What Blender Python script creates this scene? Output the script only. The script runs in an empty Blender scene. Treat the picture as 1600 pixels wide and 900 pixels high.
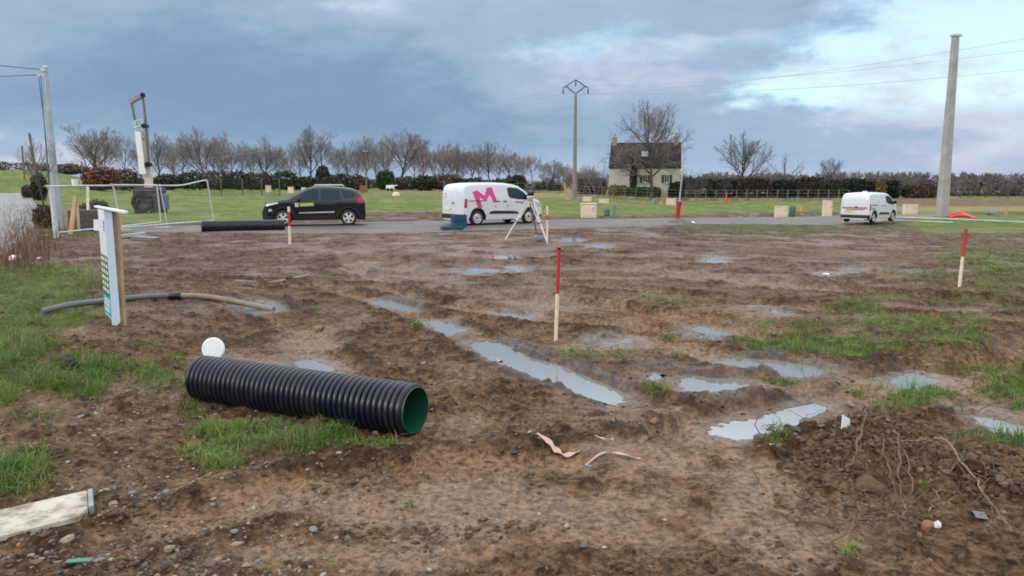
import bpy, bmesh, math, random
import numpy as np
from mathutils import Vector, Matrix, geometry

# ------------------------------------------------------------------ camera, sky, sun, exposure
S = bpy.context.scene
COL = S.collection
EYE, FPX, HOR = 1.9, 1209.0, 281.0
PITCH = math.atan((450 - HOR) / FPX)
cam_d = bpy.data.cameras.new("camera")
cam_d.sensor_width = 36.0
cam_d.lens = 36.0 * FPX / 1600.0
cam_d.clip_start, cam_d.clip_end = 0.05, 9000.0
cam = bpy.data.objects.new("camera", cam_d)
COL.objects.link(cam)
cam.location = (0, 0, EYE)
cam.rotation_euler = (math.pi / 2 - PITCH, 0, 0)
S.camera = cam

SUN_AZ, SUN_EL = math.radians(-122), math.radians(22)
sun_d = bpy.data.lights.new("sun", 'SUN')
sun_d.energy, sun_d.angle, sun_d.color = 1.1, math.radians(16), (1.0, 0.90, 0.78)
sun = bpy.data.objects.new("sun", sun_d)
COL.objects.link(sun)
sdir = Vector((math.sin(SUN_AZ) * math.cos(SUN_EL), math.cos(SUN_AZ) * math.cos(SUN_EL), math.sin(SUN_EL)))
sun.rotation_euler = sdir.to_track_quat('Z', 'Y').to_euler()
sun.location = sdir * 60

S.view_settings.view_transform = 'Standard'
S.view_settings.look = 'None'
S.view_settings.gamma = 1.0
S.view_settings.exposure = 0.0
S.render.engine = 'CYCLES'
S.cycles.max_bounces = 5
S.cycles.diffuse_bounces = 2
S.cycles.glossy_bounces = 2
S.cycles.transparent_max_bounces = 8
S.cycles.pixel_filter_type = 'BLACKMAN_HARRIS'
S.cycles.filter_width = 1.8


class NT:
    """tiny helper to wire math nodes"""
    def __init__(self, tree):
        self.t = tree
    def n(self, typ, **kw):
        nd = self.t.nodes.new(typ)
        for k, v in kw.items():
            setattr(nd, k, v)
        return nd
    def put(self, sock, v):
        if isinstance(v, (int, float)):
            sock.default_value = v
        elif isinstance(v, (tuple, list)):
            sock.default_value = tuple(v) if len(v) == len(sock.default_value) else tuple(v) + (1,)
        else:
            self.t.links.new(v, sock)
    def m(self, op, a, b=0.0, c=None, clamp=False):
        nd = self.n('ShaderNodeMath', operation=op)
        nd.use_clamp = clamp
        self.put(nd.inputs[0], a)
        self.put(nd.inputs[1], b)
        if c is not None:
            self.put(nd.inputs[2], c)
        return nd.outputs[0]
    def smooth(self, v, a, b, o0=0.0, o1=1.0):
        nd = self.n('ShaderNodeMapRange', interpolation_type='SMOOTHSTEP')
        self.put(nd.inputs['Value'], v)
        for k, q in (('From Min', a), ('From Max', b), ('To Min', o0), ('To Max', o1)):
            nd.inputs[k].default_value = q
        return nd.outputs[0]
    def mix(self, f, a, b, blend='MIX'):
        nd = self.n('ShaderNodeMix', data_type='RGBA', blend_type=blend)
        self.put(nd.inputs[0], f)
        self.put(nd.inputs[6], a)
        self.put(nd.inputs[7], b)
        return nd.outputs[2]
    def noise(self, vec, scale, detail=4.0, rough=0.55, dist=0.0):
        nd = self.n('ShaderNodeTexNoise')
        if vec is not None:
            self.t.links.new(vec, nd.inputs['Vector'])
        nd.inputs['Scale'].default_value = scale
        nd.inputs['Detail'].default_value = detail
        nd.inputs['Roughness'].default_value = rough
        nd.inputs['Distortion'].default_value = dist
        return nd.outputs[0]
    def xyz(self, x, y, z=0.0):
        nd = self.n('ShaderNodeCombineXYZ')
        self.put(nd.inputs[0], x); self.put(nd.inputs[1], y); self.put(nd.inputs[2], z)
        return nd.outputs[0]


def build_world():
    w = bpy.data.worlds.new("World")
    S.world = w
    w.use_nodes = True
    w.node_tree.nodes.clear()
    q = NT(w.node_tree)
    sky = q.n('ShaderNodeTexSky', sky_type='NISHITA')
    sky.sun_disc = False
    sky.sun_elevation = SUN_EL
    sky.sun_rotation = SUN_AZ % (2 * math.pi)
    sky.air_density, sky.dust_density, sky.ozone_density = 1.0, 0.4, 1.0
    tc = q.n('ShaderNodeTexCoord')
    sp = q.n('ShaderNodeSeparateXYZ')
    q.t.links.new(tc.outputs['Generated'], sp.inputs[0])
    X, Y, Z = sp.outputs
    az = q.m('ARCTAN2', X, Y)
    el = q.m('ARCSINE', Z)
    # soft, streaky cloud noise in sky directions
    nv = q.xyz(q.m('MULTIPLY', az, 3.0), q.m('MULTIPLY', el, 8.5), 0.37)
    n1 = q.noise(nv, 1.5, 6.0, 0.55, 0.4)
    n2 = q.noise(q.xyz(q.m('MULTIPLY', az, 3.2), q.m('MULTIPLY', el, 7.5), 4.1), 3.6, 5.0, 0.55, 0.2)
    n4 = q.noise(q.xyz(q.m('MULTIPLY', az, 3.0), q.m('MULTIPLY', el, 7.0), 2.2), 8.0, 6.0, 0.6, 0.3)
    n3 = q.noise(q.xyz(q.m('MULTIPLY', az, 2.0), q.m('MULTIPLY', el, 6.0), 9.7), 1.3, 3.0, 0.5)
    wa = q.m('ADD', az, q.m('MULTIPLY', q.m('SUBTRACT', n2, 0.5), 0.22))
    we = q.m('ADD', el, q.m('MULTIPLY', q.m('SUBTRACT', n1, 0.5), 0.11))

    def blob(u, v, su, sv, wgt):
        a0 = math.atan((u - 800) / FPX)
        e0 = math.atan((HOR - v) * math.cos(a0) / FPX)
        da = q.m('DIVIDE', q.m('SUBTRACT', wa, a0), su / FPX)
        de = q.m('DIVIDE', q.m('SUBTRACT', we, e0), sv / FPX)
        s = q.m('ADD', q.m('MULTIPLY', da, da), q.m('MULTIPLY', de, de))
        return q.m('MULTIPLY', q.m('EXPONENT', q.m('MULTIPLY', s, -1.0)), wgt)

    def total(bl):
        s = None
        for b in bl:
            v = blob(*b)
            s = v if s is None else q.m('ADD', s, v)
        return s
    gap = total([(1560, 75, 230, 72, 1.30), (1350, 130, 170, 34, 0.95), (1225, 160, 80, 16, 0.65), (1480, 20, 150, 26, 0.45), (1400, 150, 140, 22, 0.35),
                 (890, 88, 80, 22, 0.62), (1030, 76, 110, 22, 0.55), (1150, 60, 80, 18, 0.32),
                 (620, -5, 80, 20, 0.6), (1590, 205, 40, 10, 0.3),
                 (1750, 60, 200, 90, 0.8)])
    gap = q.m('ADD', gap, q.m('ADD', q.m('MULTIPLY', q.m('SUBTRACT', n2, 0.5), 0.95), q.m('MULTIPLY', q.m('SUBTRACT', n4, 0.5), 0.5)))
    gmask = q.smooth(gap, 0.16, 0.98)
    light = total([(1060, 122, 150, 26, 0.75), (880, 95, 160, 60, 0.4), (1430, 178, 170, 20, 0.75), (1250, 25, 320, 60, 0.35),
                   (1250, 235, 420, 60, 0.32), (30, 232, 150, 20, 0.85), (60, 30, 420, 90, 0.33),
                   (1560, 200, 90, 40, 0.5), (720, 10, 200, 50, 0.3), (500, 268, 1000, 26, 0.50)])
    dark = total([(560, 170, 340, 70, 0.30), (330, 120, 300, 60, 0.16), (1180, 95, 120, 18, 0.25), (1330, 20, 130, 22, 0.3)])
    lf = q.m('SUBTRACT', q.m('ADD', light, q.m('MULTIPLY', q.m('SUBTRACT', n1, 0.5), 0.65)), dark)
    lf = q.m('ADD', lf, q.m('MULTIPLY', q.m('SUBTRACT', n3, 0.5), 0.5))
    lf = q.m('ADD', lf, q.m('ADD', q.m('MULTIPLY', q.m('SUBTRACT', n2, 0.5), 0.55), q.m('MULTIPLY', q.m('SUBTRACT', n4, 0.5), 0.45)))
    K = 10.0      # the background runs at strength 0.1
    c0 = q.mix(q.smooth(lf, -0.35, 0.45), tuple(K * v for v in (0.222, 0.345, 0.510)), tuple(K * v for v in (0.375, 0.500, 0.680)))
    c1 = q.mix(q.smooth(lf, 0.40, 1.05), c0, tuple(K * v for v in (0.60, 0.64, 0.78)))
    hi = q.mix(q.smooth(gap, 0.50, 1.25), tuple(K * v for v in (0.46, 0.71, 0.95)), tuple(K * v for v in (0.80, 0.97, 1.02)))
    hi = q.mix(0.25, hi, q.mix(1.0, sky.outputs[0], (1.5, 1.9, 1.9), 'MULTIPLY'))
    hi = q.mix(q.smooth(q.m('ADD', n1, q.m('MULTIPLY', n4, 0.4)), 0.60, 0.86), hi, tuple(K * v for v in (0.66, 0.74, 0.86)))
    low = q.mix(q.m('MULTIPLY', gmask, 0.94), c1, hi)
    # above and behind the view the overcast is brightened to light ground and puddles
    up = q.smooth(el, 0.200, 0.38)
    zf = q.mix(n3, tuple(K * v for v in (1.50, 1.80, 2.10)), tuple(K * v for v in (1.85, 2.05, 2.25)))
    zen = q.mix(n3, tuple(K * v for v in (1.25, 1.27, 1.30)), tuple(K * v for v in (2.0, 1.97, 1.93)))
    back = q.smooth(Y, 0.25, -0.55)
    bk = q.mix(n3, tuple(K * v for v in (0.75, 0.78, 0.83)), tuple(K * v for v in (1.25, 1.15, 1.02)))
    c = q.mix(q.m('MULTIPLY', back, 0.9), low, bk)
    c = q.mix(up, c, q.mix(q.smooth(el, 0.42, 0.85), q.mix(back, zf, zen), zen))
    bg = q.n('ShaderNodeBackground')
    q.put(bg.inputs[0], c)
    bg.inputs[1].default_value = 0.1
    out = q.n('ShaderNodeOutputWorld')
    q.t.links.new(bg.outputs[0], out.inputs[0])
    w.cycles.sampling_method = 'MANUAL'
    w.cycles.sample_map_resolution = 512


build_world()

# ------------------------------------------------------------------ photo pixels <-> the ground
CP, SP = math.cos(PITCH), math.sin(PITCH)


def sm(x, a, b):
    t = np.clip((np.asarray(x, float) - a) / (b - a), 0, 1)
    return t * t * (3 - 2 * t)


def base_z(x, y):
    x = np.asarray(x, float); y = np.asarray(y, float)
    z = -0.72 * sm(x, 1, 22) * sm(y, 14, 44)
    z = z + 4.2 * sm(-x / np.maximum(y, 1), 0.46, 0.62) * sm(y, 60, 190)
    z = z + 0.16 * sm(-x, 3.2, 5.0) * sm(y, 4.0, 6.5) * (1 - sm(y, 12, 18))
    return z


def pix(x, y, z):
    x = np.asarray(x, float); y = np.asarray(y, float); z = np.asarray(z, float) - EYE
    c = y * CP - z * SP
    ok = c > 0.3
    c = np.where(ok, c, 0.3)
    u = 800 + FPX * x / c
    v = 450 - FPX * (y * SP + z * CP) / c
    return np.where(ok, u, 800.0), np.where(ok, v, 3000.0)


def at(u, v):
    """ground point under a photo pixel"""
    dx, dy, dz = (u - 800) / FPX, CP + (450 - v) / FPX * SP, -SP + (450 - v) / FPX * CP
    z = 0.0
    for _ in range(25):
        t = (z - EYE) / dz if dz < -1e-4 else 400.0
        t = min(max(t, 0), 3000)
        z = 0.5 * z + 0.5 * float(base_z(dx * t, dy * t))
    return Vector((dx * t, dy * t, z))


def at_np(u, v):
    u = np.asarray(u, float); v = np.asarray(v, float)
    dx = (u - 800) / FPX
    dy = CP + (450 - v) / FPX * SP
    dz = np.minimum(-SP + (450 - v) / FPX * CP, -1e-3)
    z = np.zeros_like(dx)
    for _ in range(20):
        t = (z - EYE) / dz
        z = 0.5 * z + 0.5 * base_z(dx * t, dy * t)
    return dx * t, dy * t


def ray(u, v, y):
    """point on the sight line of a pixel at distance y"""
    dx, dy, dz = (u - 800) / FPX, CP + (450 - v) / FPX * SP, -SP + (450 - v) / FPX * CP
    t = y / dy
    return Vector((dx * t, y, EYE + dz * t))


# ------------------------------------------------------------------ noise in numpy
def _hash(ix, iy, seed):
    h = (ix.astype(np.int64) * 374761393 + iy.astype(np.int64) * 668265263 + seed * 1442695041) & 0xFFFFFFFF
    h = ((h ^ (h >> 13)) * 1274126177) & 0xFFFFFFFF
    h = ((h ^ (h >> 16)) * 2246822519) & 0xFFFFFFFF
    return ((h ^ (h >> 15)) & 0xFFFFFF) / float(0xFFFFFF)


_rp = np.random.default_rng(77)
_PERM = np.tile(_rp.permutation(1024).astype(np.int32), 2)
_ang = _rp.uniform(0, 2 * np.pi, 1024)
_GX, _GY = np.cos(_ang).astype(np.float32) * 1.5, np.sin(_ang).astype(np.float32) * 1.5


def perlin(x, y, seed=0):
    x = np.asarray(x, float); y = np.asarray(y, float)
    fx = np.floor(x); fy = np.floor(y)
    ix = (fx.astype(np.int64) + seed * 157).astype(np.int32) & 1023
    iy = (fy.astype(np.int64) + seed * 313).astype(np.int32) & 1023
    fx = (x - fx).astype(np.float32); fy = (y - fy).astype(np.float32)
    ux = fx * fx * fx * (fx * (fx * 6 - 15) + 10); uy = fy * fy * fy * (fy * (fy * 6 - 15) + 10)
    ix1 = (ix + 1) & 1023; iy1 = (iy + 1) & 1023
    p0, p1 = _PERM[ix], _PERM[ix1]
    r = []
    for p, j, ox, oy in ((p0, iy, 0, 0), (p1, iy, 1, 0), (p0, iy1, 0, 1), (p1, iy1, 1, 1)):
        g = _PERM[p + j]
        r.append(_GX[g] * (fx - ox) + _GY[g] * (fy - oy))
    a0 = r[0] + (r[1] - r[0]) * ux
    a1 = r[2] + (r[3] - r[2]) * ux
    return (a0 + (a1 - a0) * uy).astype(float)


def fbm(x, y, oct=4, seed=0, gain=0.5):
    s = 0; a = 1.0; t = 0
    for i in range(oct):
        s = s + a * perlin(x * 2 ** i + i * 17.3, y * 2 ** i - i * 9.1, seed + i); t += a; a *= gain
    return s / t


def clods(x, y, cell, seed, keep=0.6, r0=0.25, r1=0.6):
    """rounded lumps, one per cell"""
    gx, gy = x / cell, y / cell
    ix, iy = np.floor(gx), np.floor(gy)
    best = np.zeros_like(gx)
    for ox in (-1, 0, 1):
        for oy in (-1, 0, 1):
            cx, cy = ix + ox, iy + oy
            px = cx + _hash(cx, cy, seed); py = cy + _hash(cx, cy, seed + 1)
            k = _hash(cx, cy, seed + 2)
            R = np.where(k < keep, r0 + (r1 - r0) * k / keep, 1e-3)
            e = 0.6 + 0.8 * _hash(cx, cy, seed + 3)
            d2 = ((gx - px) ** 2 * e + (gy - py) ** 2 / e) / (R * R)
            best = np.maximum(best, np.sqrt(np.clip(1 - d2, 0, 1)) * R)
    return best * cell


# ------------------------------------------------------------------ object helpers
def tag(o, label=None, cat=None, group=None, kind=None):
    if label: o['label'] = label
    if cat: o['category'] = cat
    if group: o['group'] = group
    if kind: o['kind'] = kind
    return o


def thing(name, label, cat, loc=(0, 0, 0), rz=0.0, group=None):
    o = bpy.data.objects.new(name, None)
    o.empty_display_size = 0.2
    COL.objects.link(o)
    o.location = loc
    o.rotation_euler = (0, 0, rz)
    return tag(o, label, cat, group)


def copy_tree(o, parent=None):
    c = o.copy()
    COL.objects.link(c)
    c.parent = parent
    for ch in list(o.children):
        copy_tree(ch, c)
    return c


def fast_mesh(name, V, F, mats, parent=None, smooth=False, attrs=None, mi=None):
    """V (n,3); F (m,k) of one arity"""
    V = np.asarray(V, np.float32); F = np.asarray(F, np.int32)
    me = bpy.data.meshes.new(name)
    me.vertices.add(len(V)); me.vertices.foreach_set('co', V.ravel())
    k = F.shape[1]
    me.loops.add(F.size); me.loops.foreach_set('vertex_index', F.ravel())
    me.polygons.add(len(F)); me.polygons.foreach_set('loop_start', np.arange(len(F), dtype=np.int32) * k)
    if mi is not None:
        me.polygons.foreach_set('material_index', np.asarray(mi, np.int32))
    me.polygons.foreach_set('use_smooth', np.full(len(F), bool(smooth)))
    for m in (mats if isinstance(mats, (list, tuple)) else [mats]):
        me.materials.append(m)
    for an, (typ, data) in (attrs or {}).items():
        a = me.attributes.new(an, typ, 'POINT')
        a.data.foreach_set('color' if typ == 'FLOAT_COLOR' else 'value', np.asarray(data, np.float32).ravel())
    me.update(calc_edges=True)
    me.validate()
    o = bpy.data.objects.new(name, me)
    COL.objects.link(o)
    o.parent = parent
    return o


class MB:
    """collects simple shapes, then links them as one mesh object"""
    def __init__(self):
        self.v, self.f, self.mi = [], [], []
    def add(self, V, F, mi=0):
        b = len(self.v)
        self.v += [tuple(p) for p in V]
        self.f += [tuple(i + b for i in q) for q in F]
        self.mi += [mi] * len(F)
        return self
    def box(self, c, s, rot=None, mi=0, bev=0.0):
        hx, hy, hz = (d / 2 for d in s)
        bm = bmesh.new()
        bmesh.ops.create_cube(bm, size=1)
        for q in bm.verts:
            q.co = Vector((q.co.x * s[0], q.co.y * s[1], q.co.z * s[2]))
        if bev > 0:
            bmesh.ops.bevel(bm, geom=list(bm.edges), offset=min(bev, min(s) * 0.45), segments=2, affect='EDGES', profile=0.5)
        M = Matrix.Translation(Vector(c)) @ (rot.to_4x4() if rot is not None else Matrix())
        bm.verts.index_update()
        self.add([M @ q.co for q in bm.verts], [[q.index for q in f.verts] for f in bm.faces], mi)
        bm.free()
        return self
    def tube(self, pts, rad, n=8, cap=True, mi=0):
        P = [Vector(p) for p in pts]
        R = list(rad) if hasattr(rad, '__len__') else [rad] * len(P)
        V, F = [], []
        ref = None
        for i, p in enumerate(P):
            d = (P[min(i + 1, len(P) - 1)] - P[max(i - 1, 0)])
            d = d.normalized() if d.length > 1e-9 else Vector((0, 0, 1))
            if ref is None:
                ref = Vector((1, 0, 0)) if abs(d.x) < 0.8 else Vector((0, 1, 0))
            a = (ref - d * ref.dot(d)).normalized()
            ref = a
            b = d.cross(a)
            for k in range(n):
                t = 2 * math.pi * k / n
                V.append(p + (a * math.cos(t) + b * math.sin(t)) * R[i])
        for i in range(len(P) - 1):
            for k in range(n):
                F.append((i * n + k, i * n + (k + 1) % n, (i + 1) * n + (k + 1) % n, (i + 1) * n + k))
        if cap:
            F.append(tuple(range(n - 1, -1, -1)))
            F.append(tuple((len(P) - 1) * n + k for k in range(n)))
        return self.add(V, F, mi)
    def lathe(self, prof, n=32, M=None, mi=0, closed=False):
        """prof: (radius, height) pairs round local z"""
        V, F = [], []
        for r, h in prof:
            for k in range(n):
                t = 2 * math.pi * k / n
                p = Vector((r * math.cos(t), r * math.sin(t), h))
                V.append(M @ p if M is not None else p)
        m = len(prof)
        for i in range(m if closed else m - 1):
            j = (i + 1) % m
            for k in range(n):
                F.append((i * n + k, i * n + (k + 1) % n, j * n + (k + 1) % n, j * n + k))
        return self.add(V, F, mi)
    def prism(self, poly, h, M=None, mi=0):
        """2-D outline (counter-clockwise) pulled up by h along local z"""
        n = len(poly)
        V = [Vector((a, b, 0)) for a, b in poly] + [Vector((a, b, h)) for a, b in poly]
        if M is not None:
            V = [M @ p for p in V]
        F = [tuple(range(n - 1, -1, -1)), tuple(range(n, 2 * n))]
        F += [(i, (i + 1) % n, n + (i + 1) % n, n + i) for i in range(n)]
        return self.add(V, F, mi)
    def build(self, name, mats, parent=None, smooth=False, sharp=35, label=None):
        me = bpy.data.meshes.new(name)
        me.from_pydata(self.v, [], self.f)
        for m in (mats if isinstance(mats, (list, tuple)) else [mats]):
            me.materials.append(m)
        me.polygons.foreach_set('material_index', self.mi)
        me.update()
        if smooth:
            me.polygons.foreach_set('use_smooth', [True] * len(me.polygons))
            me.set_sharp_from_angle(angle=math.radians(sharp))
        o = bpy.data.objects.new(name, me)
        COL.objects.link(o)
        o.parent = parent
        if label: o['label'] = label
        return o


# ------------------------------------------------------------------ materials
def mat(name, col, rough=0.6, metal=0.0, var=0.0, vscale=8.0, dirt=None, dirt_amt=0.0, dscale=3.0, spec=0.5, bump=0.0, bscale=30.0, ior=1.45):
    m = bpy.data.materials.new(name)
    m.use_nodes = True
    q = NT(m.node_tree)
    b = m.node_tree.nodes['Principled BSDF']
    tc = q.n('ShaderNodeTexCoord')
    c = tuple(col) + (1,)
    src = None
    if var > 0:
        n = q.noise(tc.outputs['Object'], vscale, 5, 0.6)
        src = q.mix(q.smooth(n, 0.3, 0.7), tuple(v * (1 - var) for v in col) + (1,), tuple(min(1, v * (1 + var)) for v in col) + (1,))
    if dirt is not None:
        n = q.noise(tc.outputs['Object'], dscale, 6, 0.65)
        src = q.mix(q.m('MULTIPLY', q.smooth(n, 0.42, 0.68), dirt_amt), src if src is not None else c, tuple(dirt) + (1,))
    if src is not None:
        q.t.links.new(src, b.inputs['Base Color'])
    else:
        b.inputs['Base Color'].default_value = c
    b.inputs['Roughness'].default_value = rough
    b.inputs['Metallic'].default_value = metal
    b.inputs['Specular IOR Level'].default_value = spec
    b.inputs['IOR'].default_value = ior
    if bump > 0:
        bp = q.n('ShaderNodeBump')
        bp.inputs['Strength'].default_value = 1.0
        bp.inputs['Distance'].default_value = bump
        q.t.links.new(q.noise(tc.outputs['Object'], bscale, 5, 0.6), bp.inputs['Height'])
        q.t.links.new(bp.outputs[0], b.inputs['Normal'])
    return m


def attr_mat(name, rough=0.8, spec=0.3, attr='col', trans=0.0):
    """colour from a per-point attribute"""
    m = bpy.data.materials.new(name)
    m.use_nodes = True
    q = NT(m.node_tree)
    b = m.node_tree.nodes['Principled BSDF']
    a = q.n('ShaderNodeAttribute', attribute_name=attr)
    q.t.links.new(a.outputs['Color'], b.inputs['Base Color'])
    b.inputs['Roughness'].default_value = rough
    b.inputs['Specular IOR Level'].default_value = spec
    if trans > 0:
        tr = q.n('ShaderNodeBsdfTranslucent')
        q.t.links.new(a.outputs['Color'], tr.inputs[0])
        mx = q.n('ShaderNodeMixShader')
        mx.inputs[0].default_value = trans
        q.t.links.new(b.outputs[0], mx.inputs[1]); q.t.links.new(tr.outputs[0], mx.inputs[2])
        q.t.links.new(mx.outputs[0], m.node_tree.nodes['Material Output'].inputs[0])
    return m


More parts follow.
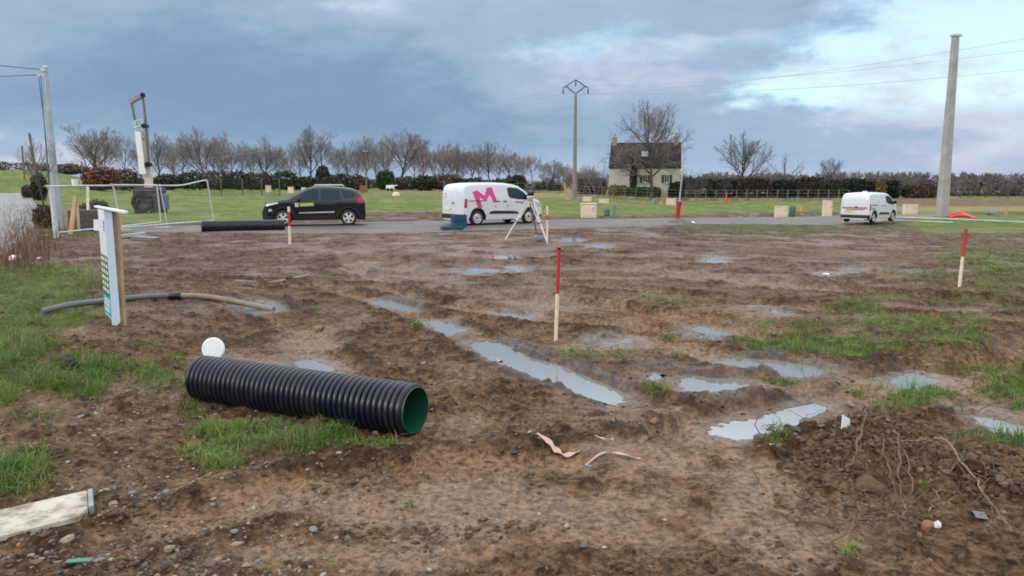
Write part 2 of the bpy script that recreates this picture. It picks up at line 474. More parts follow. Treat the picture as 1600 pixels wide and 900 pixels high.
MUD = (0.105, 0.066, 0.040)
M = {
    'white_paint': mat('white_paint', (0.80, 0.80, 0.80), 0.28, var=0.02, vscale=2, dirt=(0.45, 0.40, 0.34), dirt_amt=0.25, dscale=1.6),
    'van_paint': mat('van_paint', (0.62, 0.66, 0.72), 0.22, dirt=(0.50, 0.44, 0.38), dirt_amt=0.22, dscale=1.3),
    'pink_print': mat('pink_print', (0.62, 0.04, 0.20), 0.35),
    'maroon_print': mat('maroon_print', (0.28, 0.05, 0.06), 0.4),
    'faint_print': mat('faint_print', (0.40, 0.44, 0.50), 0.4),
    'navy_paint': mat('navy_paint', (0.004, 0.006, 0.016), 0.10, ior=1.58, dirt=(0.04, 0.035, 0.03), dirt_amt=0.06, dscale=2.0),
    'black_plastic': mat('black_plastic', (0.012, 0.013, 0.016), 0.5),
    'underside': mat('underside', (0.008, 0.008, 0.008), 0.9),
    'windscreen': mat('windscreen', (0.03, 0.05, 0.06), 0.05, ior=2.4),
    'glass': mat('glass', (0.014, 0.040, 0.046), 0.06, spec=0.22),
    'tyre': mat('tyre', (0.016, 0.016, 0.017), 0.8, dirt=MUD, dirt_amt=0.4, dscale=9),
    'silver': mat('silver', (0.62, 0.63, 0.65), 0.38, metal=0.25, dirt=(0.2, 0.16, 0.12), dirt_amt=0.3, dscale=9),
    'headlamp': mat('headlamp', (0.55, 0.57, 0.60), 0.1, metal=0.3),
    'tail_lamp': mat('tail_lamp', (0.42, 0.012, 0.03), 0.15),
    'lime_print': mat('lime_print', (0.38, 0.55, 0.07), 0.4),
    'plate': mat('plate', (0.6, 0.5, 0.2), 0.4),
    'pale_plate': mat('pale_plate', (0.65, 0.65, 0.62), 0.4),
    'galv': mat('galv', (0.50, 0.54, 0.58), 0.45, metal=0.25, var=0.12, vscale=6),
    'steel_pole': mat('steel_pole', (0.36, 0.43, 0.49), 0.5, var=0.10, vscale=2.5, dirt=(0.22, 0.25, 0.27), dirt_amt=0.4),
    'concrete': mat('concrete', (0.33, 0.335, 0.335), 0.85, var=0.13, vscale=1.6, dirt=(0.20, 0.19, 0.17), dirt_amt=0.4, dscale=0.9, bump=0.004),
    'dark_concrete': mat('dark_concrete', (0.075, 0.072, 0.068), 0.9, var=0.35, vscale=3, dirt=(0.03, 0.03, 0.028), dirt_amt=0.6, bump=0.01, bscale=14),
    'timber': mat('timber', (0.42, 0.29, 0.15), 0.75, var=0.25, vscale=6, dirt=(0.2, 0.13, 0.07), dirt_amt=0.4),
    'old_timber': mat('old_timber', (0.16, 0.13, 0.10), 0.85, var=0.25, vscale=3),
    'red_paint': mat('red_paint', (0.50, 0.020, 0.035), 0.5, var=0.1, vscale=10, dirt=MUD, dirt_amt=0.25, dscale=12),
    'cream_paint': mat('cream_paint', (0.72, 0.65, 0.50), 0.6, var=0.06, vscale=10, dirt=(0.26, 0.19, 0.12), dirt_amt=0.45, dscale=9),
    'orange_red': mat('orange_red', (0.60, 0.055, 0.035), 0.5, var=0.1),
    'orange': mat('orange', (0.62, 0.18, 0.05), 0.6),
    'hdpe': mat('hdpe', (0.005, 0.008, 0.020), 0.30, ior=1.48, dirt=(0.060, 0.048, 0.038), dirt_amt=0.28, dscale=5.5),
    'pipe_green': mat('pipe_green', (0.006, 0.075, 0.042), 0.45, dirt=(0.03, 0.05, 0.03), dirt_amt=0.35, dscale=6),
    'conduit': mat('conduit', (0.10, 0.115, 0.14), 0.45, dirt=(0.22, 0.18, 0.13), dirt_amt=0.4, dscale=5),
    'conduit_muddy': mat('conduit_muddy', (0.22, 0.19, 0.16), 0.5, dirt=(0.12, 0.085, 0.055), dirt_amt=0.6, dscale=5),
    'blue_sheet': mat('blue_sheet', (0.46, 0.60, 0.78), 0.35, dirt=(0.40, 0.42, 0.43), dirt_amt=0.2, dscale=5),
    'dark_steel': mat('dark_steel', (0.10, 0.10, 0.095), 0.6),
    'white_sheet': mat('white_sheet', (0.74, 0.80, 0.86), 0.35, dirt=(0.45, 0.45, 0.43), dirt_amt=0.25, dscale=5),
    'sign_green': mat('sign_green', (0.030, 0.15, 0.055), 0.4),
    'sign_blue': mat('sign_blue', (0.06, 0.38, 0.58), 0.4),
    'cabinet': mat('cabinet', (0.66, 0.58, 0.45), 0.7, var=0.06, vscale=3, dirt=(0.42, 0.35, 0.26), dirt_amt=0.35, dscale=2.5),
    'barrel_grey': mat('barrel_grey', (0.17, 0.22, 0.26), 0.6, var=0.1),
    'barrel_green': mat('barrel_green', (0.07, 0.14, 0.10), 0.6, var=0.1),
    'teal': mat('teal', (0.012, 0.075, 0.135), 0.4, var=0.2, vscale=9),
    'instrument': mat('instrument', (0.07, 0.085, 0.10), 0.35),
    'bark': mat('bark', (0.070, 0.060, 0.050), 0.9, var=0.35, vscale=1.5),
    'twig': mat('twig', (0.185, 0.158, 0.148), 0.9, var=0.3, vscale=0.4),
    'twig_purple': mat('twig_purple', (0.125, 0.105, 0.110), 0.9, var=0.25, vscale=0.3),
    'wall': mat('wall', (0.50, 0.47, 0.43), 0.9, var=0.10, vscale=0.9, dirt=(0.33, 0.28, 0.23), dirt_amt=0.5, dscale=0.8),
    'slate': mat('slate', (0.020, 0.021, 0.027), 0.8, spec=0.2, var=0.3, vscale=1.2, dirt=(0.045, 0.040, 0.030), dirt_amt=0.5, dscale=0.6),
    'chimney': mat('chimney', (0.28, 0.25, 0.20), 0.9, var=0.2),
    'shutter': mat('shutter', (0.03, 0.045, 0.05), 0.6),
    'cable': mat('cable', (0.09, 0.11, 0.14), 0.6),
    'post_grey': mat('post_grey', (0.10, 0.10, 0.092), 0.9, var=0.3, vscale=2),
    'old_concrete': mat('old_concrete', (0.21, 0.195, 0.17), 0.9, var=0.15, vscale=1.5),
    'pale_stone': mat('pale_stone', (0.42, 0.38, 0.33), 0.7, var=0.2, vscale=20, dirt=MUD, dirt_amt=0.5, dscale=20),
    'boom_white': mat('boom_white', (0.64, 0.58, 0.54), 0.5, var=0.08, vscale=2, dirt=(0.42, 0.22, 0.15), dirt_amt=0.5, dscale=1.1),
    'rail_pale': mat('rail_pale', (0.36, 0.42, 0.40), 0.5, var=0.2, vscale=1.2),
    'board': mat('board', (0.47, 0.445, 0.375), 0.75, var=0.12, vscale=12, dirt=(0.20, 0.14, 0.09), dirt_amt=0.95, dscale=9),
    'board_edge': mat('board_edge', (0.20, 0.27, 0.29), 0.6, var=0.2),
    'pink_tape': mat('pink_tape', (0.48, 0.32, 0.28), 0.5, var=0.12, vscale=14, dirt=(0.35, 0.17, 0.13), dirt_amt=0.5, dscale=18),
    'stone': mat('stone', (0.27, 0.22, 0.165), 0.8, var=0.25, vscale=18, dirt=MUD, dirt_amt=0.6, dscale=9, bump=0.004),
    'slate_stone': mat('slate_stone', (0.17, 0.18, 0.20), 0.55, var=0.2, vscale=12, dirt=MUD, dirt_amt=0.5, dscale=9, bump=0.003),
    'brick': mat('brick', (0.24, 0.105, 0.065), 0.8, var=0.2, vscale=20, dirt=MUD, dirt_amt=0.5, dscale=12),
    'root': mat('root', (0.135, 0.093, 0.062), 0.85, var=0.35, vscale=14, dirt=MUD, dirt_amt=0.6, dscale=9),
    'rootlet': mat('rootlet', (0.105, 0.072, 0.048), 0.9, var=0.4, vscale=9),
    'pale_twig': mat('pale_twig', (0.22, 0.20, 0.195), 0.9, var=0.2, vscale=0.3),
    'pale_root': mat('pale_root', (0.215, 0.160, 0.102), 0.85, var=0.2, vscale=14),
    'litter': mat('litter', (0.75, 0.76, 0.76), 0.5, dirt=(0.4, 0.36, 0.3), dirt_amt=0.4, dscale=14),
    'green_plastic': mat('green_plastic', (0.07, 0.22, 0.15), 0.4, dirt=MUD, dirt_amt=0.4, dscale=20),
    'grass': attr_mat('grass', 0.55, 0.35, trans=0.35),
    'leaf': attr_mat('leaf', 0.6, 0.3),
    'pebble': attr_mat('pebble', 0.65, 0.4),
    'clod': attr_mat('clod', 0.8, 0.3),
}

# ------------------------------------------------------------------ ground: zones, ruts, puddles
GRASS = [  # centre and radii in photo pixels (taken to the ground), strength
    (50, 455, 140, 50, 1.0), (15, 540, 105, 62, 1.0), (110, 590, 110, 36, 1.0), (0, 590, 120, 40, 1.0), (225, 580, 80, 22, 0.75), (0, 615, 60, 26, 0.9),
    (60, 655, 70, 14, 0.4), (15, 745, 85, 34, 0.75), (385, 682, 105, 28, 1.0), (480, 690, 95, 23, 1.0), (565, 700, 50, 11, 0.9), (335, 716, 52, 20, 1.0),
    (150, 440, 60, 24, 0.6), (230, 540, 34, 12, 0.5), (160, 490, 60, 14, 0.5), (60, 500, 110, 26, 0.8), (300, 645, 30, 18, 0.5), (90, 690, 40, 10, 0.35),
    (1250, 541, 115, 22, 0.95), (1335, 545, 80, 22, 0.85), (1335, 484, 52, 13, 0.85), (1420, 510, 115, 18, 0.9), (1490, 535, 80, 16, 0.75),
    (1225, 593, 60, 7, 0.8), (1280, 585, 30, 7, 0.7), (1440, 618, 62, 20, 0.9), (1545, 692, 78, 18, 1.0), (1590, 592, 60, 16, 0.85), (1400, 640, 50, 14, 0.6),
    (1020, 465, 50, 7, 0.5), (905, 555, 60, 9, 0.6), (650, 505, 14, 9, 0.7), (1022, 616, 26, 12, 0.6), (1470, 640, 60, 9, 0.4),
    (1200, 357, 150, 10, 1.0), (1170, 349, 46, 7, 1.0), (960, 556, 70, 10, 0.4), (1110, 470, 120, 9, 0.3), (1500, 470, 90, 12, 0.5), (1390, 545, 120, 14, 0.5), (1560, 610, 50, 14, 0.7), (180, 470, 60, 16, 0.6), (260, 600, 60, 14, 0.5), (1540, 400, 110, 34, 0.5), (1560, 440, 80, 40, 0.55), (1520, 352, 220, 10, 0.9),
    (1430, 430, 90, 12, 0.35), (495, 483, 14, 6, 0.7), (1326, 868, 13, 9, 0.8), (1215, 702, 28, 8, 0.6), (1042, 522, 16, 5, 0.7), (640, 796, 14, 8, 0.5),
    (520, 436, 30, 7, 0.35), (120, 362, 70, 9, 0.8), (1500, 740, 40, 14, 0.5), (1100, 472, 140, 7, 0.5), (1250, 505, 120, 8, 0.55), (1060, 562, 60, 7, 0.5), (1380, 468, 110, 9, 0.55), (1500, 500, 120, 11, 0.6), (1530, 560, 70, 11, 0.6), (1350, 602, 60, 7, 0.5), (1585, 640, 40, 8, 0.7), (1450, 432, 120, 13, 0.5), (870, 520, 60, 7, 0.35), (1000, 580, 40, 7, 0.4), (1440, 770, 26, 10, 0.5), (1110, 520, 40, 6, 0.3), (1590, 480, 60, 14, 0.4),
    (340, 478, 60, 9, 0.3), (590, 343, 20, 5, 0.7), (250, 340, 110, 7, 0.8), (900, 560, 120, 14, 0.25), (1180, 470, 60, 8, 0.2),
]
SMOOTHMUD = [  # pressed, silty mud, lighter and flatter
    (760, 790, 300, 46, 1.0), (560, 790, 190, 40, 0.9), (980, 720, 140, 40, 1.0), (960, 830, 240, 40, 0.8), (1180, 760, 90, 45, 1.0), (1090, 690, 110, 20, 0.9),
    (520, 870, 220, 30, 0.8), (1220, 850, 100, 40, 0.7), (450, 590, 90, 34, 0.8), (460, 540, 40, 26, 0.9), (1120, 830, 140, 40, 0.6),
    (380, 760, 120, 24, 0.5), (700, 660, 60, 14, 0.5), (950, 430, 420, 40, 0.30), (700, 385, 260, 22, 0.45), (1250, 400, 260, 30, 0.35),
    (560, 410, 34, 30, 0.8), (1450, 600, 130, 18, 0.6), (1560, 650, 70, 24, 0.8), (1100, 500, 200, 26, 0.6), (1000, 545, 120, 26, 0.6), (860, 480, 160, 20, 0.6), (1000, 650, 90, 18, 0.8),
]
TRACKS = [  # polyline in photo pixels, half width m, depth m, berm m
    ([(500, 448), (600, 474), (700, 510), (760, 545), (860, 580), (940, 612), (985, 634)], 0.20, 0.055, 0.035),
    ([(1000, 520), (1130, 560), (1220, 572), (1310, 590), (1400, 612)], 0.24, 0.05, 0.03),
    ([(1085, 680), (1120, 670), (1180, 658), (1275, 636), (1400, 600), (1500, 574), (1620, 540)], 0.26, 0.085, 0.06),
    ([(1010, 590), (1060, 600), (1140, 604), (1240, 600)], 0.26, 0.06, 0.05),
    ([(525, 380), (538, 402), (565, 428), (640, 444), (760, 452), (900, 470), (1050, 490), (1250, 520)], 0.16, 0.05, 0.03),
    ([(580, 400), (700, 424), (850, 440), (1000, 452), (1200, 474), (1400, 492), (1600, 500)], 0.2, 0.05, 0.03),
    ([(640, 385), (800, 402), (1000, 424), (1200, 446), (1400, 462), (1600, 470)], 0.2, 0.05, 0.03),
    ([(700, 380), (900, 390), (1100, 405), (1300, 424), (1500, 440)], 0.2, 0.05, 0.03),
    ([(220, 425), (330, 436), (450, 440), (600, 452), (720, 482), (850, 498), (1000, 514), (1100, 530)], 0.2, 0.05, 0.035),
    ([(400, 470), (480, 520), (500, 560), (540, 600)], 0.22, 0.05, 0.03),
    ([(180, 840), (330, 800), (520, 752), (700, 728), (860, 722)], 0.20, 0.035, 0.03),
    ([(1400, 640), (1480, 622), (1600, 600)], 0.2, 0.05, 0.04),
    ([(1450, 560), (1530, 575), (1610, 600)], 0.2, 0.05, 0.03),
    ([(830, 460), (1000, 486), (1150, 520), (1300, 545), (1450, 556), (1620, 556)], 0.24, 0.05, 0.03),
    ([(900, 402), (1100, 428), (1300, 450), (1500, 470), (1640, 490)], 0.24, 0.05, 0.03),
    ([(560, 392), (640, 410), (800, 414), (1000, 408), (1200, 412), (1400, 420)], 0.24, 0.05, 0.03),
]
PUDDLES = [
    [(735, 534), (760, 531), (793, 534), (812, 545), (832, 556), (872, 569), (915, 584), (948, 600), (966, 614), (972, 624), (952, 625), (922, 616), (895, 608), (850, 596), (800, 572), (765, 556)],
    [(1050, 586), (1090, 582), (1125, 586), (1150, 592), (1171, 604), (1164, 617), (1132, 621), (1100, 613), (1070, 600)],
    [(1126, 563), (1160, 558), (1205, 558), (1250, 566), (1296, 581), (1270, 589), (1222, 583), (1172, 572)],
    [(1122, 664), (1170, 652), (1225, 640), (1276, 629), (1279, 639), (1240, 653), (1198, 670), (1150, 679), (1124, 674)],
    [(458, 563), (485, 561), (512, 574), (498, 582), (472, 578)],
    [(583, 467), (610, 468), (655, 478), (640, 484), (600, 476)],
    [(672, 500), (700, 502), (724, 515), (706, 520), (684, 511)],
    [(775, 487), (800, 486), (829, 493), (818, 499), (790, 497)],
    [(932, 528), (950, 525), (990, 528), (984, 539), (962, 541), (938, 538)],
    [(1078, 515), (1100, 511), (1131, 518), (1124, 526), (1096, 524)],
    [(1090, 404), (1112, 400), (1138, 404), (1134, 410), (1102, 410)],
    [(752, 399), (780, 396), (812, 399), (806, 405), (764, 405)],
    [(786, 416), (806, 413), (830, 418), (822, 424), (796, 423)],
    [(714, 421), (745, 417), (788, 421), (782, 428), (728, 428)],
    [(1278, 425), (1294, 423), (1308, 428), (1300, 433), (1284, 432)],
    [(1398, 592), (1430, 584), (1460, 590), (1440, 601), (1408, 602)],
    [(1500, 642), (1550, 650), (1605, 664), (1640, 690), (1590, 682), (1530, 664)],
    [(366, 472), (390, 466), (424, 474), (430, 488), (400, 491), (376, 484)],
    [(918, 382), (940, 379), (958, 383), (948, 389), (926, 388)],
    [(1322, 421), (1334, 419), (1344, 422), (1336, 425), (1326, 424)],
    [(1196, 482), (1212, 480), (1226, 486), (1212, 490)],
    [(1012, 576), (1026, 574), (1036, 584), (1022, 588)],
    [(1406, 425), (1425, 423), (1444, 426), (1434, 428), (1414, 428)],
    [(868, 374), (896, 371), (922, 374), (904, 378), (880, 378)],
]
ROAD_U = [150, 190, 300, 420, 560, 640, 740, 870, 1000, 1080, 1180, 1260, 1320, 1400, 1470]
ROAD_LO = [354, 353, 352, 350, 347, 345, 344, 342.5, 341, 340, 339, 338, 336, 335, 334]
ROAD_HI = [362, 363, 363, 364, 364, 364, 360, 357, 353, 350, 350, 351, 351, 344, 338]


def seg_dist(x, y, P):
    """distance and along-track position to a world polyline"""
    best = np.full(x.shape, 1e9); arc = np.zeros(x.shape); sgn = np.zeros(x.shape)
    s0 = 0.0
    for (ax, ay), (bx, by) in zip(P[:-1], P[1:]):
        dx, dy = bx - ax, by - ay
        L = math.hypot(dx, dy)
        t = np.clip(((x - ax) * dx + (y - ay) * dy) / (L * L), 0, 1)
        d = np.hypot(x - ax - t * dx, y - ay - t * dy)
        k = d < best
        best = np.where(k, d, best); arc = np.where(k, s0 + t * L, arc)
        sgn = np.where(k, np.sign((x - ax) * dy - (y - ay) * dx), sgn)
        s0 += L
    return best, arc, sgn


def spline(P, k=6):
    out = []
    n = len(P)
    for i in range(n - 1):
        p0, p1, p2, p3 = P[max(i - 1, 0)], P[i], P[i + 1], P[min(i + 2, n - 1)]
        for j in range(k):
            t = j / k
            out.append(tuple(0.5 * (2 * p1[c] + (p2[c] - p0[c]) * t + (2 * p0[c] - 5 * p1[c] + 4 * p2[c] - p3[c]) * t * t
                                    + (3 * p1[c] - p0[c] - 3 * p2[c] + p3[c]) * t ** 3) for c in range(len(p1))))
    out.append(tuple(P[-1]))
    return out


TRACK_W = []
for P, hw, dep, berm in TRACKS:
    TRACK_W.append((spline([tuple(at(u, v)[:2]) for u, v in P], 4), hw, dep, berm))
PUD_W = []
for P in PUDDLES:
    W = [tuple(at(u, v)[:2]) for u, v in P]
    lev = float(np.mean(base_z(np.array([p[0] for p in W]), np.array([p[1] for p in W])))) - 0.020
    PUD_W.append((W, lev))


def poly_sd(x, y, P):
    ins = np.zeros(x.shape, bool); d = np.full(x.shape, 1e9)
    n = len(P)
    for i in range(n):
        (ax, ay), (bx, by) = P[i], P[(i + 1) % n]
        c = ((ay > y) != (by > y)) & (x < (bx - ax) * (y - ay) / ((by - ay) if by != ay else 1e-9) + ax)
        ins ^= c
        dx, dy = bx - ax, by - ay
        t = np.clip(((x - ax) * dx + (y - ay) * dy) / (dx * dx + dy * dy + 1e-12), 0, 1)
        d = np.minimum(d, np.hypot(x - ax - t * dx, y - ay - t * dy))
    return np.where(ins, -d, d)


def blobs(u, v, B, warp):
    r = np.zeros(u.shape)
    for cu, cv, ru, rv, s in B:
        k = (np.abs(u - cu) < ru * 1.9) & (np.abs(v - cv) < rv * 1.9)
        if not k.any():
            continue
        q = np.sqrt(((u[k] - cu) / ru) ** 2 + ((v[k] - cv) / rv) ** 2)
        r[k] = np.maximum(r[k], s * sm(-(q + 0.62 * warp[k]), -1.25, -0.35))
    return r


def zones(x, y):
    z = base_z(x, y)
    u, v = pix(x, y, z)
    lo = np.interp(u, ROAD_U, ROAD_LO); hi = np.interp(u, ROAD_U, ROAD_HI)
    wob = perlin(x * 0.7, y * 0.7, 91)
    inx = sm(u, 165, 195) * sm(-u, -1480, -1440)
    road = inx * sm(v, lo - 1.5, lo + 0.5) * sm(-v, -hi - 1.0, -hi + 1.0)
    # the field beyond the road; a bare strip separates them between the two vehicles
    edge = lo - 2 - 12 * sm(u, 545, 575) * sm(-u, -735, -690) - 3 * sm(u, 900, 960) + 2.0 * wob
    edge = np.where(u < 170, 362 - 10 * sm(u, 60, 170), edge)
    er = sm(u, 1330, 1470)
    edge = edge * (1 - er) + (364 - 4 * wob) * er
    field = sm(-v, -edge - 1.0, -edge + 1.5) * (v < 1000)
    lane = sm(-u, -(62 + 1.0 * (v - 300) * 0 + 8 * wob), -(40 + 8 * wob)) * sm(v, 302, 305) * sm(-v, -410, -385) * (y > 1)
    return u, v, road, np.maximum(field, 0), lane


HEAP = [tuple(at(u, v)[:2]) for u, v in ((1200, 712), (1290, 688), (1385, 668), (1480, 692), (1600, 720), (1640, 770), (1560, 780), (1480, 770), (1400, 735), (1280, 725))]


def ground(x, y, full=False):
    x = np.asarray(x, float); y = np.asarray(y, float)
    z0 = base_z(x, y)
    u, v, road, field, lane = zones(x, y)
    near = 1 - sm(np.hypot(x, y), 40, 70)
    warp = fbm(x * 2.3, y * 2.3, 3, 5) + 0.6 * fbm(x * 9, y * 9, 2, 6)
    # in the distance the patches are broken up at a coarser grain
    warp_f = fbm(x * 0.8, y * 0.8, 4, 15) * 1.2
    far = sm(y, 12, 22)
    warp = warp * (1 - far) + warp_f * far
    g = blobs(u, v, GRASS, warp)
    smo = blobs(u, v, SMOOTHMUD, warp)
    g = np.clip(g - road * 2, 0, 1)
    mud = np.clip(1 - field - road - lane, 0, 1)
    # shapes
    h = 0.035 * fbm(x * 0.55, y * 0.55, 3, 21) + 0.022 * fbm(x * 1.9, y * 1.9, 3, 22)
    stri = (0.035 * fbm(x * 0.40 + y * 0.15, y * 2.1 - x * 0.25, 4, 23) + 0.025 * fbm(x * 0.35 - y * 0.1, y * 1.7 + x * 0.35, 4, 24)) * sm(y, 7, 12) * mud
    rough = mud * (1 - 0.80 * smo)
    c1 = clods(x + 0.05 * perlin(x * 8, y * 8, 31), y + 0.05 * perlin(x * 8, y * 8, 32), 0.17, 41, 0.45)
    c2 = clods(x + 0.03 * perlin(x * 15, y * 15, 33), y + 0.03 * perlin(x * 15, y * 15, 34), 0.075, 51, 0.55)
    patch = sm(fbm(x * 1.3, y * 1.3, 3, 61), -0.25, 0.25)
    cl = (c1 * 0.45 * (0.25 + 0.75 * patch) + c2 * 0.55) * (0.35 + 0.65 * rough)
    crumb = 0.010 * fbm(x * 22, y * 22, 3, 71) + 0.004 * fbm(x * 75, y * 75, 2, 73)
    trk = np.zeros_like(x); bermc = np.zeros_like(x); lugs = np.zeros_like(x)
    for P, hw, dep, berm in TRACK_W:
        bx = [p[0] for p in P]; by = [p[1] for p in P]
        k = (x > min(bx) - 1) & (x < max(bx) + 1) & (y > min(by) - 1) & (y < max(by) + 1)
        if not k.any():
            continue
        d, s, sg = seg_dist(x[k], y[k], P)
        hw = hw * 1.25
        d = d + 0.07 * perlin(x[k] * 3.1, y[k] * 3.1, 81)
        a = 1 - sm(d, hw * 0.55, hw * 1.25)
        lug = 0.016 * np.sin(s * 44 + sg * d * 26) * a * (0.4 + 0.6 * sm(perlin(x[k] * 1.7, y[k] * 1.7, 82), -0.3, 0.3))
        lugs[k] = np.where(a > 0.2, lug, lugs[k])
        b = np.exp(-((d - hw * 1.5) / (hw * 0.5)) ** 2) * (0.6 + 0.8 * fbm(x[k] * 2.5, y[k] * 2.5, 2, 83))
        h[k] += mud[k] * (-1.25 * dep * a + 1.2 * berm * b + lug)
        trk[k] = np.maximum(trk[k], a); bermc[k] = np.maximum(bermc[k], b)
    cl = cl * (1 - 0.85 * trk); crumb = crumb * (1 - 0.7 * trk)
    h = h + 1.3 * stri * near + mud * near * (cl * (0.3 + 0.7 * rough) * (1 - 0.5 * far) + crumb * (0.45 + 0.8 * rough))
    sd = poly_sd(x, y, HEAP) + 0.12 * fbm(x * 2.2, y * 2.2, 3, 87)
    heap = sm(-sd, -0.30, 0.30)
    h = h + heap * (0.05 + 0.09 * fbm(x * 2.2, y * 2.2, 3, 88) + 0.06 * fbm(x * 8, y * 8, 3, 89) + c1 * 0.5 + c2 * 0.5)
    h = h + g * mud * 0.025
    h = h * (1 - 0.92 * np.maximum(road, 0.6 * lane)) - 0.03 * road
    h = h + field * (0.05 * fbm(x * 0.6, y * 0.6, 3, 93) * near)
    z = z0 + h
    wet = np.zeros_like(x)
    for P, lev in PUD_W:
        bx = [p[0] for p in P]; by = [p[1] for p in P]
        k = (x > min(bx) - 0.8) & (x < max(bx) + 0.8) & (y > min(by) - 0.8) & (y < max(by) + 0.8)
        if not k.any():
            continue
        s = poly_sd(x[k], y[k], P)
        s = s + 0.010 + 0.09 * sm(y[k], 11, 16) + 0.13 * fbm(x[k] * 3.5, y[k] * 3.5, 3, 95) + 0.08 * fbm(x[k] * 13, y[k] * 13, 2, 96)
        w = sm(s, -0.10, 0.10)
        inner = lev - 0.030 + 0.55 * np.clip(z[k] - z0[k], -0.1, 0.1)
        rim = lev + 0.008 - 0.25 * sm(s, 0.22, 0.7)
        z[k] = inner * (1 - w) + np.maximum(z[k], rim) * w
        wet[k] = np.maximum(wet[k], 1 - sm(s, 0.02, 0.34))
    if not full:
        return z
    # colours: what the soil, silt, grass and stubble themselves look like
    n1 = fbm(x * 1.1, y * 1.1, 4, 101); n2 = fbm(x * 6, y * 6, 4, 102); n3 = fbm(x * 30, y * 30, 3, 103); n4 = fbm(x * 0.35, y * 0.35, 3, 104)
    def C(*c): return np.array(c)[None, :]
    def lerp(a, b, t): return a * (1 - t[:, None]) + b * t[:, None]
    silt = C(0.202, 0.131, 0.082); soil = C(0.052, 0.029, 0.016); mid = C(0.132, 0.079, 0.045)
    n5 = fbm(x * 13, y * 13, 3, 105)
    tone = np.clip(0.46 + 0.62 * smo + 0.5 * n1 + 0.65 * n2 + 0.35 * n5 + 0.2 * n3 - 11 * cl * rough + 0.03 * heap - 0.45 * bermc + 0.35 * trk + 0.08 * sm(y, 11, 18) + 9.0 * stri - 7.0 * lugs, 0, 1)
    c = lerp(lerp(soil + 0 * x[:, None], mid, sm(tone, 0.0, 0.5)), silt, sm(tone, 0.45, 1.0))
    c = lerp(c, c * C(0.80, 0.83, 0.95), sm(y, 8, 18) * 0.95)               # mud darker and greyer further out
    c = lerp(c, C(0.17, 0.10, 0.055) + 0 * c, 0.35 * sm(n4 + 0.6 * n2, 0.15, 0.6) * mud)
    c = lerp(c, C(0.060, 0.055, 0.053) + 0 * c, 0.55 * sm(fbm(x * 1.6, y * 1.6, 3, 107), 0.22, 0.5) * sm(-u, -760, -560) * sm(v, 430, 470) * mud)  # stony dark streaks
    turf = lerp(C(0.048, 0.070, 0.018) + 0 * c, C(0.105, 0.125, 0.036), sm(n2 + n1, -0.4, 0.5))
    gg = sm(g + 0.35 * n2 + 0.2 * n3, 0.30, 0.75) * sm(g, 0.05, 0.3)
    c = lerp(c, turf, gg * mud * 0.85)
    # the field
    fg = lerp(C(0.086, 0.132, 0.025) + 0 * c, C(0.170, 0.195, 0.054), sm(n4 + 0.9 * n1 + 0.3 * n2 + 0.4 * fbm(x * 0.06, y * 0.06, 3, 111), -0.45, 0.5))
    dry = sm(-v, -312, -303) * sm(u, 640, 760)
    fg = lerp(fg, C(0.30, 0.235, 0.10) + 0 * c, dry * (0.45 + 0.35 * sm(n1, -0.2, 0.3)))
    fg = lerp(fg, C(0.19, 0.145, 0.095) + 0 * c, 0.7 * sm(-v, -304.5, -302) * sm(u, 560, 600) * (y > 10))
    fg = lerp(fg, C(0.16, 0.125, 0.075) + 0 * c, 0.7 * sm(n1 + 0.4 * n2, 0.15, 0.5) * sm(v, 318, 340))
    right = sm(u + 4 * n1, 1340, 1400)
    pl = C(0.155, 0.100, 0.063) + 0.04 * n1[:, None]
    fg = lerp(fg, pl, right * sm(v, 309.5, 311) * sm(-v, -325, -321))
    fg = lerp(fg, C(0.26, 0.215, 0.095) + 0 * c, right * sm(v, 321, 324) * sm(-v, -332, -329) * 0.8)
    fg = lerp(fg, C(0.11, 0.070, 0.040) + 0 * c, right * sm(v, 329.5, 332) * sm(-v, -337, -334) * 0.8 * sm(u, 1480, 1530))
    bare = sm(-(v - np.interp(u, ROAD_U, ROAD_LO)), -2, 1.5) * sm(v - np.interp(u, ROAD_U, ROAD_LO), -5.5, -3) * sm(u, 180, 240) * sm(-u, -1300, -1200)
    fg = lerp(fg, C(0.11, 0.078, 0.045) + 0 * c, bare * 0.75)
    wild = sm(-u, -190, -120) * sm(v, 318, 328)
    fg = lerp(fg, C(0.17, 0.115, 0.075) + 0 * c, wild * 0.75)
    c = lerp(c, fg, field)
    c = lerp(c, C(0.23, 0.205, 0.185) + 0 * c, lane)
    c = lerp(c, c * 0.72, wet * (1 - gg) * mud * 0.9)
    sheen = np.clip(wet + (0.5 + 0.15 * sm(y, 9, 18)) * sm(n4 + n1 + 0.6 * smo + 12 * stri, -0.1, 0.7) * mud * (1 - gg) + 0.5 * lane, 0, 1)
    return z, np.clip(c, 0.01, 1), sheen, g, mud, gg


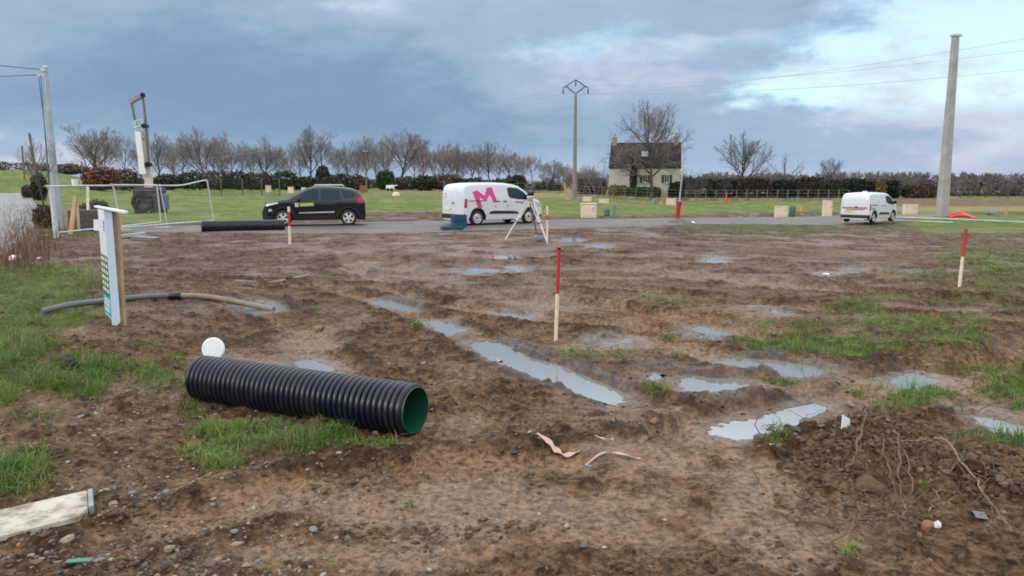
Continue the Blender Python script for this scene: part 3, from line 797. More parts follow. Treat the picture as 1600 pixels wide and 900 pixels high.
def build_ground():
    v = np.concatenate([np.linspace(2400, 1000, 26)[:-1], np.arange(1000, 291, -1.25)])
    r_near = []
    for q in v:
        k = (450 - q) / FPX
        t = -EYE / (-SP + k * CP)
        r_near.append(t * (CP + k * SP))
    r = np.concatenate([[0.25], np.array(r_near), np.geomspace(r_near[-1] * 1.02, 5000, 30)])
    r = np.maximum.accumulate(r)
    fine = np.radians(np.arange(-41, 41.001, 0.08))
    az = np.concatenate([np.radians(np.arange(-178, -41.5, 2.2)), fine, np.radians(np.arange(43, 180, 2.2))])
    A, R = np.meshgrid(az, r)
    x = (np.sin(A) * R).ravel(); y = (np.cos(A) * R).ravel()
    # rows at right angles to the view inside the field of view, so that spacing stays even
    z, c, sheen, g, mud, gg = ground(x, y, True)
    n, m = len(az), len(r)
    i = np.arange(m - 1)[:, None] * n; j = np.arange(n)[None, :]; j2 = (j + 1) % n
    F = np.stack([i + j, i + j2, i + n + j2, i + n + j], -1).reshape(-1, 4)[:, ::-1]
    mm = bpy.data.materials.new('soil')
    mm.use_nodes = True
    q = NT(mm.node_tree)
    b = mm.node_tree.nodes['Principled BSDF']
    a = q.n('ShaderNodeAttribute', attribute_name='col'); w = q.n('ShaderNodeAttribute', attribute_name='sheen')
    geo = q.n('ShaderNodeNewGeometry')
    n1 = q.noise(geo.outputs['Position'], 60, 5, 0.65); n2 = q.noise(geo.outputs['Position'], 9, 5, 0.65)
    n3 = q.noise(geo.outputs['Position'], 21, 6, 0.7)
    f = q.m('ADD', q.smooth(n3, 0.36, 0.61, 0.46, 1.30), q.m('MULTIPLY', q.m('SUBTRACT', q.m('ADD', n1, n2), 1.0), 0.7))
    vm = q.n('ShaderNodeVectorMath', operation='SCALE')
    q.t.links.new(a.outputs['Color'], vm.inputs[0]); q.t.links.new(f, vm.inputs['Scale'])
    q.t.links.new(vm.outputs[0], b.inputs['Base Color'])
    rgh = q.m('SUBTRACT', 0.85, q.m('MULTIPLY', w.outputs['Fac'], q.m('ADD', 0.28, q.m('MULTIPLY', n2, 0.35))))
    q.t.links.new(rgh, b.inputs['Roughness'])
    q.t.links.new(q.m('ADD', 0.12, q.m('MULTIPLY', w.outputs['Fac'], 0.42)), b.inputs['Specular IOR Level'])
    bp = q.n('ShaderNodeBump'); bp.inputs['Distance'].default_value = 0.012; bp.inputs['Strength'].default_value = 0.9
    q.t.links.new(q.m('ADD', n1, n3), bp.inputs['Height']); q.t.links.new(bp.outputs[0], b.inputs['Normal'])
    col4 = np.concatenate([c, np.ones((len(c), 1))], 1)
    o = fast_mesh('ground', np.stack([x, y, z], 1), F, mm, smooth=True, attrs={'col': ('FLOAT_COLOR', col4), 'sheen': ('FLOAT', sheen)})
    tag(o, kind='structure')


build_ground()


def gz(x, y):
    return float(ground(np.array([x]), np.array([y]))[0])


def on(u, v, sink=0.0):
    p = at(u, v)
    p.z = gz(p.x, p.y) - sink
    return p


# ------------------------------------------------------------------ water and roads
def build_water():
    m = bpy.data.materials.new('muddy_water')
    m.use_nodes = True
    q = NT(m.node_tree)
    b = m.node_tree.nodes['Principled BSDF']
    geo = q.n('ShaderNodeNewGeometry')
    b.inputs['Base Color'].default_value = (0.17, 0.172, 0.165, 1)
    b.inputs['Roughness'].default_value = 0.035
    b.inputs['IOR'].default_value = 2.5
    bp = q.n('ShaderNodeBump'); bp.inputs['Distance'].default_value = 0.0012; bp.inputs['Strength'].default_value = 0.35
    q.t.links.new(q.noise(geo.outputs['Position'], 7, 3, 0.5), bp.inputs['Height']); q.t.links.new(bp.outputs[0], b.inputs['Normal'])
    for P, lev in PUD_W:
        cx = sum(p[0] for p in P) / len(P); cy = sum(p[1] for p in P) / len(P)
        sp = spline(list(P) + [P[0]], 3)[:-1]
        V = [(cx, cy, lev)]
        for px_, py_ in sp:
            d = math.hypot(px_ - cx, py_ - cy)
            k = (d + 0.14) / d
            V.append((cx + (px_ - cx) * k, cy + (py_ - cy) * k, lev))
        n = len(sp)
        o = MB().add(V, [(0, 1 + i, 1 + (i + 1) % n) for i in range(n)]).build('puddle', m)
        o.data.flip_normals() if o.data.polygons[0].normal.z < 0 else None
        tag(o, kind='structure')


build_water()


def build_roads():
    m = mat('asphalt', (0.112, 0.107, 0.110), 0.65, var=0.3, vscale=0.7, dirt=(0.135, 0.095, 0.068), dirt_amt=1.0, dscale=0.6, bump=0.004, bscale=60)
    us = np.arange(170, 1476, 4.0)
    lo = np.interp(us, ROAD_U, ROAD_LO)[:, None]; hi = np.interp(us, ROAD_U, ROAD_HI)[:, None]
    kk = np.linspace(-1, 1, 9)[None, :]
    x, y = at_np(np.repeat(us, 9), ((lo + hi) / 2 + (hi - lo) / 2 * kk).ravel())
    rim = np.tile((np.abs(np.linspace(-1, 1, 9)) > 0.99).astype(float), len(us))
    V = np.stack([x, y + rim * 0.25 * perlin(x * 0.9, y * 0.9, 201), base_z(x, y) + 0.028 - 0.04 * rim], 1)
    n = len(us)
    F = [(i * 9 + k, i * 9 + k + 1, (i + 1) * 9 + k + 1, (i + 1) * 9 + k) for i in range(n - 1) for k in range(8)]
    o = fast_mesh('road', V, F, m, smooth=True)
    o.data.flip_normals() if o.data.polygons[0].normal.z < 0 else None
    tag(o, kind='structure')
    m2 = mat('lane_asphalt', (0.19, 0.185, 0.185), 0.5, var=0.18, vscale=0.5, dirt=(0.17, 0.14, 0.12), dirt_amt=0.5, dscale=0.4)
    rows = [(302.5, -260, 40), (306, -260, 46), (312, -260, 52), (320, -260, 56), (330, -260, 58), (342, -260, 58), (356, -260, 52), (372, -260, 40), (388, -260, 24), (402, -260, 8)]
    x, y = at_np([a + (b - a) * k / 8 for v, a, b in rows for k in range(9)], [v for v, a, b in rows for k in range(9)])
    V = np.stack([x, y, ground(x, y) + 0.03], 1)
    F = [(i * 9 + k, i * 9 + k + 1, (i + 1) * 9 + k + 1, (i + 1) * 9 + k) for i in range(len(rows) - 1) for k in range(8)]
    o = fast_mesh('lane', V, F, m2, smooth=True)
    o.data.flip_normals() if o.data.polygons[0].normal.z < 0 else None
    tag(o, kind='structure')


build_roads()


# ------------------------------------------------------------------ grass, weeds, gravel and loose clods
def grass_blades(n, vlo, vhi, seed, hmin, hmax, wid, field=False):
    rng = np.random.default_rng(seed)
    u = rng.uniform(-60, 1660, n); v = rng.uniform(vlo, vhi, n)
    x, y = at_np(u, v)
    z, c, sheen, g, mud, gg = ground(x, y, True)
    keep = rng.random(n) < np.clip(sm(g, 0.08, 0.7) * mud * 0.95 + gg * mud * 0.4, 0, 1) * (1 - sheen * 0.4)
    x, y, z, g = x[keep], y[keep], z[keep], g[keep]
    n = len(x)
    H = rng.uniform(hmin, hmax, n) * (0.45 + 0.65 * g) * (0.35 + 1.2 * sm(fbm(x * 2.6, y * 2.6, 3, 301), -0.3, 0.6) ** 1.5)
    uu = pix(x, y, z)[0]
    H = H * (1 + 0.15 * sm(-uu, -330, -180))
    a = rng.uniform(0, 6.283, n); lean = rng.uniform(0.25, 1.5, n)
    W = wid * rng.uniform(0.6, 1.3, n)
    dx, dy = np.cos(a), np.sin(a)
    px_, py_ = -dy, dx
    V = np.zeros((n, 5, 3))
    for k, (t, wk) in enumerate(((0, 1), (0, -1), (0.55, 0.8), (0.55, -0.8), (1, 0))):
        off = lean * H * t * t * 0.9
        V[:, k, 0] = x + dx * off + px_ * W * wk * 0.5
        V[:, k, 1] = y + dy * off + py_ * W * wk * 0.5
        V[:, k, 2] = z - 0.01 + H * t * (1 - 0.42 * lean * t)
    b = np.arange(n)[:, None] * 5
    F = np.concatenate([np.stack([b[:, 0], b[:, 0] + 1, b[:, 0] + 3, b[:, 0] + 2], 1), np.stack([b[:, 0] + 2, b[:, 0] + 3, b[:, 0] + 4, b[:, 0] + 4], 1)])
    t = np.clip(rng.normal(0.48, 0.28, n) + 1.1 * fbm(x * 1.2, y * 1.2, 3, 303), 0, 1)[:, None]
    col = np.array([0.045, 0.130, 0.014]) * (1 - t) + np.array([0.175, 0.285, 0.046]) * t
    dead = rng.random(n) < 0.10 + 0.3 * sm(fbm(x * 0.9, y * 0.9, 3, 305), 0.05, 0.5)
    col[dead] = np.array([0.30, 0.235, 0.115]) * rng.uniform(0.6, 1.1, (dead.sum(), 1))
    cc = np.repeat(np.concatenate([col, np.ones((n, 1))], 1)[:, None, :], 5, 1).reshape(-1, 4)
    return V.reshape(-1, 3), F, cc


def build_grass():
    Vs, Fs, Cs, b = [], [], [], 0
    for args in ((240000, 395, 900, 1, 0.05, 0.19, 0.006), (70000, 343, 430, 2, 0.07, 0.17, 0.020), (9000, 600, 760, 3, 0.14, 0.30, 0.007)):
        V, F, C = grass_blades(*args)
        Vs.append(V); Fs.append(F + b); Cs.append(C); b += len(V)
    F = np.concatenate(Fs)
    # quads and triangles: triangles were written as degenerate quads, so split everything into triangles
    q = F[F[:, 2] != F[:, 3]]; t = F[F[:, 2] == F[:, 3]]
    T = np.concatenate([q[:, :3], q[:, [0, 2, 3]], t[:, :3]])
    tag(fast_mesh('grass', np.concatenate(Vs), T, M['grass'], smooth=True, attrs={'col': ('FLOAT_COLOR', np.concatenate(Cs))}), kind='stuff')


build_grass()

_t = (1 + 5 ** 0.5) / 2
ICO_V = np.array([(-1, _t, 0), (1, _t, 0), (-1, -_t, 0), (1, -_t, 0), (0, -1, _t), (0, 1, _t), (0, -1, -_t), (0, 1, -_t), (_t, 0, -1), (_t, 0, 1), (-_t, 0, -1), (-_t, 0, 1)]) / math.sqrt(1 + _t * _t)
ICO_F = np.array([(0, 11, 5), (0, 5, 1), (0, 1, 7), (0, 7, 10), (0, 10, 11), (1, 5, 9), (5, 11, 4), (11, 10, 2), (10, 7, 6), (7, 1, 8),
                  (3, 9, 4), (3, 4, 2), (3, 2, 6), (3, 6, 8), (3, 8, 9), (4, 9, 5), (2, 4, 11), (6, 2, 10), (8, 6, 7), (9, 8, 1)])


def scatter(name, n, seed, vlo, vhi, size, flat, palette, material, weight, smooth, up=0.3):
    rng = np.random.default_rng(seed)
    u = rng.uniform(-40, 1640, n); v = rng.uniform(vlo, vhi, n)
    x, y = at_np(u, v)
    z, c, sheen, g, mud, gg = ground(x, y, True)
    keep = rng.random(n) < weight(u, v, x, y, sheen, g, mud)
    x, y, z = x[keep], y[keep], z[keep]
    n = len(x)
    s = size[0] + (size[1] - size[0]) * rng.random(n) ** 3.2
    sc = np.stack([s * rng.uniform(0.7, 1.4, n), s * rng.uniform(0.6, 1.1, n), s * rng.uniform(*flat, n)], 1)
    V = ICO_V[None] * rng.uniform(0.55, 1.35, (n, 12, 1)) * sc[:, None, :]
    a = rng.uniform(0, 6.283, n); ca, sa = np.cos(a)[:, None], np.sin(a)[:, None]
    X = V[:, :, 0] * ca - V[:, :, 1] * sa; Y = V[:, :, 0] * sa + V[:, :, 1] * ca
    V = np.stack([X + x[:, None], Y + y[:, None], V[:, :, 2] + (z + sc[:, 2] * up)[:, None]], -1)
    F = (ICO_F[None] + (np.arange(n) * 12)[:, None, None]).reshape(-1, 3)
    pal = np.array(palette)
    col = pal[rng.integers(0, len(pal), n)] * rng.uniform(0.75, 1.2, (n, 1))
    cc = np.repeat(np.concatenate([col, np.ones((n, 1))], 1)[:, None], 12, 1).reshape(-1, 4)
    tag(fast_mesh(name, V.reshape(-1, 3), F, material, smooth=smooth, attrs={'col': ('FLOAT_COLOR', cc)}), kind='stuff')


def in_heap(x, y):
    return sm(-poly_sd(x, y, HEAP), -0.25, 0.15)


PEB = [(0.17, 0.13, 0.095), (0.13, 0.125, 0.125), (0.21, 0.165, 0.12), (0.10, 0.10, 0.115), (0.25, 0.16, 0.10), (0.15, 0.11, 0.075), (0.27, 0.25, 0.22)]
scatter('gravel', 26000, 11, 450, 930, (0.004, 0.021), (0.35, 0.8), PEB, M['pebble'],
        lambda u, v, x, y, sh, g, mud: mud * (0.04 + 0.35 * sm(-u, -760, -420) * sm(v, 560, 680) + 0.5 * sm(fbm(x * 1.6, y * 1.6, 3, 107), 0.1, 0.45) * sm(-u, -900, -600)), False, 0.1)
scatter('loose_clods', 42000, 12, 430, 930, (0.005, 0.027), (0.3, 0.7), [(0.070, 0.044, 0.027), (0.095, 0.062, 0.039), (0.12, 0.082, 0.053), (0.058, 0.037, 0.023)], M['clod'],
        lambda u, v, x, y, sh, g, mud: mud * (1 - 0.7 * sh) * (0.04 + 0.9 * sm(fbm(x * 1.3, y * 1.3, 3, 61) + 0.4 * fbm(x * 4, y * 4, 2, 62), -0.05, 0.4)) * (1 - 0.75 * blobs(u, v, SMOOTHMUD, 0 * u)), False, 0.15)

scatter('heap_clods', 22000, 14, 630, 800, (0.006, 0.036), (0.45, 0.95), [(0.11, 0.068, 0.040), (0.105, 0.066, 0.041), (0.13, 0.085, 0.054), (0.055, 0.034, 0.021), (0.15, 0.10, 0.065)], M['clod'],
        lambda u, v, x, y, sh, g, mud: in_heap(x, y) * (1 - sm(g, 0.4, 0.8)), False, 0.2)

# ------------------------------------------------------------------ trees
def tubes_np(tubes, n):
    """many tubes with the same number of rings -> arrays"""
    P = np.array([t[0] for t in tubes]); R = np.array([t[1] for t in tubes])
    k, m = P.shape[0], P.shape[1]
    D = np.zeros_like(P)
    D[:, 1:-1] = P[:, 2:] - P[:, :-2]; D[:, 0] = P[:, 1] - P[:, 0]; D[:, -1] = P[:, -1] - P[:, -2]
    D /= np.linalg.norm(D, axis=2, keepdims=True) + 1e-9
    ref = np.where(np.abs(D[:, :1, 2:3]) < 0.8, np.array([0, 0, 1.0]), np.array([1.0, 0, 0]))
    A = ref - D * (D * ref).sum(2, keepdims=True)
    A /= np.linalg.norm(A, axis=2, keepdims=True) + 1e-9
    B = np.cross(D, A)
    t = np.arange(n) * 2 * np.pi / n
    V = P[:, :, None] + (A[:, :, None] * np.cos(t)[None, None, :, None] + B[:, :, None] * np.sin(t)[None, None, :, None]) * R[:, :, None, None]
    V = V.reshape(-1, 3)
    b = (np.arange(k) * m * n)[:, None, None] + (np.arange(m - 1) * n)[None, :, None]
    j = np.arange(n)[None, None]; j2 = (j + 1) % n
    F = np.stack([b + j, b + j2, b + n + j2, b + n + j], -1).reshape(-1, 4)
    return V, F


def nrm(v):
    return v / (np.linalg.norm(v) + 1e-9)


def twigs(out, rng, pts, d, L, r, r1, lev, st):
    """all end twigs of one branch at once"""
    k = st['n'][lev] + 1
    segs = len(pts) - 1
    t = np.minimum(0.22 + 0.78 * (np.arange(k) + rng.uniform(0.1, 0.9, k)) / (k - 1), 0.999)
    f = t * segs; i = f.astype(int)
    p = pts[i] + (pts[i + 1] - pts[i]) * (f - i)[:, None]
    ax = pts[i + 1] - pts[i]; ax = ax / (np.linalg.norm(ax, axis=1, keepdims=True) + 1e-9)
    q = rng.normal(0, 1, (k, 3)); q -= ax * (q * ax).sum(1, keepdims=True); q /= np.linalg.norm(q, axis=1, keepdims=True) + 1e-9
    an = np.radians(st['ang'][lev] * rng.uniform(0.5, 1.25, k))[:, None]
    cur = ax * np.cos(an) + q * np.sin(an)
    LL = (L * st['ratio'][lev] * rng.uniform(0.8, 1.15, k) * (1.05 - 0.35 * t))[:, None]
    rr = np.maximum((r + (r1 - r) * t) * 0.55, st['rmin'])
    P = [p]
    for s in range(4):
        cur = cur + rng.normal(0, st['wob'], (k, 3)) + np.array([0, 0, st['up']])
        cur = cur / np.linalg.norm(cur, axis=1, keepdims=True)
        p = p + cur * LL / 4
        P.append(p)
    P = np.stack(P, 1)
    for j in range(k):
        out[lev + 1].append((P[j], np.linspace(rr[j], rr[j] * 0.4, 5)))


def grow(out, rng, p, d, L, r, lev, st):
    mx = len(st['n'])
    segs = 5
    pts = [p]; cur = d
    for i in range(segs):
        cur = nrm(cur + rng.normal(0, st['wob'], 3) + np.array([0, 0, st['up'] * (0.4 if lev == 0 else 1)]))
        p = p + cur * L / segs
        pts.append(p)
    r1 = r * (0.5 if lev < mx else 0.35)
    rad = list(np.linspace(r, r1, segs + 1))
    if lev == 0:
        rad[0] *= 1.35
    out[lev].append((pts, rad))
    if lev == mx:
        return
    if lev + 1 == mx:
        twigs(out, rng, np.array(pts), d, L, r, r1, lev, st)
        return
    k = st['n'][lev]
    t0 = st['clear'] if lev == 0 else 0.22
    az = rng.uniform(0, 6.28)
    for j in range(k):
        t = t0 + (1 - t0) * (j + rng.uniform(0.1, 0.9)) / k
        f = t * segs; i = min(int(f), segs - 1)
        q = pts[i] + (pts[i + 1] - pts[i]) * (f - i)
        ax = nrm(pts[i + 1] - pts[i])
        az += 2.399 + rng.normal(0, 0.3)
        s1 = nrm(np.cross(ax, np.array([0.3, 1, 0.2]))); s2 = np.cross(ax, s1)
        an = math.radians(st['ang'][lev] * rng.uniform(0.7, 1.25))
        dd = ax * math.cos(an) + (s1 * math.cos(az) + s2 * math.sin(az)) * math.sin(an)
        LL = L * st['ratio'][lev] * rng.uniform(0.8, 1.15) * (1.1 - 0.45 * t if lev == 0 else 1.05 - 0.35 * t)
        rr = max((r + (r1 - r) * t) * 0.55, st['rmin'])
        grow(out, rng, q, nrm(dd), LL, rr, lev + 1, st)
    grow(out, rng, p, nrm(cur + rng.normal(0, 0.15, 3)), L * st['ratio'][lev] * st.get('lead', 0.6), max(r1 * 0.9, st['rmin']), lev + 1, st)


def tree_meshes(seed, st, H=10.0, stems=1):
    rng = np.random.default_rng(seed)
    out = [[] for _ in range(len(st['n']) + 1)]
    for s in range(stems):
        d = nrm(np.array([rng.normal(0, st.get('lean', 0.03)), rng.normal(0, st.get('lean', 0.03)), 1.0]))
        p = np.array([rng.normal(0, 0.25), rng.normal(0, 0.25), -0.15]) if stems > 1 else np.array([0, 0, -0.15])
        grow(out, rng, p, d, H * st['trunk'], H * st['girth'], 0, st)
    top = max(p[2] for lv in out for t in lv for p in t[0])
    def arr(levels):
        Vs, Fs, b = [], [], 0
        for lv, n in levels:
            if out[lv]:
                V, F = tubes_np(out[lv], n)
                Vs.append(V); Fs.append(F + b); b += len(V)
        return np.concatenate(Vs) * (H / top), np.concatenate(Fs)
    nl = len(out)
    return arr([(0, 7), (1, 6)]), arr([(k, 4 if k == 2 else 3) for k in range(2, nl)])


ST_ROUND = dict(n=[10, 7, 7, 6], ang=[52, 44, 42, 40], ratio=[1.05, 0.52, 0.52, 0.60], wob=0.08, up=0.06, clear=0.36, trunk=0.44, girth=0.017, rmin=0.0105, lead=0.5)
ST_TALL = dict(n=[10, 7, 6, 6], ang=[42, 40, 40, 38], ratio=[0.78, 0.50, 0.52, 0.55], wob=0.07, up=0.08, clear=0.30, trunk=0.54, girth=0.015, rmin=0.0105, lead=0.55)
ST_OPEN = dict(n=[8, 6, 6, 5], ang=[46, 42, 42, 40], ratio=[0.95, 0.55, 0.52, 0.5], wob=0.09, up=0.06, clear=0.42, trunk=0.52, girth=0.015, rmin=0.0105)
ST_HOUSE = dict(n=[13, 8, 6, 6], ang=[58, 44, 42, 40], ratio=[0.92, 0.55, 0.52, 0.52], wob=0.10, up=0.035, clear=0.30, trunk=0.50, girth=0.020, rmin=0.0095, lead=0.45)
ST_FAN = dict(n=[14, 7, 6, 5], ang=[50, 38, 36, 36], ratio=[0.95, 0.45, 0.48, 0.5], wob=0.06, up=0.07, clear=0.24, trunk=0.42, girth=0.014, rmin=0.009, lead=0.5)
ST_VEE = dict(n=[5, 6, 4], ang=[58, 34, 40], ratio=[1.25, 0.34, 0.5], wob=0.10, up=0.03, clear=0.45, trunk=0.42, girth=0.018, rmin=0.016)
ST_BUSH = dict(n=[5, 4, 3], ang=[34, 36, 38], ratio=[0.6, 0.55, 0.55], wob=0.10, up=0.05, clear=0.12, trunk=0.6, girth=0.008, rmin=0.012, lean=0.35)


def make_tree(name, seed, st, label, cat='tree', group=None, stems=1, tm='bark', cm='twig', parts=('trunk', 'crown')):
    (tv, tf), (cv, cf) = tree_meshes(seed, st, 10.0, stems)
    t = thing(name, label, cat, group=group)
    fast_mesh(parts[0], tv, tf, M[tm], t, smooth=True)
    fast_mesh(parts[1], cv, cf, M[cm], t, smooth=True)
    return t


def stand(o, u, vb, vt, rng, wide=1.0, d=None):
    """put a 10 m high prototype on the ground so that it reaches from pixel row vb up to vt"""
    p = at(u, vb) if d is None else ray(u, vb, d)
    if d is not None:
        p.z = float(base_z(p.x, p.y))
    H = p.y * 0 + (ray(u, vt, p.y).z - p.z)
    s = H / 10.0
    o.location = (p.x, p.y, p.z - 0.05)
    o.scale = (s * wide, s * wide, s)
    o.rotation_euler = (0, 0, rng.uniform(0, 6.28))
    return o


def build_trees():
    rng = random.Random(4)
    protos = {}
    used = set()
    def proto(kind, i):
        key = (kind, i % 2)
        if key not in protos:
            st = {'round': ST_ROUND, 'tall': ST_TALL, 'open': ST_OPEN}[kind]
            protos[key] = make_tree('bare_tree', 100 + i * 7 + len(kind), st, 'tree', group='bare trees in the row across the field')
        if key not in used:
            used.add(key)
            return protos[key]
        return copy_tree(protos[key])
    # u, top, base, kind, variant, width
    row = [(66, 207, 292, 'open', 0, 0.75, 'small bare tree behind the pale steel pole, leftmost of the row'),
           (141, 187, 296, 'round', 0, 1.15, 'wide round bare tree rising above the rusty brown bush on the left'),
           (196, 210, 294, 'open', 1, 0.8, 'thin bare tree just left of the white boom machine'),
           (252, 206, 294, 'tall', 0, 0.85, 'slim bare tree just right of the white boom machine'),
           (272, 203, 292, 'round', 1, 0.8, 'bare tree close behind the slim one right of the white boom machine'),
           (322, 196, 294, 'round', 2, 0.85, 'bushy bare tree above the bent right end of the wire fence panels'),
           (348, 204, 292, 'tall', 1, 0.9, 'slim bare tree next to the bushy tree, left of the dark car'),
           (376, 216, 291, 'open', 0, 0.9, 'low open bare tree above the far end of the second black pipe'),
           (415, 208, 293, 'round', 3, 1.1, 'broad hazy bare tree above the bonnet of the dark car'),
           (452, 222, 292, 'open', 1, 0.7, 'short thin bare tree left of the tallest tree behind the dark car'),
           (486, 194, 293, 'tall', 2, 1.0, 'tallest bare tree of the row, above the roof of the dark car'),
           (508, 212, 293, 'open', 2, 0.8, 'small bare tree leaning against the right side of the tallest tree'),
           (546, 220, 293, 'open', 0, 0.85, 'low forked bare tree above the tail of the dark car'),
           (574, 210, 294, 'tall', 0, 0.8, 'narrow bare tree behind the thin wooden pole right of the dark car'),
           (602, 204, 292, 'round', 1, 0.75, 'bare tree overlapping the left side of the big round crown'),
           (624, 197, 294, 'round', 0, 1.15, 'big round bare tree in the gap between the dark car and the white van'),
           (662, 216, 293, 'tall', 1, 0.8, 'narrow bare tree just right of the big round crown'),
           (690, 218, 292, 'round', 2, 0.85, 'bare tree above the rear end of the van with the pink letter'),
           (713, 222, 293, 'tall', 2, 0.8, 'upright bare tree above the rear half of the van roof'),
           (738, 222, 292, 'round', 3, 0.85, 'bare tree above the pink letter on the van'),
           (765, 218, 293, 'tall', 0, 0.95, 'taller upright bare tree above the middle of the van roof'),
           (795, 224, 292, 'round', 1, 0.9, 'bare tree above the front door window of the van'),
           (832, 240, 291, 'open', 1, 0.9, 'low bare tree above the instrument on the tripod'),
           (862, 246, 291, 'round', 2, 0.9, 'low bare tree left of the tall pole with the forked top'),
           (886, 254, 291, 'open', 2, 0.9, 'lowest bare tree, directly behind the tall pole with the forked top')]
    for u, vt, vb, kind, i, w, lab in row:
        o = stand(proto(kind, i), u, vb, vt, rng, w)
        o['label'] = lab
    q = None
    for u, vt in ((170, 214), (222, 222), (292, 214), (334, 212), (362, 222), (396, 220), (434, 222), (466, 214), (528, 220), (560, 224), (592, 216), (646, 222), (676, 226), (700, 228), (726, 228), (752, 226), (780, 230), (812, 236), (846, 248), (874, 252), (910, 258), (934, 262)):
        if q is None:
            q = o = make_tree('pale_bare_tree', 83, ST_ROUND, 'paler bare tree far behind the tree row, showing between nearer crowns', group='pale trees behind the tree row', tm='pale_twig', cm='pale_twig')
        else:
            o = copy_tree(q)
        stand(o, u + rng.uniform(-6, 6), 290, vt, rng, rng.uniform(0.8, 1.0), d=205)
    t = stand(make_tree('bare_tree', 31, ST_HOUSE, 'big spreading bare tree in front of the stone house'), 1018, 304.5, 153, rng, 1.0, d=98)
    t.rotation_euler = (0, 0, 2.6); t.scale = (t.scale.x * 0.70, t.scale.y * 0.70, t.scale.z)
    stand(make_tree('bare_tree', 37, ST_FAN, 'fan shaped bare tree standing alone right of the house', cm='twig_purple'), 1158, 301, 203, rng, 0.84, d=112)
    t = stand(make_tree('bare_tree', 43, ST_VEE, 'sparse bare tree with branches spread in a wide V, over the hedge', cm='twig_purple'), 1226, 300, 238, rng, 1.1, d=116)
    t.rotation_euler = (0, 0, 0.3)
    stand(make_tree('bare_tree', 47, ST_TALL, 'small upright bare tree left of the far white van', cm='twig_purple'), 1286, 300, 245, rng, 0.9, d=116)
    # bare bushes
    bp = make_tree('bare_bush', 61, ST_BUSH, 'bush', cat='bush', group='bare bushes at the edge of the ploughed field', stems=5, tm='twig_purple', cm='twig_purple', parts=('stems', 'crown'))
    bp2 = make_tree('bare_bush', 67, ST_BUSH, 'bush', cat='bush', group='bare bushes at the edge of the ploughed field', stems=6, tm='twig', cm='twig', parts=('stems', 'crown'))
    spots = [(908, 256, 'bare bush between the forked pole and the house', 100), (930, 252, 'taller bare bush against the left wall of the house', 108), (948, 262, 'low bare bush touching the left corner of the house', 103),
             (1074, 262, 'bare bush against the right wall of the house', 106), (1090, 270, 'low bare bush right beside the bush on the right wall of the house', 108), (1128, 268, 'bare bush left of the fan shaped tree', 112), (1186, 268, 'bare bush right of the fan shaped tree', 113),
             (1206, 262, 'bare bush left of the V shaped tree', 117), (1256, 270, 'bare bush right of the V shaped tree', 117), (1308, 270, 'bare bush right of the small upright tree', 117),
             (1334, 264, 'purple bare bush above the rear of the far white van', 125), (1356, 266, 'purple bare bush above the roof of the far white van', 127), (1380, 265, 'purple bare bush above the cab of the far white van', 124), (1402, 272, 'low purple bush above the bonnet of the far white van', 122),
             (1424, 266, 'bare bush left of the thick concrete pole', 121), (1448, 268, 'bare bush touching the left side of the thick concrete pole', 122), (1500, 278, 'low bare bush touching the right side of the thick concrete pole', 117), (1516, 272, 'bare bush a little right of the thick concrete pole', 118), (1541, 269, 'tallest bare bush right of the thick concrete pole', 118),
             (1562, 280, 'low bare bush between the two tall ones at the right edge', 117), (1576, 272, 'dense bare bush near the right edge of the ploughed field', 117), (1600, 275, 'bare bush at the very right edge', 117), (1626, 272, 'bare bush cut by the right edge', 117)]
    for i, (u, vt, lab, d) in enumerate(spots):
        o = (bp if i == 0 else bp2 if i == 1 else copy_tree(bp if rng.random() < 0.65 else bp2))
        stand(o, u, 300, vt, rng, 1.25, d=d)
        o['label'] = lab


build_trees()


# ------------------------------------------------------------------ hedges and shrubs
def leaf_cloud(name, n, half, seed, cols, leaf, parent=None, box=0.0, lump=0.3, gaps=0.15):
    """leaf quads through a crown-shaped volume resting on z = 0"""
    rng = np.random.default_rng(seed)
    d = rng.normal(0, 1, (n, 3)); d /= np.linalg.norm(d, axis=1, keepdims=True)
    if box > 0:
        m = np.abs(d).max(1, keepdims=True)
        d = d * (1 - box) + d / m * box
    r = rng.uniform(0.45, 1.0, (n, 1)) ** 0.45
    lumpn = fbm(d[:, 0] * 2.3 + seed, d[:, 1] * 2.3 + d[:, 2] * 3.1, 3, seed)
    r = r * (1 + lump * lumpn[:, None])
    keep = (fbm(d[:, 0] * 5 + seed, d[:, 2] * 5 + d[:, 1] * 4, 2, seed + 5) > -0.5 + gaps)
    d, r = d[keep], r[keep]
    n = len(d)
    P = d * r * np.array(half)
    P[:, 2] = np.maximum(P[:, 2] + half[2], 0.02 * half[2] + rng.random(n) * 0.3 * half[2])
    a = rng.normal(0, 1, (n, 3)); a /= np.linalg.norm(a, axis=1, keepdims=True)
    b = np.cross(a, rng.normal(0, 1, (n, 3))); b /= np.linalg.norm(b, axis=1, keepdims=True)
    s = leaf * rng.uniform(0.6, 1.4, (n, 1))
    V = np.stack([P - a * s, P + b * s * 0.5, P + a * s, P - b * s * 0.5], 1).reshape(-1, 3)
    F = np.arange(n * 4).reshape(-1, 4)
    pal = np.array(cols)
    c = pal[rng.integers(0, len(pal), n)] * rng.uniform(0.7, 1.3, (n, 1))
    cc = np.repeat(np.concatenate([c, np.ones((n, 1))], 1)[:, None], 4, 1).reshape(-1, 4)
    return fast_mesh(name, V, F, M['leaf'], parent, attrs={'col': ('FLOAT_COLOR', cc)})


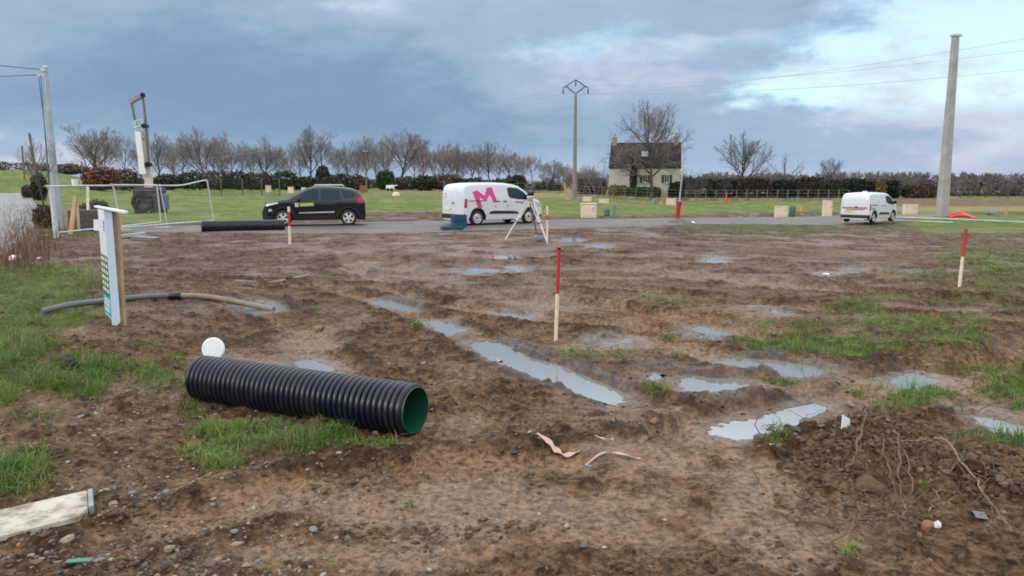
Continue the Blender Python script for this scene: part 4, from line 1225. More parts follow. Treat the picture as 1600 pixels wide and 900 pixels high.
DARK = [(0.024, 0.036, 0.018), (0.034, 0.046, 0.022), (0.040, 0.046, 0.027)]
OLIVE = [(0.040, 0.044, 0.018), (0.055, 0.052, 0.024), (0.034, 0.036, 0.018)]
BROWN = [(0.085, 0.068, 0.052), (0.100, 0.078, 0.056), (0.066, 0.057, 0.045)]
RUST = [(0.16, 0.060, 0.030), (0.12, 0.050, 0.028), (0.09, 0.045, 0.028)]
TEALISH = [(0.010, 0.026, 0.024), (0.014, 0.032, 0.028), (0.018, 0.028, 0.022)]
BRIGHT = [(0.030, 0.085, 0.026), (0.045, 0.11, 0.030), (0.025, 0.065, 0.022)]
GOLD = [(0.20, 0.16, 0.045), (0.15, 0.12, 0.04), (0.10, 0.09, 0.035)]
REDB = [(0.070, 0.038, 0.034), (0.045, 0.038, 0.030), (0.030, 0.036, 0.024)]


def shrub(u, vt, vb, wpx, cols, label, seed, d=None, name='evergreen_shrub', box=0.35, group=None, n=2600, cat='shrub', depth=None, leaf=0.16, lump=0.35, gaps=0.12):
    p = at(u, vb) if d is None else ray(u, vb, d)
    if d is not None:
        p.z = float(base_z(p.x, p.y))
    H = ray(u, vt, p.y).z - p.z
    w = wpx / FPX * p.y
    o = leaf_cloud(name, n, (w / 2, (depth or w * 0.8) / 2, H / 2), seed, cols, leaf, box=box, lump=lump, gaps=gaps)
    o.location = (p.x, p.y, p.z - 0.05)
    tag(o, label, cat, group)
    return o


def build_hedges():
    g = 'dark shrubs under the row of bare trees'
    L = [(30, 252, 285, 110, BROWN, 'low brown thicket on the far left skyline behind the green field', 300), (-40, 248, 285, 90, BROWN, 'brown thicket cut by the left edge on the skyline', 300),
         (100, 254, 285, 70, BROWN, 'brown thicket behind the pale steel pole', 220), (158, 256, 298, 52, RUST, 'rusty red beech bush left of the white boom machine', None), (196, 258, 298, 48, BROWN, 'brown bush between the rusty bush and the white boom machine', None),
         (262, 266, 297, 44, OLIVE, 'olive shrub right of the white boom machine', None), (300, 262, 297, 50, DARK, 'dark shrub above the right wire fence panel', None), (338, 260, 297, 46, BROWN, 'brown shrub above the second black pipe', None),
         (374, 262, 297, 44, DARK, 'dark shrub behind the left part of the far site fence', None), (408, 264, 297, 46, OLIVE, 'olive shrub above the bonnet of the dark car', None), (446, 262, 297, 46, DARK, 'dark shrub behind the windscreen of the dark car', None),
         (530, 266, 297, 46, DARK, 'dark shrub above the rear window of the dark car', None), (560, 268, 297, 36, BROWN, 'brown shrub behind the thin wooden pole', None), (632, 270, 297, 44, BROWN, 'brown shrub under the big round crown', None),
         (480, 270, 297, 40, OLIVE, 'olive shrub above the roof of the dark car', None),
         (664, 268, 298, 44, DARK, 'dark shrub left of the van with the pink letter', None), (700, 266, 298, 46, BROWN, 'brown shrub above the rear of the van with the pink letter', None), (740, 272, 298, 50, DARK, 'dark shrub above the pink letter on the van', None),
         (782, 274, 298, 50, DARK, 'dark shrub above the cab of the van', None), (806, 268, 299, 34, OLIVE, 'pale olive shrub behind the windscreen of the van', None), (850, 279, 300, 60, DARK, 'clipped dark hedge left of the forked pole', None)]
    for i, (u, vt, vb, w, c, lab, d) in enumerate(L):
        shrub(u, vt + (6 if d is None else 2), vb, w, c, lab, 400 + i, d=d, group=g, leaf=0.22 if d is None else 0.4, n=2400, lump=0.6, gaps=0.22, box=0.15)
    shrub(505, 258, 296, 22, OLIVE, 'cone shaped olive conifer behind the dark car', 450, name='conifer', box=0.0, leaf=0.2, lump=0.2)
    shrub(603, 266, 297, 28, [(0.02, 0.045, 0.016), (0.03, 0.055, 0.02)], 'green rounded shrub behind the white trailer', 451, leaf=0.2)
    g = 'clipped hedge sections behind the post fence'
    Hh = [(925, 278, 306, 44, TEALISH, 'dark bluish hedge section left of the house', 100), (1085, 277, 306, 56, DARK, 'dark hedge section right of the house'), (1130, 279, 306, 50, TEALISH, 'bluish hedge section under the fan shaped tree'),
          (1178, 278, 306, 54, REDB, 'hedge section with reddish tips right of the fan shaped tree'), (1222, 281, 306, 46, TEALISH, 'bluish hedge section under the V shaped tree'), (1262, 277, 308, 48, REDB, 'taller reddish brown hedge section left of the far van'),
          (1300, 280, 306, 40, DARK, 'dark hedge section above the tall beige box'), (1332, 278, 306, 36, TEALISH, 'dark bluish bush behind the rear of the far white van'), (1364, 281, 304, 34, OLIVE, 'olive bush behind the far white van'), (1390, 281, 305, 26, TEALISH, 'round dark bush behind the cab of the far white van'),
          (1436, 286, 306, 50, BROWN, 'brown scrub left of the thick concrete pole')]
    for i, h in enumerate(Hh):
        u, vt, vb, w, c, lab = h[:6]
        shrub(u, vt, vb, w, c, lab, 500 + i, d=112 + (i % 3), box=0.7, group=g, leaf=0.16, n=4000, depth=2.5, lump=0.22, gaps=0.0)
    shrub(1376, 279, 305, 14, GOLD, 'small golden bush among the dark ones behind the far white van', 520, d=110)
    # in the garden
    g = 'low clipped garden shrubs before the house'
    for i, (u, w, c, lab) in enumerate(((960, 20, GOLD, 'yellow leaved shrub before the left end of the house'), (972, 16, GOLD, 'second yellow shrub, next to the dark climber'), (988, 20, BRIGHT, 'green clipped shrub at the foot of the dark climber'), (1004, 20, BRIGHT, 'green clipped shrub left of the big tree trunk'),
                                        (1022, 20, BRIGHT, 'green clipped shrub right of the big tree trunk'))):
        shrub(u, 291.5 if i > 1 else 289, 305, w, c, lab, 540 + i, d=100.5, box=0.5, group=g, leaf=0.12, n=1500)
    shrub(1058, 284, 306, 26, TEALISH, 'dark bush at the right corner of the house', 560, d=100)
    shrub(989, 243, 304, 10, DARK, 'tall narrow dark climber against the house front', 561, d=101.3, name='climber', box=0.6, leaf=0.13, depth=0.8, n=2600)
    # far wood: one mass on the skyline to the right
    rng = np.random.default_rng(9)
    st = dict(ST_BUSH)
    Vs, Fs, b = [], [], 0
    (tv, tf), (cv, cf) = tree_meshes(71, ST_BUSH, 1.0, 6)
    for k in range(60):
        u = rng.uniform(880, 1720); d = rng.uniform(190, 260)
        p = ray(u, 290, d)
        s = rng.uniform(3.6, 5.4); a = rng.uniform(0, 6.28)
        ca, sa = math.cos(a), math.sin(a)
        for V, F in ((tv, tf), (cv, cf)):
            W = np.stack([(V[:, 0] * ca - V[:, 1] * sa) * s * 1.3 + p.x, (V[:, 0] * sa + V[:, 1] * ca) * s * 1.3 + d, V[:, 2] * s - 0.75], 1)
            Vs.append(W); Fs.append(F + b); b += len(W)
    tag(fast_mesh('far_wood', np.concatenate(Vs), np.concatenate(Fs), M['twig_purple'], smooth=True), kind='stuff')
    o = leaf_cloud('thicket', 9000, (42, 3.0, 1.25), 77, [(0.070, 0.066, 0.072), (0.055, 0.053, 0.058), (0.085, 0.076, 0.080)], 0.35, box=0.8, lump=0.12, gaps=-0.4)
    p = ray(1700, 300, 126); o.location = (p.x - 6, 128, -0.75)
    tag(o, 'long grey brown thicket behind the ploughed field on the right', 'thicket')
    o = leaf_cloud('thicket', 9000, (46, 3.0, 1.1), 78, BROWN, 0.4, box=0.8, lump=0.15, gaps=-0.4)
    o.location = (-62, 178, float(base_z(-62, 178)) - 0.2)
    tag(o, 'long low brown undergrowth behind the row of bare trees', 'thicket')


build_hedges()


# ------------------------------------------------------------------ the stone house
def build_house():
    d = 102.0
    a = ray(951, 305, d); b = ray(1060, 305, d)
    zb = float(base_z((a.x + b.x) / 2, d))
    Wd = b.x - a.x
    eave = ray(1000, 261.5, d).z - zb
    ridge_y = 4.0
    ridge = (ray(1000, 225.5, d + ridge_y).z - zb)
    D = 2 * ridge_y
    h = thing('stone_house', 'pale stone house with a steep dark slate roof and two end chimneys', 'house', (a.x, d, zb), math.radians(-11.0))
    t = 0.35
    wl = MB()
    # front with two window openings, built of piers and bands
    win = [(4.35, 0.62, 2.15, 1.0), (7.10, 0.62, 2.15, 1.0)]   # x, width, sill, height
    def hole_wall(x0, x1, holes):
        cur = x0
        for hx, hw, sill, hh in holes:
            wl.box(((cur + hx) / 2, t / 2, eave / 2 - 0.25), (hx - cur, t, eave + 0.5))
            wl.box((hx + hw / 2, t / 2, sill / 2 - 0.25), (hw, t, sill + 0.5))
            top = sill + hh
            wl.box((hx + hw / 2, t / 2, (top + eave) / 2), (hw, t, eave - top))
            cur = hx + hw
        wl.box(((cur + x1) / 2, t / 2, eave / 2 - 0.25), (x1 - cur, t, eave + 0.5))
    hole_wall(0, Wd, win)
    wl.box((Wd / 2, D - t / 2, eave / 2 - 0.25), (Wd, t, eave + 0.5))
    for x in (0, Wd - t):
        pr = [(t, -0.5), (D - t, -0.5), (D - t, eave), (D / 2, ridge - 0.12), (t, eave)]
        Mx = Matrix(((0, 0, 1, x), (1, 0, 0, 0), (0, 1, 0, 0), (0, 0, 0, 1)))
        wl.prism(pr, t, Mx)
    wl.build('wall', M['wall'], h)
    rf = MB()
    sl = math.atan2(ridge - eave, ridge_y)
    Ls = math.hypot(ridge - eave, ridge_y) + 0.35
    for s in (-1, 1):
        R = Matrix.Rotation(s * -sl if s > 0 else sl, 3, 'X')
        c = Vector((Wd / 2, ridge_y + s * (ridge_y + 0.1) / 2, (eave + ridge) / 2 + 0.02))
        rf.box(c, (Wd + 0.1, Ls, 0.14), R)
    rf.box((Wd / 2, ridge_y, ridge + 0.07), (Wd + 0.1, 0.3, 0.14))
    roof = rf.build('roof', M['slate'], h)
    for x in (0.42, Wd - 0.62):
        ch = MB()
        ch.box((x, ridge_y, ridge + 0.25), (0.62, 1.0, 1.1)); ch.box((x, ridge_y, ridge + 0.86), (0.74, 1.1, 0.14))
        for k in (-0.25, 0.25):
            ch.lathe([(0.11, 0), (0.10, 0.45), (0.0, 0.45)], 10, Matrix.Translation((x, ridge_y + k, ridge + 0.92)))
        ch.build('chimney', M['chimney'], roof)
    sk = MB()
    q = 0.52
    sk.box((Wd * 0.49, ridge_y * q - 0.08, eave + (ridge - eave) * q + 0.13), (0.9, 1.15, 0.07), Matrix.Rotation(sl, 3, 'X'))
    sk.build('skylight', mat('skylight_glass', (0.20, 0.24, 0.30), 0.08, spec=0.8), roof)
    for hx, hw, sill, hh in win:
        f = MB()
        for zz in (sill + 0.03, sill + hh - 0.03):
            f.box((hx + hw / 2, 0.18, zz), (hw, 0.08, 0.06))
        for xx in (hx + 0.03, hx + hw / 2, hx + hw - 0.03):
            f.box((xx, 0.18, sill + hh / 2), (0.06, 0.078, hh - 0.13))
        fo = f.build('window', M['white_paint'], h)
        MB().box((hx + hw / 2, 0.21, sill + hh / 2), (hw - 0.04, 0.02, hh - 0.04)).build('pane', M['glass'], fo)
        MB().box((hx + hw / 2, -0.05, sill - 0.06), (hw + 0.2, 0.22, 0.1)).build('sill', M['concrete'], fo)
        for xx in (hx - 0.19, hx + hw + 0.19):
            MB().box((xx, -0.035, sill + hh / 2), (0.34, 0.05, hh), bev=0.01).build('shutter', M['shutter'], h)
    g = MB()
    g.tube([(-0.05, -0.14, eave - 0.08), (Wd + 0.05, -0.14, eave - 0.08)], 0.07, 8)
    g.build('gutter', M['shutter'], h)


build_house()


# ------------------------------------------------------------------ poles and wires
def catenary(a, b, sag, n=28):
    return [a.lerp(b, i / n) - Vector((0, 0, sag * 4 * (i / n) * (1 - i / n))) for i in range(n + 1)]


def build_poles():
    # pale steel pole on the left
    p = on(91, 357, 0.1)
    H = ray(71, 105, p.y).z - p.z
    t = thing('steel_pole', 'tall pale blue grey steel pole by the lane, with wires leaving to the left', 'utility pole', p)
    MB().tube([(0, 0, -0.2), (0, 0, 1.0), (0, 0, H)], [0.165, 0.155, 0.085], 16).build('shaft', M['steel_pole'], t, True)
    MB().tube([(0, 0, H), (0, 0, H + 0.05)], [0.105, 0.06], 12).build('cap', M['galv'], t, True)
    b = MB().box((-0.16, 0, H - 0.30), (0.32, 0.07, 0.10)); b.box((-0.05, -0.1, H - 0.12), (0.2, 0.06, 0.08)); b.tube([(-0.28, 0, H - 0.3), (-0.28, 0, H - 0.16)], 0.03, 8)
    b.build('bracket', M['galv'], t)
    MB().tube([(-0.27, -0.02, H - 0.35), (-0.20, -0.03, H * 0.7), (-0.16, -0.05, H * 0.55), (-0.19, -0.05, 1.2)], 0.016, 6).build('down_lead', M['cable'], t)
    MB().tube([(-0.13, -0.11, H - 0.3), (-0.13, -0.14, H * 0.7), (-0.17, -0.13, 1.2)], 0.016, 6).build('down_lead', M['cable'], t)
    top = Vector((p.x, p.y, p.z + H))
    e1 = ray(-700, -40, 22); e2 = ray(-700, 112, 24)
    tag(MB().tube(catenary(top + Vector((-0.12, -0.1, -0.10)), e1, 0.35), 0.016, 5).build('overhead_wire', M['cable']), 'upper black wire running left from the top of the pale steel pole', 'wire', 'wires of the pale steel pole')
    tag(MB().tube(catenary(top + Vector((-0.29, 0, -0.28)), e2, 0.2), 0.016, 5).build('overhead_wire', M['cable']), 'lower black wire running left from the bracket of the pale steel pole', 'wire', 'wires of the pale steel pole')
    # fat galvanised gate post touching it
    p = on(88, 362, 0.05)
    # forked concrete pole in the middle
    p = at(897.5, 312); p.z -= 0.1
    H = ray(897.5, 145, p.y).z - p.z
    t = thing('forked_pole', 'slender concrete pole with a V shaped steel top in the middle of the field', 'utility pole', p, 0)
    k = p.y / FPX
    MB().tube([(0, 0, -0.3), (0, 0, H)], [0.24, 0.13], 10).build('shaft', M['old_concrete'], t, True)
    f = MB()
    arm, up = 19.0 * k, 10.5 * k
    f.tube([(0, 0, H - 0.1), (-arm * 0.75, 0, H + up * 0.9)], 0.065, 6); f.tube([(0, 0, H - 0.1), (arm * 0.75, 0, H + up * 0.9)], 0.065, 6)
    f.tube([(-arm, 0, H + up * 0.72), (-arm * 0.75, 0, H + up * 0.95), (0, 0, H + up * 1.85), (arm * 0.75, 0, H + up * 0.95), (arm, 0, H + up * 0.72)], 0.065, 6)
    f.build('cross_arm', M['dark_steel'], t)
    ins = []
    for x, z in ((-arm, H + up * 0.72), (0, H + up * 1.85), (arm, H + up * 0.72)):
        MB().tube([(x, 0, z), (x, 0, z - 0.15), (x, 0, z - 0.2), (x, 0, z - 0.62)], [0.03, 0.03, 0.08, 0.08], 8).build('insulator', M['dark_steel'], t, True)
        ins.append(Vector((p.x + x, p.y, p.z + z - 0.62)))
    far = [ray(200, 262, 260), ray(200, 255, 260), ray(202, 259, 262)]
    near = [ray(1750, 92, 60), ray(1750, 58, 60), ray(1750, 32, 57)]
    for i, nm in enumerate(('left', 'middle', 'right')):
        tag(MB().tube(catenary(ins[i], near[i], 0.8, 40), 0.013, 5).build('power_line', M['steel_pole']), f'overhead line from the {nm} insulator of the forked pole to the upper right', 'power line', 'overhead lines to the right')
        tag(MB().tube(catenary(ins[i], far[i], 1.2, 40), 0.014, 5).build('power_line', M['steel_pole']), f'faint overhead line from the {nm} insulator of the forked pole to the left', 'power line', 'overhead lines to the left')
    # thick concrete pole on the right
    p = at(1471.5, 338); p.z -= 0.15
    H = ray(1493, 57, p.y).z - p.z
    k = p.y / FPX
    t = thing('concrete_pole', 'thick tapering concrete pole with a small steel cap, tallest pole on the right', 'utility pole', p, 0.12)
    m = MB()
    wb, wt = 15.5 * k, 9.0 * k
    V, F = [], []
    n = 12
    for i in range(n + 1):
        w = wb + (wt - wb) * i / n
        c = w * 0.10
        q = [(-w / 2 + c, -w * 0.42), (w / 2 - c, -w * 0.42), (w / 2, -w * 0.42 + c), (w / 2, w * 0.42 - c), (w / 2 - c, w * 0.42), (-w / 2 + c, w * 0.42), (-w / 2, w * 0.42 - c), (-w / 2, -w * 0.42 + c)]
        V += [(a, b, -0.3 + (H + 0.3) * i / n) for a, b in q]
    for i in range(n):
        F += [(i * 8 + j, i * 8 + (j + 1) % 8, i * 8 + 8 + (j + 1) % 8, i * 8 + 8 + j) for j in range(8)]
    F += [tuple(range(7, -1, -1)), tuple(n * 8 + j for j in range(8))]
    m.add(V, F)
    m.build('shaft', M['concrete'], t)
    c = MB().box((0, 0, H + 0.08), (wt * 1.35, wt * 1.1, 0.16), bev=0.02); c.tube([(0, 0, H + 0.15), (0, 0, H + 0.32)], [wt * 0.55, wt * 0.18], 12)
    c.box((wt * 0.75, 0, H + 0.05), (wt * 1.0, 0.09, 0.1))
    c.build('cap', M['galv'], t)
    # thin wooden poles further away
    for u, vb, vt, w, lab in ((39, 284, 228, 3.2, 'thin wooden pole standing in the far left green field'), (573, 300, 231, 2.6, 'thin wooden pole behind the right end of the dark car'), (130, 285, 252, 2.6, 'short wooden pole above the white bucket on the fence rail')):
        d = 120
        p = ray(u, vb, d); p.z = float(base_z(p.x, d)) - 0.2
        H = ray(u, vt, d).z - p.z
        t = thing('wooden_pole', lab, 'pole', p, 0, 'thin wooden poles in the background')
        MB().tube([(0, 0, 0), (0, 0, H)], [w / 2 * d / FPX, w / 2 * 0.75 * d / FPX], 8).build('shaft', M['old_timber'], t, True)
        if u != 130:
            a = MB().box((0, 0.02, H - 0.5), (0.7, 0.09, 0.09))
            a.tube([(-0.3, 0, H - 0.46), (-0.3, 0, H - 0.3)], 0.04, 6); a.tube([(0.3, 0, H - 0.46), (0.3, 0, H - 0.3)], 0.04, 6)
            a.build('cross_arm', M['galv'], t)
    # leaning dark pole with ivy behind the steel pole
    p = ray(62, 300, 70); p.z = float(base_z(p.x, 70)) - 0.1
    t = thing('leaning_pole', 'leaning old wooden pole with an ivy covered foot, behind the pale steel pole', 'pole', p)
    H = ray(54, 208, 70).z - p.z
    MB().tube([(0, 0, 0), (-0.50, 0, H)], [0.15, 0.10], 8).build('shaft', M['old_timber'], t, True)
    MB().box((-0.33, -0.14, H * 0.62), (0.36, 0.26, 0.5), bev=0.03).build('switch_box', M['barrel_grey'], t)
    leaf_cloud('ivy', 1500, (0.62, 0.6, 1.25), 91, DARK, 0.14, t, box=0.3)


build_poles()


# ------------------------------------------------------------------ fences
def mesh_panel(parent, w, h, skew=0.0, bump=0.0):
    """welded wire panel in the local xz plane, from x = 0 to w: frame, uprights, thin wires"""
    r = 0.030
    f = MB()
    f.tube(spline([(0, 0, 0.08), (0, 0, h - 0.14), (0.12, 0, h), (w * 0.62, 0, h - bump * 0.4), (w * 0.82, 0, h + bump * 0.3), (w - 0.14, 0, h + bump), (w, 0, h + bump - 0.16), (w, 0, 0.08)], 3), r, 8)
    f.v = [(a + skew * c, b, c) for a, b, c in f.v]
    f.build('frame', M['galv'], parent, True)
    MB().tube([(0, 0, 0.16), (w, 0, 0.16)], r * 0.9, 8).build('bottom_rail', M['galv'], parent, True)
    n = MB()
    for i in range(1, int(w / 0.16)):
        n.tube([(i * 0.16 + skew * 0.16, 0, 0.16), (i * 0.16 + skew * h, 0, h - 0.03)], 0.0009, 3, cap=False)
    for k in range(1, 8):
        n.tube([(0, 0.004, 0.16 + k * (h - 0.18) / 8), (w, 0.004, 0.16 + k * (h - 0.18) / 8)], 0.0009, 3, cap=False)
    n.build('wire_mesh', M['galv'], parent)


def build_fences():
    def panel(ub, vb, ue, ve, label, vt, skew=0.0, bump=0.0):
        a, b = on(ub, vb), on(ue, ve)
        dv = b - a
        t = thing('wire_fence', label, 'fence', a, math.atan2(dv.y, dv.x), 'tubular wire fence panels on the left')
        L = math.hypot(dv.x, dv.y)
        h = ray(ub, vt, a.y).z - a.z
        t.rotation_euler = (math.radians(-3), math.atan2(-dv.z, L) , math.atan2(dv.y, dv.x))
        mesh_panel(t, L, h, skew, bump)
        return t, L, h
    panel(87, 371, 252, 352, 'long wire fence panel starting at the pale steel pole', 291)
    t, L, h = panel(191, 361, 335, 350, 'bent wire fence panel whose right end stops above the second black pipe', 289, -0.10, 0.14)
    MB().tube([(L * 0.46, 0.02, 0.1), (L * 0.46 - 0.1 * h, 0.02, h)], 0.023, 8).build('middle_upright', M['galv'], t, True)
    p = on(88, 371, 0.02)
    H = ray(82, 292, p.y).z - p.z
    o = MB().tube([(0, 0, 0), (-0.02, 0, H)], 0.085, 12).build('fence_post', M['galv'], None, True)
    o.location = p
    tag(o, 'thick galvanised fence post at the foot of the pale steel pole', 'post')
    for u, v, lab in ((192, 363, 'grey concrete fence foot under the left end of the bent fence panel'), (255, 358, 'grey concrete fence foot under the middle of the bent fence panel'), (334, 352, 'grey concrete fence foot under the right end of the bent fence panel')):
        p = on(u, v, 0.01)
        b = MB().box((0, 0, 0.07), (0.62, 0.22, 0.14), bev=0.03)
        for x in (-0.16, 0.16):
            b.tube([(x, 0, 0.13), (x, 0, 0.165)], 0.04, 8)
        o = b.build('ballast_block', M['concrete'])
        o.location = p; o.rotation_euler = (0, 0, 0.15)
        tag(o, lab, 'block', 'concrete feet of the wire fence')
    # white bucket-like marker over the rail
    p = on(122, 352)
    z = ray(122, 284, p.y).z
    o = MB().lathe([(0.0, 0), (0.085, 0), (0.11, 0.24), (0.12, 0.25), (0.10, 0.25), (0.08, 0.02), (0.0, 0.02)], 16).build('bucket', M['white_sheet'], None, True)
    e = on(87, 371); e2 = on(252, 352)
    s = (122 - 87) / (252 - 87.0) * 0.92
    q = e.lerp(e2, s)
    o.location = (q.x, q.y - 0.10, ray(122, 291, q.y).z)
    tag(o, 'small white bucket hung on the top rail of the left fence panel', 'bucket')
    # long fence with pale posts before the hedge
    t = thing('post_fence', 'long low wire fence with pale concrete posts along the far hedge', 'fence', (0, 0, 0))
    us = [u for u in range(694, 905, 23)] + [u for u in (921, 941, 958, 977, 993, 1012)] + [u for u in range(1071, 1330, 16)]
    tops = []
    for u in us:
        d = 120 if u < 900 else 98.5
        p = ray(u, 300, d); p.z = float(base_z(p.x, d))
        h = 1.6 if u < 900 else 1.4
        o = MB().box((0, 0, h / 2 - 0.1), (0.13, 0.13, h + 0.2), bev=0.02).build('post', M['post_grey'], t)
        o.location = p
        tops.append((p, h))
    for z in (0.15, 0.55, 0.95, 1.33):
        m = MB()
        for (a, h1), (b, h2) in zip(tops[:-1], tops[1:]):
            if abs(a.y - b.y) < 1:
                m.tube([a + Vector((0, -0.09, z)), b + Vector((0, -0.09, z))], 0.006, 3)
        m.build('wire', M['galv'], t)
    t = thing('boundary_wall', 'low pale stone edging wall at the foot of the long wire fence', 'wall', (0, 0, 0))
    w = MB()
    for (a, h1), (b, h2) in zip(tops[:-1], tops[1:]):
        if abs(a.y - b.y) < 1:
            mid = (a + b) / 2; dv = b - a
            w.box(mid + Vector((0, -0.5, 0.14)), (dv.length + 0.05, 0.26, 0.44), Matrix.Rotation(math.atan2(dv.y, dv.x), 3, 'Z'))
    w.build('stonework', mat('edging', (0.27, 0.225, 0.175), 0.9, var=0.3, vscale=0.8, dirt=(0.12, 0.10, 0.06), dirt_amt=0.8, dscale=0.5), t)
    # temporary site fence, left background
    t = thing('site_fence', 'dark temporary mesh fence with steel posts behind the left part of the field', 'fence', (0, 0, 0))
    pr = None
    for u in (326, 346, 379, 409, 437):
        d = 92
        p = ray(u, 300, d); p.z = float(base_z(p.x, d))
        h = ray(u, 279, d).z - p.z
        o = MB().box((0, 0, h / 2), (0.10, 0.10, h)).build('post', M['post_grey'], t)
        o.location = p
        if pr:
            m = MB()
            for k in range(14):
                z = 0.1 + k * (h - 0.1) / 13
                m.tube([pr + Vector((0, 0, z)), p + Vector((0, 0, z))], 0.008, 3)
            n = int((p - pr).length / 0.2)
            for k in range(n):
                q = pr.lerp(p, k / n)
                m.tube([q + Vector((0, 0, 0.1)), q + Vector((0, 0, h))], 0.008, 3)
            m.build('mesh', M['shutter'], t)
        pr = p


build_fences()


# ------------------------------------------------------------------ boxes, barrels and markers out in the field
def build_field_things():
    def cabinet(u0, u1, vt, vb, lab, grp='beige meter boxes standing in the field', rz=0.0, d=None, door=True):
        u = (u0 + u1) / 2
        p = at(u, vb) if d is None else ray(u, vb, d)
        k = p.y / FPX
        w = (u1 - u0) * k; h = ray(u, vt, p.y).z - p.z
        t = thing('meter_box', lab, 'meter box', p, rz, grp)
        dp = min(0.35, w * 0.5)
        MB().box((0, dp / 2, h / 2 - 0.03), (w, dp, h + 0.06), bev=0.02).build('body', M['cabinet'], t)
        MB().box((0, dp / 2, h + 0.02), (w + 0.03, dp + 0.06, 0.05), bev=0.012).build('lid', M['cabinet'], t)
        if door:
            MB().box((w * 0.02, -0.012, h * 0.52), (w * 0.8, 0.02, h * 0.78), bev=0.006).build('door', M['cabinet'], t)
            MB().box((w * 0.28, -0.03, h * 0.62), (0.025, 0.02, 0.14)).build('lock', mat('lock_brown', (0.20, 0.12, 0.09), 0.6) if 'lock_brown' not in bpy.data.materials else bpy.data.materials['lock_brown'], t)
    cabinet(908, 932, 319, 340, 'large beige meter box beside the road, nearest to the forked pole')
    cabinet(1212, 1231, 323, 339, 'beige meter box by the road with a dark green barrel beside it')
    cabinet(1286.5, 1300, 314.5, 338, 'tall narrow beige meter box left of the far white van')
    cabinet(1413, 1433.5, 320.5, 335, 'beige meter box in front of the bonnet of the far white van')
    cabinet(911.5, 924, 308, 315, 'small beige meter box just right of the foot of the forked pole')
    cabinet(936.5, 951, 311.5, 317.5, 'low beige meter box in the grass before the yellow garden shrubs')
    cabinet(1042, 1056, 311, 320.5, 'beige meter box left of the leaning marker with the red sleeve')
    cabinet(415, 423, 290, 300.5, 'small beige meter box farthest left, above the bonnet of the dark car', door=False)
    cabinet(450, 458, 292.5, 301.5, 'small beige meter box above the windscreen of the dark car', door=False)
    cabinet(471, 478, 293.5, 302, 'small beige meter box half hidden by the roof of the dark car', door=False)
    # rust-brown cabinet by the wooden pole
    p = at(567, 301); k = p.y / FPX
    t = thing('rusty_cabinet', 'rust brown cabinet at the foot of the thin wooden pole', 'cabinet', p)
    MB().box((0, 0, 0.5), (9 * k, 0.5, 1.05), bev=0.03).build('body', M['brick'], t); MB().box((0, 0, 1.05), (9.6 * k, 0.56, 0.09), bev=0.02).build('lid', M['old_timber'], t)
    # white trailer and the pale heap before it
    p = at(612, 298.5); k = p.y / FPX
    t = thing('trailer', 'small white box trailer in front of the green rounded shrub', 'trailer', p)
    MB().box((-0.2, 0, 0.62), (12 * k, 1.2, 0.75), bev=0.05).build('body', M['white_sheet'], t)
    MB().box((0.62, 0, 0.92), (6 * k, 1.0, 0.16), Matrix.Rotation(-0.2, 3, 'Y')).build('drawbar', M['white_sheet'], t)
    for x in (-0.5, 0.1):
        MB().lathe([(0.0, -0.08), (0.28, -0.08), (0.28, 0.08), (0.0, 0.08)], 16, Matrix.Translation((x, -0.55, 0.25)) @ Matrix.Rotation(math.pi / 2, 4, 'X')).build('wheel', M['tyre'], t)
    p = at(619, 306)
    V = ICO_V * np.array([0.52, 0.4, 0.42])
    o = MB().lathe([(0.0, 0.46), (0.2, 0.44), (0.38, 0.34), (0.48, 0.16), (0.50, -0.05)], 20).build('cream_dome', M['cabinet'], None, True)
    o.location = p
    tag(o, 'low cream coloured dome lying in the grass before the white trailer', 'dome')
    # barrels
    def barrel(u, vt, vb, wpx, m, lab):
        p = at(u, vb); k = p.y / FPX
        h = ray(u, vt, p.y).z - p.z; r = wpx * k / 2
        prof = [(0, 0), (r * 0.94, 0), (r, 0.04)] + [(r * (1.03 if i % 4 == 2 else 1.0), 0.04 + (h - 0.08) * i / 12) for i in range(1, 12)] + [(r, h - 0.04), (r * 0.94, h), (r * 0.85, h), (r * 0.83, h - 0.03), (0, h - 0.03)]
        o = MB().lathe(prof, 20).build('barrel', m, None, True)
        o.location = p
        tag(o, lab, 'barrel', 'barrels and pipe ends standing in the field')
    barrel(948, 327.5, 337, 9, M['barrel_green'], 'short grey green barrel right of the large beige box')
    barrel(958, 321.5, 338.5, 7.5, M['barrel_grey'], 'tall blue grey barrel right of the short grey green one')
    barrel(1022, 310.5, 319, 8.5, M['barrel_grey'], 'far blue grey barrel left of the leaning marker with the red sleeve')
    barrel(1238, 322, 338.5, 9, M['barrel_green'], 'dark green barrel beside the beige box on the right')
    barrel(905, 308, 315, 6, M['barrel_grey'], 'small grey barrel touching the foot of the forked pole')
    def cone(u, vt, vb, wpx, m, lab):
        p = at(u, vb); k = p.y / FPX
        h = ray(u, vt, p.y).z - p.z; r = wpx * k / 2
        t = thing('traffic_cone', lab, 'cone', p, 0, 'cones and marker cones in the field')
        MB().lathe([(0, h), (r * 0.16, h), (r * 0.72, h * 0.08), (r * 0.72, 0.03), (0, 0.03)], 14).build('body', m, t, True)
        MB().box((0, 0, 0.02), (r * 1.8, r * 1.8, 0.05), bev=0.01).build('base', m, t)
    cone(1134.5, 302.5, 317, 7, M['orange_red'], 'slim red cone in the grass below the hedge')
    cone(1251, 322.5, 330, 8, M['orange'], 'low orange cone right of the dark green barrel')
    cone(1033, 313, 319, 7, M['orange'], 'orange cone right of the far blue grey barrel')
    cone(886, 307, 312, 7, M['orange'], 'low orange cone left of the forked pole')
    cone(1080, 301, 306, 7, M['orange_red'], 'red cone low by the hedge right of the house')
    # leaning marker
    p = at(1058, 345); k = p.y / FPX
